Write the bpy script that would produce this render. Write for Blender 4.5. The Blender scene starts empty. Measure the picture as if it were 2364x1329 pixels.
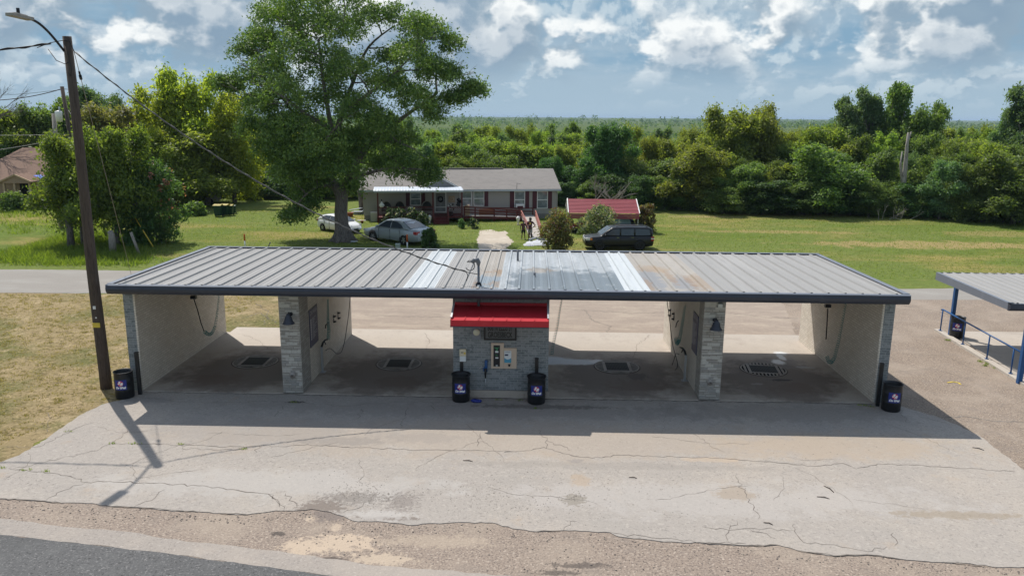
import bpy, bmesh, math, random
import numpy as np
from mathutils import Vector, Matrix
R = math.radians
sc = bpy.context.scene
col = sc.collection
# ------------------------------------------------------------ camera
IMW, IMH, FPX = 2364.0, 1329.0, 1800.0
CX, CY, CH = 0.3761, -23.6764, 8.8
PIT, YAW, ROL = 0.215392, 0.0243816, 0.0077663
cam = bpy.data.cameras.new('camera')
cam.sensor_width = 36.0
cam.lens = 36.0 * FPX / IMW
cam.clip_start = 0.1
cam.clip_end = 20000
camo = bpy.data.objects.new('camera', cam)
col.objects.link(camo)
camo.matrix_world = Matrix.Translation((CX, CY, CH)) @ Matrix.Rotation(YAW, 4, 'Z') @ Matrix.Rotation(math.pi/2 - PIT, 4, 'X') @ Matrix.Rotation(ROL, 4, 'Z')
sc.camera = camo
sc.view_settings.view_transform = 'Standard'
sc.view_settings.look = 'None'
sc.view_settings.gamma = 1
sc.view_settings.exposure = 0.30
sc.cycles.max_bounces = 8
sc.cycles.diffuse_bounces = 4
sc.cycles.transparent_max_bounces = 6
# ------------------------------------------------------------ sun and sky
SUN_EL, SUN_AZ = R(56.6), math.atan2(-0.40, 0.512)      # azimuth clockwise from +Y (north): sun behind the building, to the left
sdir = Vector((math.sin(SUN_AZ)*math.cos(SUN_EL), math.cos(SUN_AZ)*math.cos(SUN_EL), math.sin(SUN_EL)))
sun = bpy.data.lights.new('sun', 'SUN')
sun.energy = 4.0
sun.angle = R(0.5)
sun.color = (1.0, 0.955, 0.88)
suno = bpy.data.objects.new('sun', sun)
suno.rotation_euler = sdir.to_track_quat('Z', 'Y').to_euler()
col.objects.link(suno)
world = bpy.data.worlds.new('World')
sc.world = world
world.use_nodes = True

class NT:
    """tiny node-tree writer"""
    def __init__(self, tree):
        self.t = tree; tree.nodes.clear()
    def n(self, kind, **kw):
        nd = self.t.nodes.new(kind)
        ins = kw.pop('ins', {})
        for k, v in kw.items(): setattr(nd, k, v)
        for k, v in ins.items(): self.set(nd.inputs[k], v)
        return nd
    def set(self, sock, v):
        if isinstance(v, bpy.types.NodeSocket): self.t.links.new(v, sock)
        elif hasattr(v, 'outputs'): self.t.links.new(v.outputs[0], sock)
        else:
            if isinstance(v, (tuple, list)) and len(v) == 3 and sock.type == 'RGBA': v = (*v, 1)
            sock.default_value = v
    def math(self, op, a, b=0.0, c=None, clamp=False):
        nd = self.t.nodes.new('ShaderNodeMath'); nd.operation = op; nd.use_clamp = clamp
        self.set(nd.inputs[0], a); self.set(nd.inputs[1], b)
        if c is not None: self.set(nd.inputs[2], c)
        return nd.outputs[0]
    def ss(self, x, lo, hi, o0=0.0, o1=1.0):
        nd = self.t.nodes.new('ShaderNodeMapRange'); nd.interpolation_type = 'SMOOTHSTEP'
        for i, v in enumerate((x, lo, hi, o0, o1)): self.set(nd.inputs[i], v)
        return nd.outputs[0]
    def mix(self, f, a, b, mode='MIX'):
        nd = self.t.nodes.new('ShaderNodeMix'); nd.data_type = 'RGBA'; nd.blend_type = mode
        self.set(nd.inputs[0], f); self.set(nd.inputs[6], a); self.set(nd.inputs[7], b)
        return nd.outputs[2]
    def noise(self, vec, scale, detail=4, rough=0.55, dist=0.0):
        nd = self.t.nodes.new('ShaderNodeTexNoise')
        self.set(nd.inputs['Vector'], vec)
        for k, v in (('Scale', scale), ('Detail', detail), ('Roughness', rough), ('Distortion', dist)): self.set(nd.inputs[k], v)
        return nd.outputs[0]
    def comb(self, x, y, z):
        nd = self.t.nodes.new('ShaderNodeCombineXYZ')
        for i, v in enumerate((x, y, z)): self.set(nd.inputs[i], v)
        return nd.outputs[0]

CLX, CLY = 52.6, 9.9
w = NT(world.node_tree)
sky = w.n('ShaderNodeTexSky', sky_type='NISHITA', sun_disc=False, sun_elevation=SUN_EL, sun_rotation=SUN_AZ)
sky.air_density = 1.0; sky.dust_density = 1.6; sky.ozone_density = 1.3; sky.altitude = 100
tc = w.n('ShaderNodeTexCoord')
sep = w.n('ShaderNodeSeparateXYZ', ins={0: tc.outputs['Generated']})
dx, dy, dz = sep.outputs
az = w.math('ARCTAN2', dx, dy)
el = w.math('MAXIMUM', dz, 0.0)
def cloud_coord(A, B, ox, oy, da=0.0, de=0.0):
    u = w.math('ADD', w.math('MULTIPLY', w.math('ADD', az, da), A), ox)
    v = w.math('MULTIPLY', w.math('LOGARITHM', w.math('ADD', w.math('ADD', el, de), 0.09), math.e), B)
    return w.comb(u, w.math('ADD', v, oy), 0.0)
def noise2(vec, scale, detail, rough, outp=0):
    nd = w.n('ShaderNodeTexNoise', noise_dimensions='2D', ins={'Vector': vec, 'Scale': scale, 'Detail': detail, 'Roughness': rough})
    return nd.outputs[outp]
def vor(vec, scale):
    return w.n('ShaderNodeTexVoronoi', voronoi_dimensions='2D', feature='F1', ins={'Vector': vec, 'Scale': scale, 'Randomness': 1.0}).outputs['Distance']
def cloud_density(vec, sc_, puff):
    off = w.n('ShaderNodeVectorMath', operation='SCALE', ins={0: w.n('ShaderNodeVectorMath', operation='SUBTRACT', ins={0: noise2(vec, sc_*4.0, 4.0, 0.6, 1), 1: (0.5, 0.5, 0.5)}).outputs[0], 'Scale': 0.30/sc_})
    v2 = w.n('ShaderNodeVectorMath', operation='ADD', ins={0: vec, 1: off.outputs[0]}).outputs[0]
    d = w.math('ADD', noise2(vec, sc_, 9.0, 0.57), w.math('MULTIPLY', w.math('SUBTRACT', 0.40, vor(v2, sc_*3.0)), 0.20*puff))
    return w.math('ADD', d, w.math('MULTIPLY', w.math('SUBTRACT', 0.40, vor(v2, sc_*8.0)), 0.09*puff))
def cloud_layer(A, B, ox, oy, sc_, lo, hi, da, de, puff):
    d1 = cloud_density(cloud_coord(A, B, ox, oy), sc_, puff)
    d2 = cloud_density(cloud_coord(A, B, ox, oy, da, de), sc_, puff)
    return d1, w.ss(d1, lo, hi), w.ss(w.math('SUBTRACT', d1, d2), -0.05, 0.085)
d1, m1, l1 = cloud_layer(3.3, 0.90, CLX, CLY, 1.0, 0.385, 0.50, -0.010, 0.022, 1.08)
d2, m2, l2 = cloud_layer(9.5, 1.9, 11.3, 2.4, 1.0, 0.46, 0.58, -0.006, 0.009, 1.0)
hor = w.ss(el, 0.005, 0.09)                               # clouds thin out into the hazy horizon
hi_ = w.ss(el, 0.025, 0.085)
veil = w.ss(noise2(cloud_coord(2.6, 2.2, 1.7, 6.2), 1.0, 6.0, 0.6), 0.38, 0.62)
c1 = w.mix(l1, (0.30, 0.41, 0.515), (0.97, 1.0, 1.0))
thick = w.ss(d1, 0.46, 0.62)
c1 = w.mix(w.math('MULTIPLY', w.math('SUBTRACT', thick, w.math('MULTIPLY', l1, 0.35), clamp=True), 0.85), c1, (0.255, 0.365, 0.485))
c2 = w.mix(l2, (0.36, 0.49, 0.61), (0.66, 0.76, 0.82))
skyc = w.mix(hor, (0.40, 0.535, 0.645), (0.245, 0.41, 0.565))
fin = w.mix(w.math('MULTIPLY', veil, w.math('MULTIPLY', 0.7, hor)), skyc, (0.51, 0.61, 0.685))
fin = w.mix(w.math('MULTIPLY', m2, w.math('MULTIPLY', 0.7, w.ss(el, 0.004, 0.05))), fin, c2)
fin = w.mix(w.math('MULTIPLY', m1, hi_), fin, c1)
bgc = w.n('ShaderNodeBackground', ins={0: fin, 1: 0.80})
bgs = w.n('ShaderNodeBackground', ins={0: sky, 1: 0.14})
low = w.ss(dz, 0.16, 0.55, 0.0, 0.5)                                # high overhead the plain blue sky takes over
mx = w.n('ShaderNodeMixShader', ins={0: low, 1: bgc, 2: bgs})
w.n('ShaderNodeOutputWorld', ins={0: mx})

# ------------------------------------------------------------ picture ray -> point in the place
def _ray(px, py):
    u, v = px - IMW/2, py - IMH/2
    cr, sr = math.cos(ROL), math.sin(ROL)
    u, v = u*cr + v*sr, -u*sr + v*cr
    up = -v/FPX; cp, sp = math.cos(PIT), math.sin(PIT)
    Y = cp + up*sp; Z = -sp + up*cp; X = u/FPX
    return Vector((X*math.cos(YAW) - Y*math.sin(YAW), X*math.sin(YAW) + Y*math.cos(YAW), Z))
CAM = Vector((CX, CY, CH))
def G(px, py, z=0.0):
    d = _ray(px, py); return CAM + d*((z - CH)/d.z)
def V(px, py, Y):
    d = _ray(px, py); return CAM + d*((Y - CY)/d.y)
def VX(px, py, X):
    d = _ray(px, py); return CAM + d*((X - CX)/d.x)

# ------------------------------------------------------------ materials
M = {}
def mat(name, base, rough=0.8, metal=0.0, layers=(), bump=None, coord='Object', spec=0.4, blobs=(), stretch=None):
    """base colour; layers = (scale, colour, lo, hi, amount[, detail]) mixed in by noise; bump = (scale, strength)"""
    m = bpy.data.materials.new(name); m.use_nodes = True
    t = NT(m.node_tree)
    tc = t.n('ShaderNodeTexCoord')
    vec = tc.outputs[coord]
    if stretch:
        vec = t.n('ShaderNodeMapping', ins={0: vec, 3: stretch}).outputs[0]
    c = base if not isinstance(base, tuple) else (*base, 1)
    for i, L in enumerate(layers):
        s, c2, lo, hi, amt = L[:5]
        det = L[5] if len(L) > 5 else 6
        mp = t.n('ShaderNodeMapping', ins={0: vec, 1: (i*13.7, i*5.3, i*2.1)})
        f = t.ss(t.noise(mp.outputs[0], s, det, 0.6), lo, hi)
        c = t.mix(t.math('MULTIPLY', f, amt), c, (*c2, 1))
    for i, (bx, by, rx_, ry_, c2, amt, ns, *na) in enumerate(blobs):     # stains, worn spots and painted shade with their own place and outline
        sp = t.n('ShaderNodeSeparateXYZ', ins={0: tc.outputs['Object']})
        ex = t.math('DIVIDE', t.math('SUBTRACT', sp.outputs[0], bx), rx_); ey = t.math('DIVIDE', t.math('SUBTRACT', sp.outputs[1], by), ry_)
        d = t.math('SQRT', t.math('ADD', t.math('MULTIPLY', ex, ex), t.math('MULTIPLY', ey, ey)))
        d = t.math('ADD', d, t.math('MULTIPLY', t.math('SUBTRACT', t.noise(tc.outputs['Object'], ns*1.6, 7, 0.72), 0.5), na[0] if na else 2.8))
        c = t.mix(t.math('MULTIPLY', t.ss(d, 1.05, 0.55), amt), c, (*c2, 1))
    b = t.n('ShaderNodeBsdfPrincipled', ins={'Roughness': rough, 'Metallic': metal, 'Specular IOR Level': spec})
    t.set(b.inputs['Base Color'], c)
    if bump:
        bp = t.n('ShaderNodeBump', ins={'Strength': bump[1], 'Distance': bump[2] if len(bump) > 2 else 0.02})
        t.set(bp.inputs['Height'], t.noise(vec, bump[0], 6, 0.65))
        t.set(b.inputs['Normal'], bp.outputs[0])
    t.n('ShaderNodeOutputMaterial', ins={0: b})
    M[name] = m
    return m
def brick(name, c1, c2, mortar, bw, bh, ms, layers=(), rough=0.85, bumpd=0.006, squash=1.0, offset=0.5, bias=0.0, vcol=None):
    m = bpy.data.materials.new(name); m.use_nodes = True
    t = NT(m.node_tree)
    tc = t.n('ShaderNodeTexCoord')
    vec = tc.outputs['UV']
    dn = t.n('ShaderNodeTexNoise', ins={'Vector': vec, 'Scale': 6.0, 'Detail': 3.0})
    wob = t.n('ShaderNodeVectorMath', operation='SCALE', ins={0: dn.outputs['Color'], 'Scale': 0.012})
    v2 = t.n('ShaderNodeVectorMath', operation='ADD', ins={0: vec, 1: wob.outputs[0]})
    b_ = t.n('ShaderNodeTexBrick', offset=offset, squash=squash, squash_frequency=3, ins={'Vector': v2.outputs[0], 'Color1': c1, 'Color2': c2, 'Mortar': mortar, 'Scale': 1.0,
          'Mortar Size': ms, 'Mortar Smooth': 0.3, 'Bias': bias, 'Brick Width': bw, 'Row Height': bh})
    c = b_.outputs[0]
    for i, L in enumerate(layers):
        s, cc, lo, hi, amt = L
        f = t.ss(t.noise(t.n('ShaderNodeMapping', ins={0: vec, 1: (i*7.7, i*3.3, 0)}).outputs[0], s, 6, 0.62), lo, hi)
        c = t.mix(t.math('MULTIPLY', f, amt), c, (*cc, 1))
    p = t.n('ShaderNodeBsdfPrincipled', ins={'Roughness': rough, 'Base Color': c, 'Specular IOR Level': 0.3})
    h = t.math('ADD', t.math('MULTIPLY', b_.outputs['Fac'], -1.0), t.math('MULTIPLY', t.noise(vec, 30, 5, 0.7), 0.5))
    bp = t.n('ShaderNodeBump', ins={'Strength': 0.8, 'Distance': bumpd, 'Height': h})
    t.set(p.inputs['Normal'], bp.outputs[0])
    t.n('ShaderNodeOutputMaterial', ins={0: p})
    M[name] = m
    return m
def leafmat(name, ca, cb, trans=0.38, flower=None):
    m = bpy.data.materials.new(name); m.use_nodes = True
    t = NT(m.node_tree)
    at = t.n('ShaderNodeAttribute', attribute_name='tint')
    oi = t.n('ShaderNodeObjectInfo')
    ca = tuple(v*2.1 for v in ca); cb = tuple(v*2.3 for v in cb); trans = min(0.55, trans*1.45)
    c = t.mix(at.outputs['Fac'], (*ca, 1), (*cb, 1))
    hs = t.n('ShaderNodeHueSaturation', ins={'Hue': t.math('ADD', 0.487, t.math('MULTIPLY', oi.outputs['Random'], 0.026)),
             'Saturation': 1.0, 'Value': t.math('ADD', 0.82, t.math('MULTIPLY', oi.outputs['Random'], 0.36)), 'Color': c})
    c = hs.outputs[0]
    if flower:
        c = t.mix(t.ss(at.outputs['Fac'], 1.5, 1.6), c, (*flower, 1))
    p = t.n('ShaderNodeBsdfPrincipled', ins={'Base Color': c, 'Roughness': 0.55, 'Specular IOR Level': 0.35})
    tr = t.n('ShaderNodeBsdfTranslucent', ins={0: t.mix(1.0, c, (1.7, 1.75, 0.62, 1), 'MULTIPLY')})
    mx = t.n('ShaderNodeMixShader', ins={0: trans, 1: p, 2: tr})
    t.n('ShaderNodeOutputMaterial', ins={0: mx})
    M[name] = m
    return m

# ------------------------------------------------------------ mesh builder
class MB:
    def __init__(self): self.v = []; self.f = []; self.m = []; self.s = []
    def add(self, vs, fs, mi=0, smooth=False):
        o = len(self.v); self.v += [tuple(p) for p in vs]
        for q in fs:
            self.f.append([i + o for i in q]); self.m.append(mi); self.s.append(smooth)
        return self
    def box(self, x0, y0, z0, x1, y1, z1, mi=0, xf=None):
        vs = [(x, y, z) for z in (z0, z1) for y in (y0, y1) for x in (x0, x1)]
        if xf: vs = [xf @ Vector(p) for p in vs]
        return self.add(vs, [(0, 2, 3, 1), (4, 5, 7, 6), (0, 1, 5, 4), (1, 3, 7, 5), (3, 2, 6, 7), (2, 0, 4, 6)], mi)
    def bar(self, a, b, w_, h_, mi=0, up=(0, 0, 1)):
        """rectangular bar from a to b"""
        a = Vector(a); b = Vector(b); d = b - a; L = d.length; d.normalize()
        u = Vector(up); s = d.cross(u)
        if s.length < 1e-4: s = Vector((1, 0, 0))
        s.normalize(); u = s.cross(d)
        xf = Matrix(((s.x, d.x, u.x, a.x), (s.y, d.y, u.y, a.y), (s.z, d.z, u.z, a.z), (0, 0, 0, 1)))
        return self.box(-w_/2, 0, -h_/2, w_/2, L, h_/2, mi, xf)
    def tube(self, pts, r, n=8, mi=0, cap=True, smooth=True):
        pts = [Vector(p) for p in pts]
        rs = r if isinstance(r, (list, tuple)) else [r]*len(pts)
        vs = []; fs = []; prev = None
        for i, p in enumerate(pts):
            d = (pts[min(i+1, len(pts)-1)] - pts[max(i-1, 0)])
            if d.length < 1e-9: d = Vector((0, 0, 1))
            d.normalize()
            if prev is None:
                s = d.orthogonal().normalized()
            else:
                s = prev - d*prev.dot(d)
                s = s.normalized() if s.length > 1e-6 else d.orthogonal().normalized()
            prev = s; t2 = d.cross(s)
            for k in range(n):
                a = 2*math.pi*k/n
                vs.append(p + (s*math.cos(a) + t2*math.sin(a))*rs[i])
        for i in range(len(pts)-1):
            for k in range(n):
                k2 = (k+1) % n
                fs.append((i*n+k, i*n+k2, (i+1)*n+k2, (i+1)*n+k))
        self.add(vs, fs, mi, smooth)
        if cap:
            o = len(self.v) - len(vs)
            self.f.append([o+k for k in reversed(range(n))]); self.m.append(mi); self.s.append(False)
            e = o + (len(pts)-1)*n
            self.f.append([e+k for k in range(n)]); self.m.append(mi); self.s.append(False)
        return self
    def cyl(self, a, b, r, n=12, mi=0, r2=None): return self.tube([a, b], [r, r if r2 is None else r2], n, mi)
    def lathe(self, prof, c=(0, 0, 0), n=24, mi=0, smooth=True, xf=None):
        vs = []; fs = []
        for (r, z) in prof:
            for k in range(n):
                a = 2*math.pi*k/n
                p = Vector((r*math.cos(a), r*math.sin(a), z))
                vs.append((xf @ p) if xf else (p + Vector(c)))
        for i in range(len(prof)-1):
            for k in range(n):
                k2 = (k+1) % n
                fs.append((i*n+k, i*n+k2, (i+1)*n+k2, (i+1)*n+k))
        return self.add(vs, fs, mi, smooth)
    def prism(self, poly, axis, lo, hi, mi=0):
        """poly of 2-D points extruded along axis 'x','y' or 'z'"""
        def P(a, b, c): return {'x': (c, a, b), 'y': (a, c, b), 'z': (a, b, c)}[axis]
        n = len(poly)
        vs = [P(a, b, lo) for a, b in poly] + [P(a, b, hi) for a, b in poly]
        fs = [tuple(reversed(range(n))), tuple(range(n, 2*n))] + [(i, (i+1) % n, n+(i+1) % n, n+i) for i in range(n)]
        return self.add(vs, fs, mi)
    def blob(self, c, rx, ry, rz, seg=10, ring=7, mi=0, jit=0.0, rnd=None, smooth=True):
        vs = []; fs = []
        for i in range(ring+1):
            th = math.pi*i/ring
            for k in range(seg):
                a = 2*math.pi*k/seg
                j = 1 + (rnd.uniform(-jit, jit) if rnd else 0)
                vs.append((c[0]+rx*j*math.sin(th)*math.cos(a), c[1]+ry*j*math.sin(th)*math.sin(a), c[2]+rz*j*math.cos(th)))
        for i in range(ring):
            for k in range(seg):
                k2 = (k+1) % seg
                fs.append((i*seg+k, (i+1)*seg+k, (i+1)*seg+k2, i*seg+k2))
        return self.add(vs, fs, mi, smooth)
    def build(self, name, mats, parent=None, bevel=0.0, fix=True, sub=0):
        me = bpy.data.meshes.new(name)
        me.from_pydata(self.v, [], self.f)
        if not isinstance(mats, (list, tuple)): mats = [mats]
        for m in mats: me.materials.append(M[m] if isinstance(m, str) else m)
        me.polygons.foreach_set('material_index', self.m)
        me.polygons.foreach_set('use_smooth', self.s)
        if fix:
            bm = bmesh.new(); bm.from_mesh(me)
            bmesh.ops.recalc_face_normals(bm, faces=bm.faces)
            bm.to_mesh(me); bm.free()
        uv = me.uv_layers.new(name='UVMap')
        for p in me.polygons:
            n = p.normal; ax = max(range(3), key=lambda i: abs(n[i]))
            for li in p.loop_indices:
                c = me.vertices[me.loops[li].vertex_index].co
                uv.data[li].uv = ((c.y, c.z), (c.x, c.z), (c.x, c.y))[ax]
        o = bpy.data.objects.new(name, me)
        col.objects.link(o)
        if parent: o.parent = parent
        if bevel:
            b = o.modifiers.new('bevel', 'BEVEL'); b.width = bevel; b.segments = 2; b.limit_method = 'ANGLE'; b.angle_limit = R(40)
        if sub:
            s = o.modifiers.new('sub', 'SUBSURF'); s.levels = sub; s.render_levels = sub
        return o
def tag(o, label=None, cat=None, group=None, kind=None):
    if label: o['label'] = label
    if cat: o['category'] = cat
    if group: o['group'] = group
    if kind: o['kind'] = kind
    return o
def empty(name, loc=(0, 0, 0), rz=0.0, label=None, cat=None, group=None):
    o = bpy.data.objects.new(name, None); col.objects.link(o)
    o.location = loc; o.rotation_euler = (0, 0, rz); o.empty_display_size = 0.3
    return tag(o, label, cat, group)
def copy_tree(o, parent=None):
    c = o.copy(); col.objects.link(c); c.parent = parent
    for ch in list(o.children): copy_tree(ch, c)
    return c
def text_mesh(body, size, font_shear=0.0, bold=0.0, align='CENTER', ext=0.0):
    """lettering as plain 2-D geometry: list of verts (x, y) and faces"""
    cu = bpy.data.curves.new('t', 'FONT'); cu.body = body; cu.size = size; cu.shear = font_shear; cu.offset = bold
    cu.align_x = align; cu.align_y = 'CENTER'; cu.resolution_u = 3
    ob = bpy.data.objects.new('t', cu); col.objects.link(ob)
    bpy.context.view_layer.update()
    dg = bpy.context.evaluated_depsgraph_get()
    me = bpy.data.meshes.new_from_object(ob.evaluated_get(dg))
    vs = [(v.co.x, v.co.y) for v in me.vertices]; fs = [tuple(p.vertices) for p in me.polygons]
    bpy.data.objects.remove(ob); bpy.data.meshes.remove(me); bpy.data.curves.remove(cu)
    return vs, fs
rnd = random.Random(11)
# ============================================================ materials of the place
mat('concrete_lot', (0.335, 0.302, 0.272), 1.0, spec=0.1, layers=[(0.22, (0.38, 0.335, 0.29), 0.42, 0.66, 0.85), (0.6, (0.305, 0.28, 0.255), 0.50, 0.74, 0.6), (2.4, (0.31, 0.28, 0.25), 0.5, 0.72, 0.5),
    (14, (0.20, 0.18, 0.165), 0.56, 0.68, 0.6, 4), (9, (0.43, 0.39, 0.345), 0.54, 0.66, 0.5, 5), (24, (0.26, 0.24, 0.22), 0.52, 0.64, 0.55, 3), (1.1, (0.36, 0.27, 0.19), 0.60, 0.76, 0.4)], bump=(16, 0.6, 0.012),
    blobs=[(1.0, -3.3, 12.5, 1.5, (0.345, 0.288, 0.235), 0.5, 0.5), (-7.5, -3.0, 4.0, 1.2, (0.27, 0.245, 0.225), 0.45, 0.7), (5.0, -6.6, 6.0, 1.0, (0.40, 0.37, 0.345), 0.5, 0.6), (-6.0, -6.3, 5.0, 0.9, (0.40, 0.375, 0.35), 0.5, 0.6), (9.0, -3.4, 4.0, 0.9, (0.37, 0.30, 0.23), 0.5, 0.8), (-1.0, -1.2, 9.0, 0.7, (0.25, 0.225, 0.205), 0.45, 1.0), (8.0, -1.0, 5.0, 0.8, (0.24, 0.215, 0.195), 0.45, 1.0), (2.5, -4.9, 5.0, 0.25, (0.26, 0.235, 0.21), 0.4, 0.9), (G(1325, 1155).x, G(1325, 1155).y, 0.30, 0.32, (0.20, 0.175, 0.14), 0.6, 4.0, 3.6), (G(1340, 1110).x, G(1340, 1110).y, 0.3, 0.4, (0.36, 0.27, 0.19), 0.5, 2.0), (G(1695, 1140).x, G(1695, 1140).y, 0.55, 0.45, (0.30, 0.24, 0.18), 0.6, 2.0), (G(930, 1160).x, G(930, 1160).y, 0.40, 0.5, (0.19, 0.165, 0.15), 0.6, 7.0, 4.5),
      (G(742, 1172).x, G(742, 1172).y, 0.60, 0.42, (0.18, 0.15, 0.13), 0.85, 5.0, 4.2), (G(900, 1198).x, G(900, 1198).y, 0.9, 0.10, (0.18, 0.15, 0.13), 0.8, 3.0), (G(820, 1150).x, G(820, 1150).y, 0.9, 0.35, (0.17, 0.15, 0.135), 0.6, 7.0, 4.5), (G(790, 1020).x, G(790, 1020).y, 1.6, 0.35, (0.24, 0.215, 0.195), 0.55, 2.0), (G(980, 1012).x, G(980, 1012).y, 1.3, 0.4, (0.27, 0.24, 0.215), 0.45, 1.6), (G(340, 925).x, G(340, 925).y, 1.0, 0.3, (0.23, 0.21, 0.20), 0.5, 2.0),
      (G(682, 929).x, G(682, 929).y, 0.35, 0.10, (0.035, 0.03, 0.028), 0.8, 6.0), (G(2200, 1190).x, G(2200, 1190).y, 1.6, 0.22, (0.26, 0.21, 0.15), 0.55, 2.5), (G(1330, 1065).x, G(1330, 1065).y, 0.22, 0.14, (0.23, 0.21, 0.2), 0.5, 4.0), (G(1640, 1062).x, G(1640, 1062).y, 0.9, 0.18, (0.44, 0.34, 0.25), 0.5, 2.0), (G(880, 1190).x, G(880, 1190).y, 0.8, 0.26, (0.42, 0.395, 0.37), 0.6, 5.0, 3.8), (G(1250, 940).x, G(1250, 940).y, 2.5, 0.2, (0.12, 0.105, 0.09), 0.6, 3.0)])
mat('aggregate', (0.25, 0.195, 0.15), 0.95, layers=[(22, (0.105, 0.085, 0.075), 0.50, 0.62, 0.75, 4), (17, (0.46, 0.385, 0.315), 0.54, 0.66, 0.7, 4), (0.5, (0.335, 0.275, 0.22), 0.45, 0.7, 0.7), (1.7, (0.205, 0.17, 0.145), 0.5, 0.75, 0.55), (0.16, (0.37, 0.30, 0.235), 0.5, 0.7, 0.5)], bump=(20, 0.9, 0.02))
cal = lambda x, y: tuple(G(x, y)[:2])
mat('strip_gravel', (0.265, 0.21, 0.17), 0.95, layers=[(22, (0.105, 0.085, 0.075), 0.50, 0.62, 0.75, 4), (17, (0.46, 0.385, 0.315), 0.54, 0.66, 0.7, 4), (0.5, (0.335, 0.275, 0.22), 0.45, 0.7, 0.7), (1.7, (0.205, 0.17, 0.145), 0.5, 0.75, 0.55), (0.16, (0.37, 0.30, 0.235), 0.5, 0.7, 0.5)], bump=(20, 0.9, 0.02), blobs=[(*cal(700, 1262), 0.55, 0.32, (0.46, 0.365, 0.275), 0.9, 3.2, 4.0), (*cal(790, 1255), 0.8, 0.42, (0.46, 0.365, 0.275), 0.9, 2.8, 4.0), (*cal(885, 1290), 0.7, 0.26, (0.44, 0.355, 0.27), 0.85, 3.2, 4.0), (*cal(718, 1196), 0.14, 0.18, (0.46, 0.37, 0.28), 0.8, 3.0),
      (*cal(775, 1218), 0.16, 0.22, (0.46, 0.37, 0.28), 0.7, 3.0), (*cal(760, 1190), 0.5, 0.3, (0.15, 0.125, 0.115), 0.65, 3.0), (*cal(1010, 1250), 1.3, 0.3, (0.40, 0.325, 0.25), 0.5, 2.6, 4.0), (*cal(1340, 1305), 0.7, 0.12, (0.075, 0.062, 0.055), 0.7, 5.0, 4.2), (*cal(640, 1232), 0.22, 0.1, (0.06, 0.05, 0.045), 0.8, 5.0), (*cal(1290, 1322), 0.5, 0.1, (0.07, 0.058, 0.052), 0.7, 5.0, 4.2), (*cal(770, 1290), 0.3, 0.08, (0.06, 0.05, 0.045), 0.7, 5.0)])
mat('edge_band', (0.30, 0.265, 0.235), 0.95, layers=[(20, (0.19, 0.165, 0.15), 0.52, 0.64, 0.6, 4), (0.8, (0.365, 0.315, 0.27), 0.45, 0.7, 0.6), (4, (0.25, 0.225, 0.205), 0.55, 0.75, 0.45), (13, (0.43, 0.385, 0.34), 0.56, 0.66, 0.5, 4)], bump=(18, 0.8, 0.015))
mat('asphalt_road', (0.098, 0.097, 0.097), 0.92, layers=[(24, (0.25, 0.24, 0.235), 0.55, 0.66, 0.7, 4), (16, (0.03, 0.03, 0.03), 0.54, 0.66, 0.7, 4), (3, (0.12, 0.12, 0.118), 0.45, 0.7, 0.6), (0.4, (0.06, 0.06, 0.06), 0.5, 0.75, 0.5)], bump=(22, 1.0, 0.02))
mat('asphalt_lane', (0.275, 0.255, 0.232), 1.0, spec=0.05, layers=[(0.25, (0.32, 0.305, 0.28), 0.45, 0.7, 0.7), (12, (0.17, 0.165, 0.155), 0.54, 0.68, 0.4, 4), (1.3, (0.21, 0.20, 0.19), 0.55, 0.75, 0.5)], bump=(14, 0.5, 0.012), stretch=(1, 3, 1))
mat('rear_lot', (0.31, 0.255, 0.212), 1.0, spec=0.05, layers=[(0.5, (0.40, 0.335, 0.27), 0.42, 0.7, 0.8), (14, (0.17, 0.14, 0.12), 0.54, 0.66, 0.5, 4), (1.6, (0.23, 0.19, 0.16), 0.52, 0.75, 0.6), (5, (0.42, 0.36, 0.29), 0.55, 0.7, 0.5)], bump=(14, 0.7, 0.015), stretch=(1, 2.6, 1))
mat('caliche', (0.56, 0.47, 0.36), 0.95, layers=[(0.6, (0.46, 0.40, 0.32), 0.45, 0.7, 0.7), (30, (0.34, 0.28, 0.21), 0.55, 0.7, 0.5, 4), (2.2, (0.66, 0.58, 0.46), 0.5, 0.72, 0.6)], bump=(30, 0.7, 0.015))
bay_shade_stains = [(x, 2.1, 2.6, 2.75, (0.165, 0.133, 0.113), 0.88, 0.7, 1.5) for x in (-9.7, -4.5, 3.4, 8.8)] + [(x, 1.2, 1.1, 0.7, (0.15, 0.10, 0.078), 0.5, 1.6) for x in (-10.2, -4.0, 4.0, 9.2)] + [(-9.0, 4.0, 0.7, 0.3, (0.30, 0.27, 0.24), 0.5, 3.0), (4.1, 2.2, 0.45, 0.4, (0.09, 0.07, 0.06), 0.7, 2.5), (9.6, 3.9, 1.0, 0.7, (0.22, 0.21, 0.205), 0.6, 2.0)]  # roof shade deepened in the floor colour, along with tyre dirt and stains
bay_shade_stains += [(1.2, 3.85, 0.95, 0.62, (0.74, 0.79, 0.85), 1.0, 1.5, 1.0), (2.2, 3.72, 0.95, 0.42, (0.74, 0.79, 0.85), 1.0, 1.8, 1.0), (2.85, 3.85, 0.36, 0.26, (0.85, 0.87, 0.9), 0.95, 3.0, 1.0), (9.55, 4.1, 0.26, 0.36, (0.82, 0.84, 0.86), 1.0, 3.0, 1.2), (9.85, 4.75, 0.16, 0.55, (0.82, 0.84, 0.86), 0.95, 4.0, 1.4), (10.0, 5.2, 0.3, 0.3, (0.60, 0.62, 0.64), 0.9, 4.0, 1.6), (10.3, 3.5, 0.35, 0.14, (0.45, 0.46, 0.47), 0.6, 4.0), (9.0, 2.05, 0.4, 0.13, (0.04, 0.035, 0.032), 0.85, 4.0), (8.1, 1.6, 0.25, 0.12, (0.36, 0.34, 0.32), 0.5, 5.0)]
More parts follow.
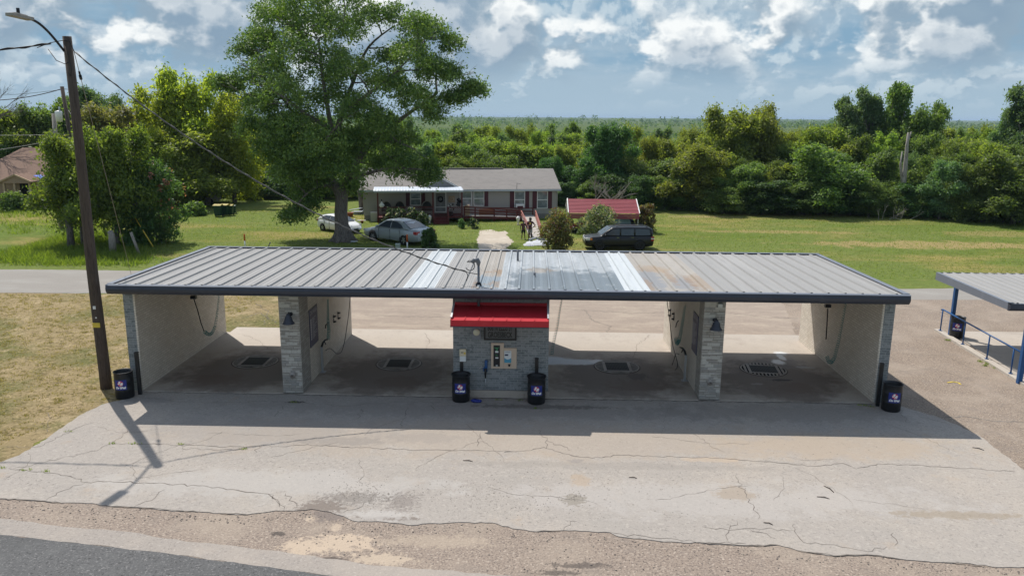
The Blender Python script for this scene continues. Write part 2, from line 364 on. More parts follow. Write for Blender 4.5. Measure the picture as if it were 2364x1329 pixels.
mat('bay_concrete', (0.40, 0.35, 0.30), 0.72, layers=[(0.35, (0.45, 0.40, 0.345), 0.42, 0.7, 0.7), (1.1, (0.32, 0.27, 0.23), 0.5, 0.72, 0.6), (4, (0.33, 0.285, 0.245), 0.5, 0.75, 0.4), (11, (0.19, 0.16, 0.14), 0.56, 0.7, 0.4, 4)], bump=(18, 0.25, 0.006), blobs=bay_shade_stains)
mat('apron_concrete', (0.42, 0.375, 0.325), 0.9, layers=[(0.5, (0.47, 0.425, 0.37), 0.42, 0.7, 0.7), (1.8, (0.34, 0.295, 0.25), 0.52, 0.75, 0.55), (12, (0.36, 0.32, 0.27), 0.5, 0.75, 0.4)], bump=(22, 0.3, 0.006))
mat('crack_edge_shade', (0.13, 0.11, 0.095), 0.95, layers=[(2.5, (0.22, 0.195, 0.17), 0.45, 0.6, 0.8)])
mat('pit', (0.17, 0.15, 0.13), 0.95)
mat('crack_soft', (0.27, 0.24, 0.215), 0.95, layers=[(3, (0.38, 0.34, 0.30), 0.45, 0.6, 0.9)])
mat('lawn', (0.140, 0.178, 0.046), 0.97, spec=0.1, layers=[(0.07, (0.105, 0.155, 0.026), 0.42, 0.62, 0.9), (0.13, (0.30, 0.235, 0.085), 0.50, 0.68, 0.85), (0.9, (0.28, 0.225, 0.09), 0.56, 0.78, 0.55), (2.2, (0.105, 0.125, 0.03), 0.50, 0.68, 0.7), (8, (0.07, 0.09, 0.02), 0.52, 0.68, 0.65, 5), (5, (0.26, 0.25, 0.07), 0.55, 0.7, 0.5, 5)], bump=(9, 1.0, 0.08), stretch=(0.45, 1.1, 1), blobs=[(G(2150, 565).x, G(2150, 565).y, 10, 2.0, (0.33, 0.245, 0.115), 0.8, 0.35), (G(1800, 535).x, G(1800, 535).y, 7, 1.2, (0.30, 0.23, 0.10), 0.7, 0.4), (G(1620, 500).x, G(1620, 500).y, 4, 0.9, (0.32, 0.25, 0.12), 0.7, 0.5), (G(2300, 540).x, G(2300, 540).y, 5, 2.0, (0.30, 0.23, 0.10), 0.6, 0.5), (G(700, 540).x, G(700, 540).y, 5, 1.6, (0.26, 0.22, 0.08), 0.6, 0.5), (G(420, 590).x, G(420, 590).y, 4, 0.9, (0.24, 0.205, 0.075), 0.6, 0.5)])
mat('dry_lawn', (0.26, 0.20, 0.108), 0.97, spec=0.1, layers=[(0.22, (0.12, 0.125, 0.044), 0.46, 0.62, 0.9), (0.8, (0.39, 0.30, 0.185), 0.5, 0.7, 0.8), (3, (0.13, 0.10, 0.045), 0.53, 0.68, 0.75), (9, (0.42, 0.325, 0.18), 0.52, 0.68, 0.6, 4), (7, (0.07, 0.058, 0.028), 0.56, 0.68, 0.85, 5)], bump=(8, 1.0, 0.06))
mat('valley', (0.095, 0.125, 0.042), 0.95, layers=[(0.009, (0.15, 0.20, 0.05), 0.56, 0.64, 0.9), (0.05, (0.065, 0.095, 0.03), 0.5, 0.7, 0.6), (0.4, (0.035, 0.05, 0.018), 0.5, 0.7, 0.5)], spec=0.0)
mat('dirt_drive', (0.43, 0.37, 0.30), 0.95, layers=[(0.8, (0.52, 0.46, 0.39), 0.45, 0.7, 0.8), (3, (0.33, 0.28, 0.22), 0.5, 0.72, 0.5), (25, (0.27, 0.23, 0.18), 0.55, 0.7, 0.4)], bump=(20, 0.6, 0.02))
brick('white_brick', (0.62, 0.565, 0.49), (0.72, 0.665, 0.585), (0.45, 0.40, 0.335), 0.24, 0.08, 0.009, layers=[(0.6, (0.54, 0.455, 0.36), 0.48, 0.72, 0.6), (2.2, (0.44, 0.36, 0.285), 0.56, 0.76, 0.55), (7, (0.50, 0.44, 0.37), 0.55, 0.72, 0.4)], rough=0.75, bumpd=0.015)
brick('grey_brick', (0.145, 0.165, 0.175), (0.255, 0.272, 0.278), (0.33, 0.34, 0.34), 0.23, 0.078, 0.008, layers=[(7, (0.27, 0.29, 0.30), 0.50, 0.66, 0.6), (10, (0.09, 0.108, 0.118), 0.54, 0.66, 0.7), (1.1, (0.23, 0.21, 0.205), 0.55, 0.8, 0.45)], rough=0.8)
brick('ledge_stone', (0.30, 0.28, 0.25), (0.43, 0.405, 0.365), (0.19, 0.175, 0.155), 0.34, 0.082, 0.007, layers=[(5, (0.46, 0.43, 0.385), 0.52, 0.64, 0.4), (3, (0.25, 0.235, 0.215), 0.52, 0.7, 0.45), (20, (0.31, 0.285, 0.25), 0.5, 0.7, 0.5)], rough=0.9, bumpd=0.02, squash=0.6, offset=0.37)
brick('tan_brick', (0.30, 0.185, 0.12), (0.36, 0.235, 0.155), (0.36, 0.30, 0.24), 0.22, 0.075, 0.01)
mat('roof_tan', (0.268, 0.262, 0.255), 0.6, 0.0, layers=[(1.2, (0.335, 0.328, 0.32), 0.45, 0.7, 0.6), (5, (0.205, 0.195, 0.185), 0.55, 0.75, 0.5)], stretch=(1, 0.12, 1), bump=(4, 0.15, 0.02))
mat('roof_worn', (0.31, 0.285, 0.255), 0.55, 0.0, layers=[(1.2, (0.38, 0.35, 0.315), 0.45, 0.7, 0.6), (5, (0.23, 0.205, 0.185), 0.55, 0.75, 0.5)], stretch=(1.3, 0.3, 1), bump=(4, 0.15, 0.02), blobs=[(-1.0, 0.5, 1.0, 1.2, (0.20, 0.245, 0.285), 0.95, 1.3), (0.0, 1.0, 0.7, 1.1, (0.22, 0.26, 0.295), 0.9, 1.4), (-0.2, 2.2, 0.9, 0.8, (0.25, 0.16, 0.09), 0.75, 1.6), (-1.6, 0.3, 0.4, 1.2, (0.22, 0.14, 0.085), 0.7, 2.0), (4.3, 1.4, 0.45, 2.2, (0.20, 0.21, 0.23), 0.8, 1.2), (5.2, 0.6, 0.5, 1.4, (0.21, 0.215, 0.23), 0.8, 1.5), (5.9, 1.0, 0.6, 1.6, (0.26, 0.18, 0.115), 0.5, 1.6), (5.0, 1.8, 0.16, 1.6, (0.25, 0.16, 0.09), 0.55, 2.2), (4.1, 0.4, 0.14, 1.2, (0.24, 0.155, 0.09), 0.55, 2.4), (6.3, 0.4, 0.14, 1.1, (0.23, 0.145, 0.085), 0.55, 2.4), (5.5, 0.9, 0.14, 1.3, (0.23, 0.145, 0.085), 0.5, 2.4), (-0.5, 0.2, 0.6, 0.6, (0.26, 0.18, 0.11), 0.6, 2.4), (4.6, 3.2, 0.6, 0.8, (0.30, 0.20, 0.11), 0.5, 1.8)])
mat('roof_zinc', (0.40, 0.42, 0.435), 0.42, 0.3, layers=[(1.4, (0.50, 0.52, 0.535), 0.5, 0.62, 0.8), (6, (0.24, 0.26, 0.28), 0.5, 0.75, 0.5)], stretch=(1.6, 0.3, 1), bump=(4, 0.15, 0.02), blobs=[(x_, 0.7, 0.75, 2.7, (0.175, 0.205, 0.23), 0.92, 0.9) for x_ in (0.3, 1.0, 1.7, 2.4, 3.1)] + [(0.7, 2.7, 0.6, 0.5, (0.30, 0.22, 0.14), 0.5, 2.0)])
mat('roof_new', (0.56, 0.585, 0.60), 0.42, 0.3, layers=[(3, (0.44, 0.46, 0.475), 0.5, 0.75, 0.5)], stretch=(1.6, 0.2, 1), bump=(4, 0.12, 0.02))
mat('trim_navy', (0.036, 0.041, 0.058), 0.42, layers=[(1.5, (0.055, 0.060, 0.080), 0.5, 0.75, 0.7), (6, (0.025, 0.028, 0.04), 0.55, 0.75, 0.5)], bump=(1.2, 0.25, 0.02))
mat('trim_grey', (0.16, 0.175, 0.21), 0.4, layers=[(2, (0.22, 0.235, 0.265), 0.5, 0.75, 0.5)])
mat('soffit', (0.33, 0.32, 0.30), 0.8)
mat('awning_red', (0.44, 0.014, 0.026), 0.5, layers=[(2, (0.50, 0.035, 0.045), 0.5, 0.75, 0.6), (7, (0.36, 0.012, 0.02), 0.5, 0.75, 0.5)])
mat('black_plastic', (0.012, 0.013, 0.015), 0.42, layers=[(6, (0.03, 0.031, 0.034), 0.5, 0.75, 0.6)])
mat('black_metal', (0.014, 0.016, 0.022), 0.4, 0.3)
mat('sticker_blue', (0.018, 0.032, 0.22), 0.45)
mat('sticker_red', (0.60, 0.03, 0.06), 0.45)
mat('white_paint', (0.78, 0.77, 0.75), 0.5)
mat('grey_conduit', (0.15, 0.155, 0.17), 0.5, 0.3)
mat('zinc', (0.45, 0.47, 0.49), 0.4, 0.6, layers=[(12, (0.33, 0.34, 0.35), 0.5, 0.7, 0.5)])
mat('sign_frame', (0.028, 0.026, 0.025), 0.7)
mat('sign_face', (0.11, 0.115, 0.118), 0.7, layers=[(9, (0.16, 0.165, 0.17), 0.5, 0.7, 0.5)])
mat('letter_black', (0.012, 0.012, 0.012), 0.6)
mat('beige_metal', (0.52, 0.42, 0.33), 0.5, layers=[(5, (0.46, 0.37, 0.29), 0.5, 0.75, 0.5)])
mat('panel_white', (0.62, 0.66, 0.68), 0.4)
mat('panel_aqua', (0.06, 0.28, 0.42), 0.4)
mat('letter_green', (0.06, 0.36, 0.16), 0.5)
mat('cream_box', (0.60, 0.54, 0.40), 0.5)
mat('yellow', (0.65, 0.48, 0.06), 0.6)
mat('glass_lens', (0.55, 0.54, 0.42), 0.1)
mat('hose_black', (0.012, 0.012, 0.012), 0.5)
mat('hose_teal', (0.015, 0.21, 0.20), 0.35)
mat('steel_frame', (0.30, 0.275, 0.25), 0.65, 0.2, layers=[(3, (0.18, 0.155, 0.135), 0.45, 0.65, 0.7), (9, (0.38, 0.36, 0.335), 0.52, 0.7, 0.5)])
mat('grate_dark', (0.05, 0.045, 0.04), 0.6, 0.4)
mat('hole_dark', (0.006, 0.006, 0.006), 0.9)
mat('sign_navy', (0.035, 0.042, 0.095), 0.6)
mat('sign_print', (0.30, 0.31, 0.36), 0.6)
mat('blue_post', (0.012, 0.075, 0.22), 0.35, layers=[(5, (0.02, 0.10, 0.27), 0.5, 0.7, 0.5)])
mat('wood_pole', (0.085, 0.062, 0.048), 0.9, layers=[(6, (0.035, 0.026, 0.022), 0.45, 0.65, 0.8), (14, (0.14, 0.105, 0.085), 0.52, 0.7, 0.6)], stretch=(6, 6, 0.35), bump=(7, 0.8, 0.02))
mat('weathered_wood', (0.30, 0.27, 0.24), 0.9, layers=[(6, (0.16, 0.14, 0.12), 0.45, 0.65, 0.8)], stretch=(5, 5, 0.5), bump=(8, 0.7, 0.015))
mat('wire_black', (0.010, 0.010, 0.012), 0.6)
mat('wire_grey', (0.24, 0.23, 0.21), 0.6)
mat('foam', (0.50, 0.54, 0.58), 0.4, layers=[(1.6, (0.20, 0.205, 0.215), 0.45, 0.64, 0.85), (7, (0.66, 0.70, 0.74), 0.54, 0.68, 0.6)], stretch=(0.5, 1, 1))
mat('wet', (0.12, 0.10, 0.092), 0.12, layers=[(2, (0.16, 0.14, 0.125), 0.5, 0.75, 0.5)])
mat('bark', (0.165, 0.145, 0.128), 0.95, layers=[(5, (0.07, 0.058, 0.05), 0.45, 0.62, 0.85), (9, (0.27, 0.24, 0.215), 0.52, 0.7, 0.6)], stretch=(3, 3, 0.6), bump=(6, 1.0, 0.06))
mat('pale_bark', (0.33, 0.30, 0.27), 0.95, layers=[(5, (0.16, 0.14, 0.12), 0.45, 0.65, 0.8)], stretch=(3, 3, 0.6), bump=(6, 0.9, 0.04))
leafmat('leaf_pecan', (0.022, 0.046, 0.013), (0.080, 0.112, 0.030), 0.22)
leafmat('leaf_bright', (0.052, 0.084, 0.020), (0.122, 0.150, 0.036), 0.38)
leafmat('leaf_road', (0.034, 0.062, 0.015), (0.100, 0.132, 0.030), 0.34)
leafmat('leaf_mid', (0.032, 0.058, 0.018), (0.088, 0.118, 0.034), 0.32)
leafmat('leaf_dark', (0.020, 0.046, 0.014), (0.045, 0.080, 0.025), 0.26)
leafmat('leaf_olive', (0.060, 0.080, 0.020), (0.118, 0.128, 0.032), 0.36)
leafmat('leaf_bluish', (0.040, 0.075, 0.034), (0.080, 0.115, 0.055), 0.30)
leafmat('leaf_gold', (0.075, 0.100, 0.018), (0.165, 0.175, 0.028), 0.42)
leafmat('leaf_rust', (0.050, 0.058, 0.022), (0.098, 0.086, 0.038), 0.32, flower=(0.15, 0.070, 0.050))
leafmat('leaf_flower', (0.026, 0.050, 0.018), (0.055, 0.085, 0.030), 0.28, flower=(0.42, 0.17, 0.17))
leafmat('leaf_white', (0.045, 0.065, 0.034), (0.085, 0.105, 0.06), 0.28, flower=(0.36, 0.33, 0.27))
leafmat('leaf_rose', (0.010, 0.022, 0.009), (0.024, 0.042, 0.016), 0.24, flower=(0.62, 0.60, 0.55))
leafmat('grass_blade', (0.05, 0.072, 0.015), (0.105, 0.118, 0.03), 0.33)
leafmat('weed_blade', (0.045, 0.075, 0.014), (0.095, 0.125, 0.026), 0.36)
leafmat('dry_blade', (0.075, 0.068, 0.028), (0.15, 0.118, 0.06), 0.3)
# ============================================================ ground sheets
def ground_z(y):
    if y < 64: return 0.0
    if y < 300: return -9.0*((y-64)/236.0)**1.1
    return -9.0 if y < 700 else -9.0+min(4300, y-700)*0.0042
mb = MB()
ys = [-80, -40, -20, 0, 20, 40, 50, 58, 64, 72, 82, 95, 110, 130, 155, 185, 220, 260, 300, 420, 700, 1200, 2500, 6000, 12000]
xs = [-9000, -3000, -900, -300, -120, -60, -30, 0, 30, 60, 120, 300, 900, 3000, 9000]
for y in ys:
    for x in xs: mb.v.append((x, y, ground_z(y)))
for j in range(len(ys)-1):
    for i in range(len(xs)-1):
        a = j*len(xs)+i
        mb.f.append([a, a+1, a+1+len(xs), a+len(xs)]); mb.m.append(0 if ys[j] < 72 else 1); mb.s.append(True)
tag(mb.build('ground', ['lawn', 'valley']), kind='structure')

def jag(pts, step=0.35, amp=0.05, seed=1, closed=True):
    r = random.Random(seed); out = []
    n = len(pts)
    for i in range(n if closed else n-1):
        a = Vector(pts[i]).to_2d() if len(pts[i]) == 3 else Vector(pts[i]); b = pts[(i+1) % n]; b = Vector(b[:2])
        k = max(1, min(60, int((b-a).length/step)))
        d = (b-a); nrm = Vector((-d.y, d.x)); nrm = nrm.normalized() if nrm.length > 0 else nrm
        for j in range(k):
            p = a + d*(j/k)
            if j: p = p + nrm*r.uniform(-amp, amp)
            out.append((p.x, p.y))
    if not closed: out.append(tuple(pts[-1][:2]))
    return out
def sheet(name, poly, z, matname, step=0.35, amp=0.05, seed=1, thick=0.0, z0=None):
    p = jag(poly, step, amp, seed)
    bm = bmesh.new()
    vs = [bm.verts.new((x, y, z)) for x, y in p]
    es = [bm.edges.new((vs[i], vs[(i+1) % len(vs)])) for i in range(len(vs))]
    bmesh.ops.triangle_fill(bm, use_beauty=True, use_dissolve=False, edges=es)
    if thick:
        for i in range(len(p)):
            a, b = p[i], p[(i+1) % len(p)]
            q = [bm.verts.new((*a, z)), bm.verts.new((*b, z)), bm.verts.new((*b, z-thick)), bm.verts.new((*a, z-thick))]
            bm.faces.new(q)
    for f in bm.faces:
        if abs(f.normal.z) > 0.5 and f.normal.z < 0: f.normal_flip()
    me = bpy.data.meshes.new(name); bm.to_mesh(me); bm.free()
    me.materials.append(M[matname])
    o = bpy.data.objects.new(name, me); col.objects.link(o)
    return tag(o, kind='structure')
def P(*pts): return [G(x, y)[:2] for x, y in pts]

# dry grass on the left, asphalt lane, rear lot, aggregate strip, edge band, road, concrete lot
sheet('dry_grass', [(-40, -30), (-40, 14.2)] + [(-26, 13.9), (-12, 14.0), (-9.4, 13.6), (-8.9, 10.5), (-9.3, 8.4), (-10.5, 7.4), (-12.0, 6.9), (-12.6, 0.0), (-12.3, -1.0)] + P((235, 932), (180, 960), (110, 1010), (45, 1050), (-30, 1085)) + [(-20, -6.5)], 0.004, 'dry_lawn', 0.3, 0.13, 3)
sheet('rear_lot', [(-9.6, 7.5), (-8.7, 8.6), (-8.3, 11), (-8.9, 14.6), (10, 15.3), (45, 16.4), (45, 7), (12, 7.6), (0, 7.6)], 0.007, 'rear_lot', 0.3, 0.10, 4)
lane = P((-400, 622), (0, 622), (160, 623), (310, 625)) + [(-8, 19.5), (6, 18.6), (16, 18.0)] + P((2080, 667), (2364, 664), (2900, 660)) + P((2900, 690), (2364, 692), (2105, 692)) + [(10, 15.0), (-9, 14.5)] + P((310, 677), (150, 677), (0, 676), (-400, 678))
sheet('lane', lane, 0.011, 'asphalt_lane', 0.5, 0.05, 5)
sheet('side_lot', [(11.0, -5.2), (11.4, 0), (11.5, 8.0), (13, 15.0), (45, 15.8), (45, -12), (14, -12)], 0.010, 'aggregate', 0.3, 0.08, 6)
sheet('dirt_drive', [(-3.6, 20.0)] + P((1102, 582), (1104, 566), (1101, 553), (1106, 540), (1108, 532), (1132, 530), (1150, 535), (1165, 533), (1172, 537), (1168, 541), (1176, 548), (1187, 557), (1176, 566), (1168, 571), (1182, 581)) + [(0.6, 20.2)], 0.006, 'dirt_drive', 0.25, 0.10, 7)
road_edge = [(-300, 1200), (0, 1235), (200, 1257), (406, 1281), (761, 1329), (1100, 1372), (1500, 1420)]
band_edge = [(-300, 1170), (0, 1197), (203, 1221), (300, 1228), (380, 1243), (507, 1257), (645, 1272), (832, 1301), (1015, 1316), (1200, 1331), (1500, 1362), (2000, 1412)]
sheet('gravel_strip', P((-300, 1090), (400, 1100), (1200, 1100), (2000, 1150), (2700, 1200), (2700, 1460), (1000, 1420), (-300, 1300)), 0.008, 'strip_gravel', 0.6, 0.05, 8)
sheet('road_shoulder', P(*band_edge) + P((2000, 1500)) + P(*reversed(road_edge)), 0.013, 'edge_band', 0.25, 0.035, 9)
sheet('road', P(*road_edge) + P((1800, 1560)) + [(-2, -14.5), (-14, -14.5)], 0.017, 'asphalt_road', 0.25, 0.02, 10)
lot_near = [(-200, 1145), (0, 1151.6), (60, 1154), (101, 1156.6), (142, 1161.7), (254, 1169), (345, 1173), (457, 1182), (558, 1188.6), (600, 1185), (635, 1179.5), (675, 1180), (720, 1176), (760, 1182), (792, 1192), (815, 1203),
    (853, 1205), (890, 1206), (939, 1212.5), (1041, 1207.4), (1137, 1207.4), (1183, 1221), (1240, 1228), (1301, 1225), (1408, 1230), (1423, 1238), (1519, 1249.5), (1621, 1254.6), (1722, 1260), (1793, 1258), (1839, 1271), (1925, 1283.5), (2017, 1282), (2078, 1291), (2179, 1299), (2364, 1310), (2700, 1332)]
lot_rest = [(2700, 1200), (2500, 1150), (2364, 1086), (2320, 1052), (2290, 1030), (2262, 1008), (2215, 984), (2160, 962), (2110, 948), (2078, 938)]
lot_left = [(330, 912), (296, 921), (262, 928), (235, 935), (180, 962), (110, 1012), (45, 1052), (-30, 1080), (-200, 1110)]
lot = sheet('concrete_lot', jag(P(*lot_near), 0.5, 0.09, 77, closed=False) + P(*lot_rest) + [(11.7, 0.02), (-12.4, 0.02)] + P(*lot_left[1:]), 0.024, 'concrete_lot', 0.12, 0.028, 13, thick=0.024)

# cracks and painted edge shade: part of the concrete's surface (second slot of the same mesh)
def crack_strip(mb, pts, wdt, seed, zz, amp=0.05, mi=0):
    q = jag([Vector(p) for p in pts], 0.12, amp, seed, closed=False)
    r = random.Random(seed); L = []; Rr = []
    for i, p in enumerate(q):
        a = Vector(q[max(i-1, 0)]); b = Vector(q[min(i+1, len(q)-1)]); d = (b-a).normalized(); n = Vector((-d.y, d.x))
        hw = wdt*0.5*r.uniform(0.35, 1.3)*(0.3 if i in (0, len(q)-1) else 1)
        L.append(Vector(p)+n*hw); Rr.append(Vector(p)-n*hw)
    vs = [(p.x, p.y, zz) for p in L] + [(p.x, p.y, zz) for p in Rr]; k = len(q)
    mb.add(vs, [(i, i+k, i+1+k, i+1) for i in range(k-1)], mi)
def c8(*pts): return P(*[(x/1.97, y/1.97+880) for x, y in pts])
def c9(*pts): return P(*[(1164+x/1.97, y/1.97+880) for x, y in pts])
cr = MB(); pits = MB()
main = [c8((500, 285), (620, 287), (820, 293), (960, 298), (1110, 302), (1180, 296), (1300, 300), (1400, 290), (1540, 300), (1700, 308), (1900, 316), (2100, 316), (2330, 322)) + c9((0, 325), (120, 318), (180, 303), (330, 345), (400, 352), (520, 338), (700, 345), (900, 350), (1200, 368), (1400, 388), (1540, 376), (1600, 402), (1700, 378), (1900, 385), (2100, 400), (2320, 412)),
    c8((40, 398), (230, 420), (320, 435), (390, 462), (500, 458), (680, 466), (900, 478), (1080, 498), (1220, 515), (1270, 575))]
mid = [c8((500, 285), (440, 318), (360, 335), (200, 372), (60, 400)), c8((500, 285), (560, 250), (580, 225)), c8((390, 462), (260, 510), (210, 543)), c8((610, 572), (690, 545), (750, 495)),
    c8((1220, 515), (1260, 540), (1290, 590)), c8((1300, 510), (1350, 575)), c8((1850, 120), (1840, 160), (1825, 215)), c8((1975, 95), (1965, 135)), c8((1300, 105), (1250, 165)), c8((1650, 125), (1625, 175)),
    c8((640, 75), (800, 95), (1000, 100), (1200, 92), (1300, 98), (1400, 102), (1550, 115), (1700, 105), (1900, 97), (2364, 104)), c8((2185, 235), (2170, 300)), c8((1180, 296), (1150, 335)), c8((1700, 478), (1720, 500)),
    c9((1050, 430), (1100, 530), (1150, 600), (1155, 630)), c9((900, 665), (1020, 680), (1110, 672), (1320, 680)), c9((1320, 650), (1330, 700), (1360, 735), (1560, 760), (1640, 775), (1740, 755)), c9((1770, 690), (1775, 750)), c9((1020, 735), (1020, 690), (1060, 640)),
    c9((270, 680), (300, 640), (330, 640)), c9((150, 222), (195, 270), (190, 310)), c9((190, 270), (310, 320)), c9((1110, 672), (1240, 720)), c9((1880, 160), (2050, 205)), c9((1800, 130), (1830, 190)), c9((480, 690), (700, 718), (900, 735), (1100, 742)),
    c8((20, 300), (180, 300), (350, 215), (430, 190)), c8((1560, 600), (1650, 570), (1700, 520)), c8((820, 293), (830, 310), (960, 312), (1110, 315)), c8((60, 385), (40, 398))]
crack_strip(cr, [(-12.1, -0.06), (-7.6, -0.05), (-6.9, -0.06), (-2.2, -0.06)], 0.05, 201, 0.0, 0.035); crack_strip(cr, [(-2.2, -0.09), (1.1, -0.10)], 0.09, 202, 0.0, 0.04); crack_strip(cr, [(1.0, -0.06), (5.7, -0.05), (6.5, -0.06), (11.3, -0.06)], 0.06, 203, 0.0, 0.04)
for i, p in enumerate(main): crack_strip(cr, p, 0.026, 30+i, 0.0, 0.05)
for i, p in enumerate(mid): crack_strip(cr, p, 0.017, 50+i, 0.0, 0.07)
for i, p in enumerate([c8((0, 535), (200, 545), (280, 555)), c8((500, 570), (680, 578), (900, 595)), c8((1000, 602), (1130, 608)), c9((150, 685), (270, 680)), c9((900, 738), (1000, 742), (1100, 748), (1240, 745)), c9((1330, 770), (1500, 795), (1680, 792), (1800, 810)), c9((2000, 825), (2200, 842))]): crack_strip(cr, [(a, b-0.01) for a, b in p], 0.03, 240+i, 0, 0.03)  # broken dark line painted along the slab's near edge for its shade
rc = random.Random(77)
for k in range(26):                                         # hairline cracks wandering over the slab
    px_, py_ = rc.uniform(60, 2250), rc.uniform(985, 1200); a = rc.choice([0, 0, 1.5, -0.7, 0.8])+rc.uniform(-.3, .3); q = [G(px_, py_)]
    for j in range(rc.randint(3, 7)): a += rc.uniform(-.5, .5); q.append(q[-1]+Vector((math.cos(a), math.sin(a), 0))*rc.uniform(.25, .6))
    crack_strip(cr, [v[:2] for v in q if v.y > -7.0], 0.010, 300+k, 0, 0.05) if sum(v.y > -7.0 for v in q) > 1 else None
# pitted, ravelled spots in the slab
r_ = random.Random(5)
for (cx_, cy_, rx_, ry_, n_) in [(820, 1140, 70, 30, 200), (930, 1155, 110, 34, 160), (1080, 1130, 120, 44, 200), (1220, 1160, 140, 44, 140), (60, 1110, 60, 16, 50), (600, 1060, 400, 60, 160), (1500, 1130, 420, 90, 320), (1900, 1030, 300, 50, 120), (1330, 1150, 25, 18, 60)]:
    for k in range(n_):
        p = G(cx_+r_.gauss(0, 0.5)*rx_, cy_+r_.gauss(0, 0.5)*ry_)
        s = r_.choice([0.005, 0.007, 0.009, 0.012])*r_.uniform(.7, 1.5); a = r_.uniform(0, 6.28)
        pits.add([(p.x+s*math.cos(a+t)*r_.uniform(.7, 1.6), p.y+s*math.sin(a+t)*r_.uniform(.7, 1.3), 0.0) for t in (0, 1.3, 2.6, 3.9, 5.1)], [(0, 1, 2, 3, 4)], 0)
def join_cracks(o, mb, z, matname='crack_edge_shade'):
    me = o.data; bm = bmesh.new(); bm.from_mesh(me)
    me.materials.append(M[matname]); k = len(me.materials)-1
    vs = [bm.verts.new((v[0], v[1], z)) for v in mb.v]
    for f in mb.f:
        try:
            nf = bm.faces.new([vs[i] for i in f]); nf.material_index = k
            nf.normal_update()
            if nf.normal.z < 0: nf.normal_flip()
        except ValueError: pass
    bm.to_mesh(me); bm.free()
join_cracks(lot, cr, 0.0275); join_cracks(lot, pits, 0.0272, 'pit')
sl = bpy.data.objects['side_lot']; cr = MB()
crack_strip(cr, P((2170, 963), (2230, 962), (2290, 972), (2364, 975)), 0.06, 91, 0, 0.04)
crack_strip(cr, P((2050, 700), (2150, 716), (2230, 735)), 0.03, 92, 0, 0.05); crack_strip(cr, P((2060, 860), (2150, 850), (2250, 880)), 0.018, 93, 0, 0.05)
crack_strip(cr, P((2080, 815), (2180, 822), (2290, 870)), 0.02, 94, 0, 0.05)
join_cracks(sl, cr, 0.0135)
rl = bpy.data.objects['rear_lot']; cr = MB()
for i, p in enumerate([P((560, 735), (600, 722), (640, 745)), P((590, 700), (620, 720), (610, 750)), P((1350, 715), (1365, 738), (1385, 745)), P((1270, 712), (1350, 716), (1440, 722), (1540, 722)), P((840, 728), (1000, 732), (1046, 735)), P((1680, 722), (1760, 732), (1850, 735)), P((1370, 742), (1410, 752), (1400, 768))]):
    crack_strip(cr, p, 0.035, 70+i, 0, 0.08)
join_cracks(rl, cr, 0.0105)

# ============================================================ wash bay floor
ZF = 0.06
mb = MB()
for a, b in [(-12.5, -7.23), (-7.23, -2.05), (-2.05, 0.97), (0.97, 6.1), (6.1, 11.6)]:
    mb.box(a+0.004, -0.02, -0.1, b-0.004, 3.6, ZF); mb.box(a+0.004, 3.606, -0.1, b-0.004, 7.05, ZF)
mb.box(-12.0, 7.056, -0.1, 11.55, 7.85, ZF-0.004)
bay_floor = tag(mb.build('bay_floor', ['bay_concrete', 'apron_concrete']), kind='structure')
cr = MB()
for i, p in enumerate([P((1424, 868), (1430, 890), (1440, 915)), P((1400, 820), (1440, 830), (1424, 842)), P((1500, 775), (1470, 800), (1460, 830)), P((980, 770), (990, 790), (985, 812)), P((560, 775), (600, 790), (620, 810))]): crack_strip(cr, p, 0.014, 130+i, 0, 0.06)
join_cracks(bay_floor, cr, ZF+0.003)

# ============================================================ car wash
wash = empty('car_wash', (0, 0, 0), 0, 'long four bay brick car wash under a low corrugated metal roof with navy edge', 'car wash')
RX0, RX1, RY0, RY1, RZF, RZB = -12.57, 11.68, -0.79, 6.87, 3.70, 3.60
def roof_z(y): return RZF + (RZB-RZF)*(y-RY0)/(RY1-RY0)
def roof_sheets(parent, x0, x1, y0, y1, zf, specs, pitch=0.49, rib=0.052):
    """ribbed sheets; specs = (x_end, material, fine ribs)"""
    xa = x0; k = 0
    def prof(xs_, xe, fine):
        pts = [(xs_, 0.0)]; x = xs_
        n = max(1, round((xe-xs_)/pitch)); pw = (xe-xs_)/n
        for i in range(n):
            c = xs_ + (i+0.5)*pw
            q = [(c-0.055, 0), (c-0.028, rib), (c+0.028, rib), (c+0.055, 0)]
            mm = []
            for t in ((0.24, 0.36) if not fine else (0.19, 0.27, 0.36)):
                mm.append(t)
            left = [(c - pw*t, 0) for t in sorted(mm, reverse=True)]
            L = []
            for (xx, _) in left: L += [(xx-0.018, 0), (xx-0.006, 0.009), (xx+0.006, 0.009), (xx+0.018, 0)]
            Rr = [(2*c-a, b) for a, b in reversed(L)]
            pts += L + q + Rr
        pts.append((xe, 0.0)); return pts
    out = []
    for (xe, mname, fine) in specs:
        pr = prof(xa, xe, fine); mb = MB(); n = len(pr)
        rows = [y0 + (y1-y0)*t for t in (0, 1)]
        vs = [(x, y, zf(y)+h) for y in rows for x, h in pr]
        mb.add(vs, [(i, i+1, n+i+1, n+i) for i in range(n-1)])
        o = mb.build('roof_panel', mname, parent, fix=False); out.append(o); xa = xe
    return out
def rx(px, py=667): return V(px, py, RY0+0.05).x
specs = [(rx(600), 'roof_tan', 0), (rx(927), 'roof_tan', 0), (rx(1001), 'roof_new', 1), (rx(1086), 'roof_tan', 0), (rx(1150), 'roof_worn', 0), (rx(1214), 'roof_zinc', 1), (rx(1360), 'roof_zinc', 1), (rx(1445), 'roof_zinc', 1), (rx(1506), 'roof_new', 1), (rx(1660), 'roof_worn', 0), (RX1-0.12, 'roof_tan', 0)]
roof = MB().box(RX0+0.14, RY0+0.14, 3.44, RX1-0.14, RY1-0.12, 3.50).build('roof_deck', 'soffit', wash)
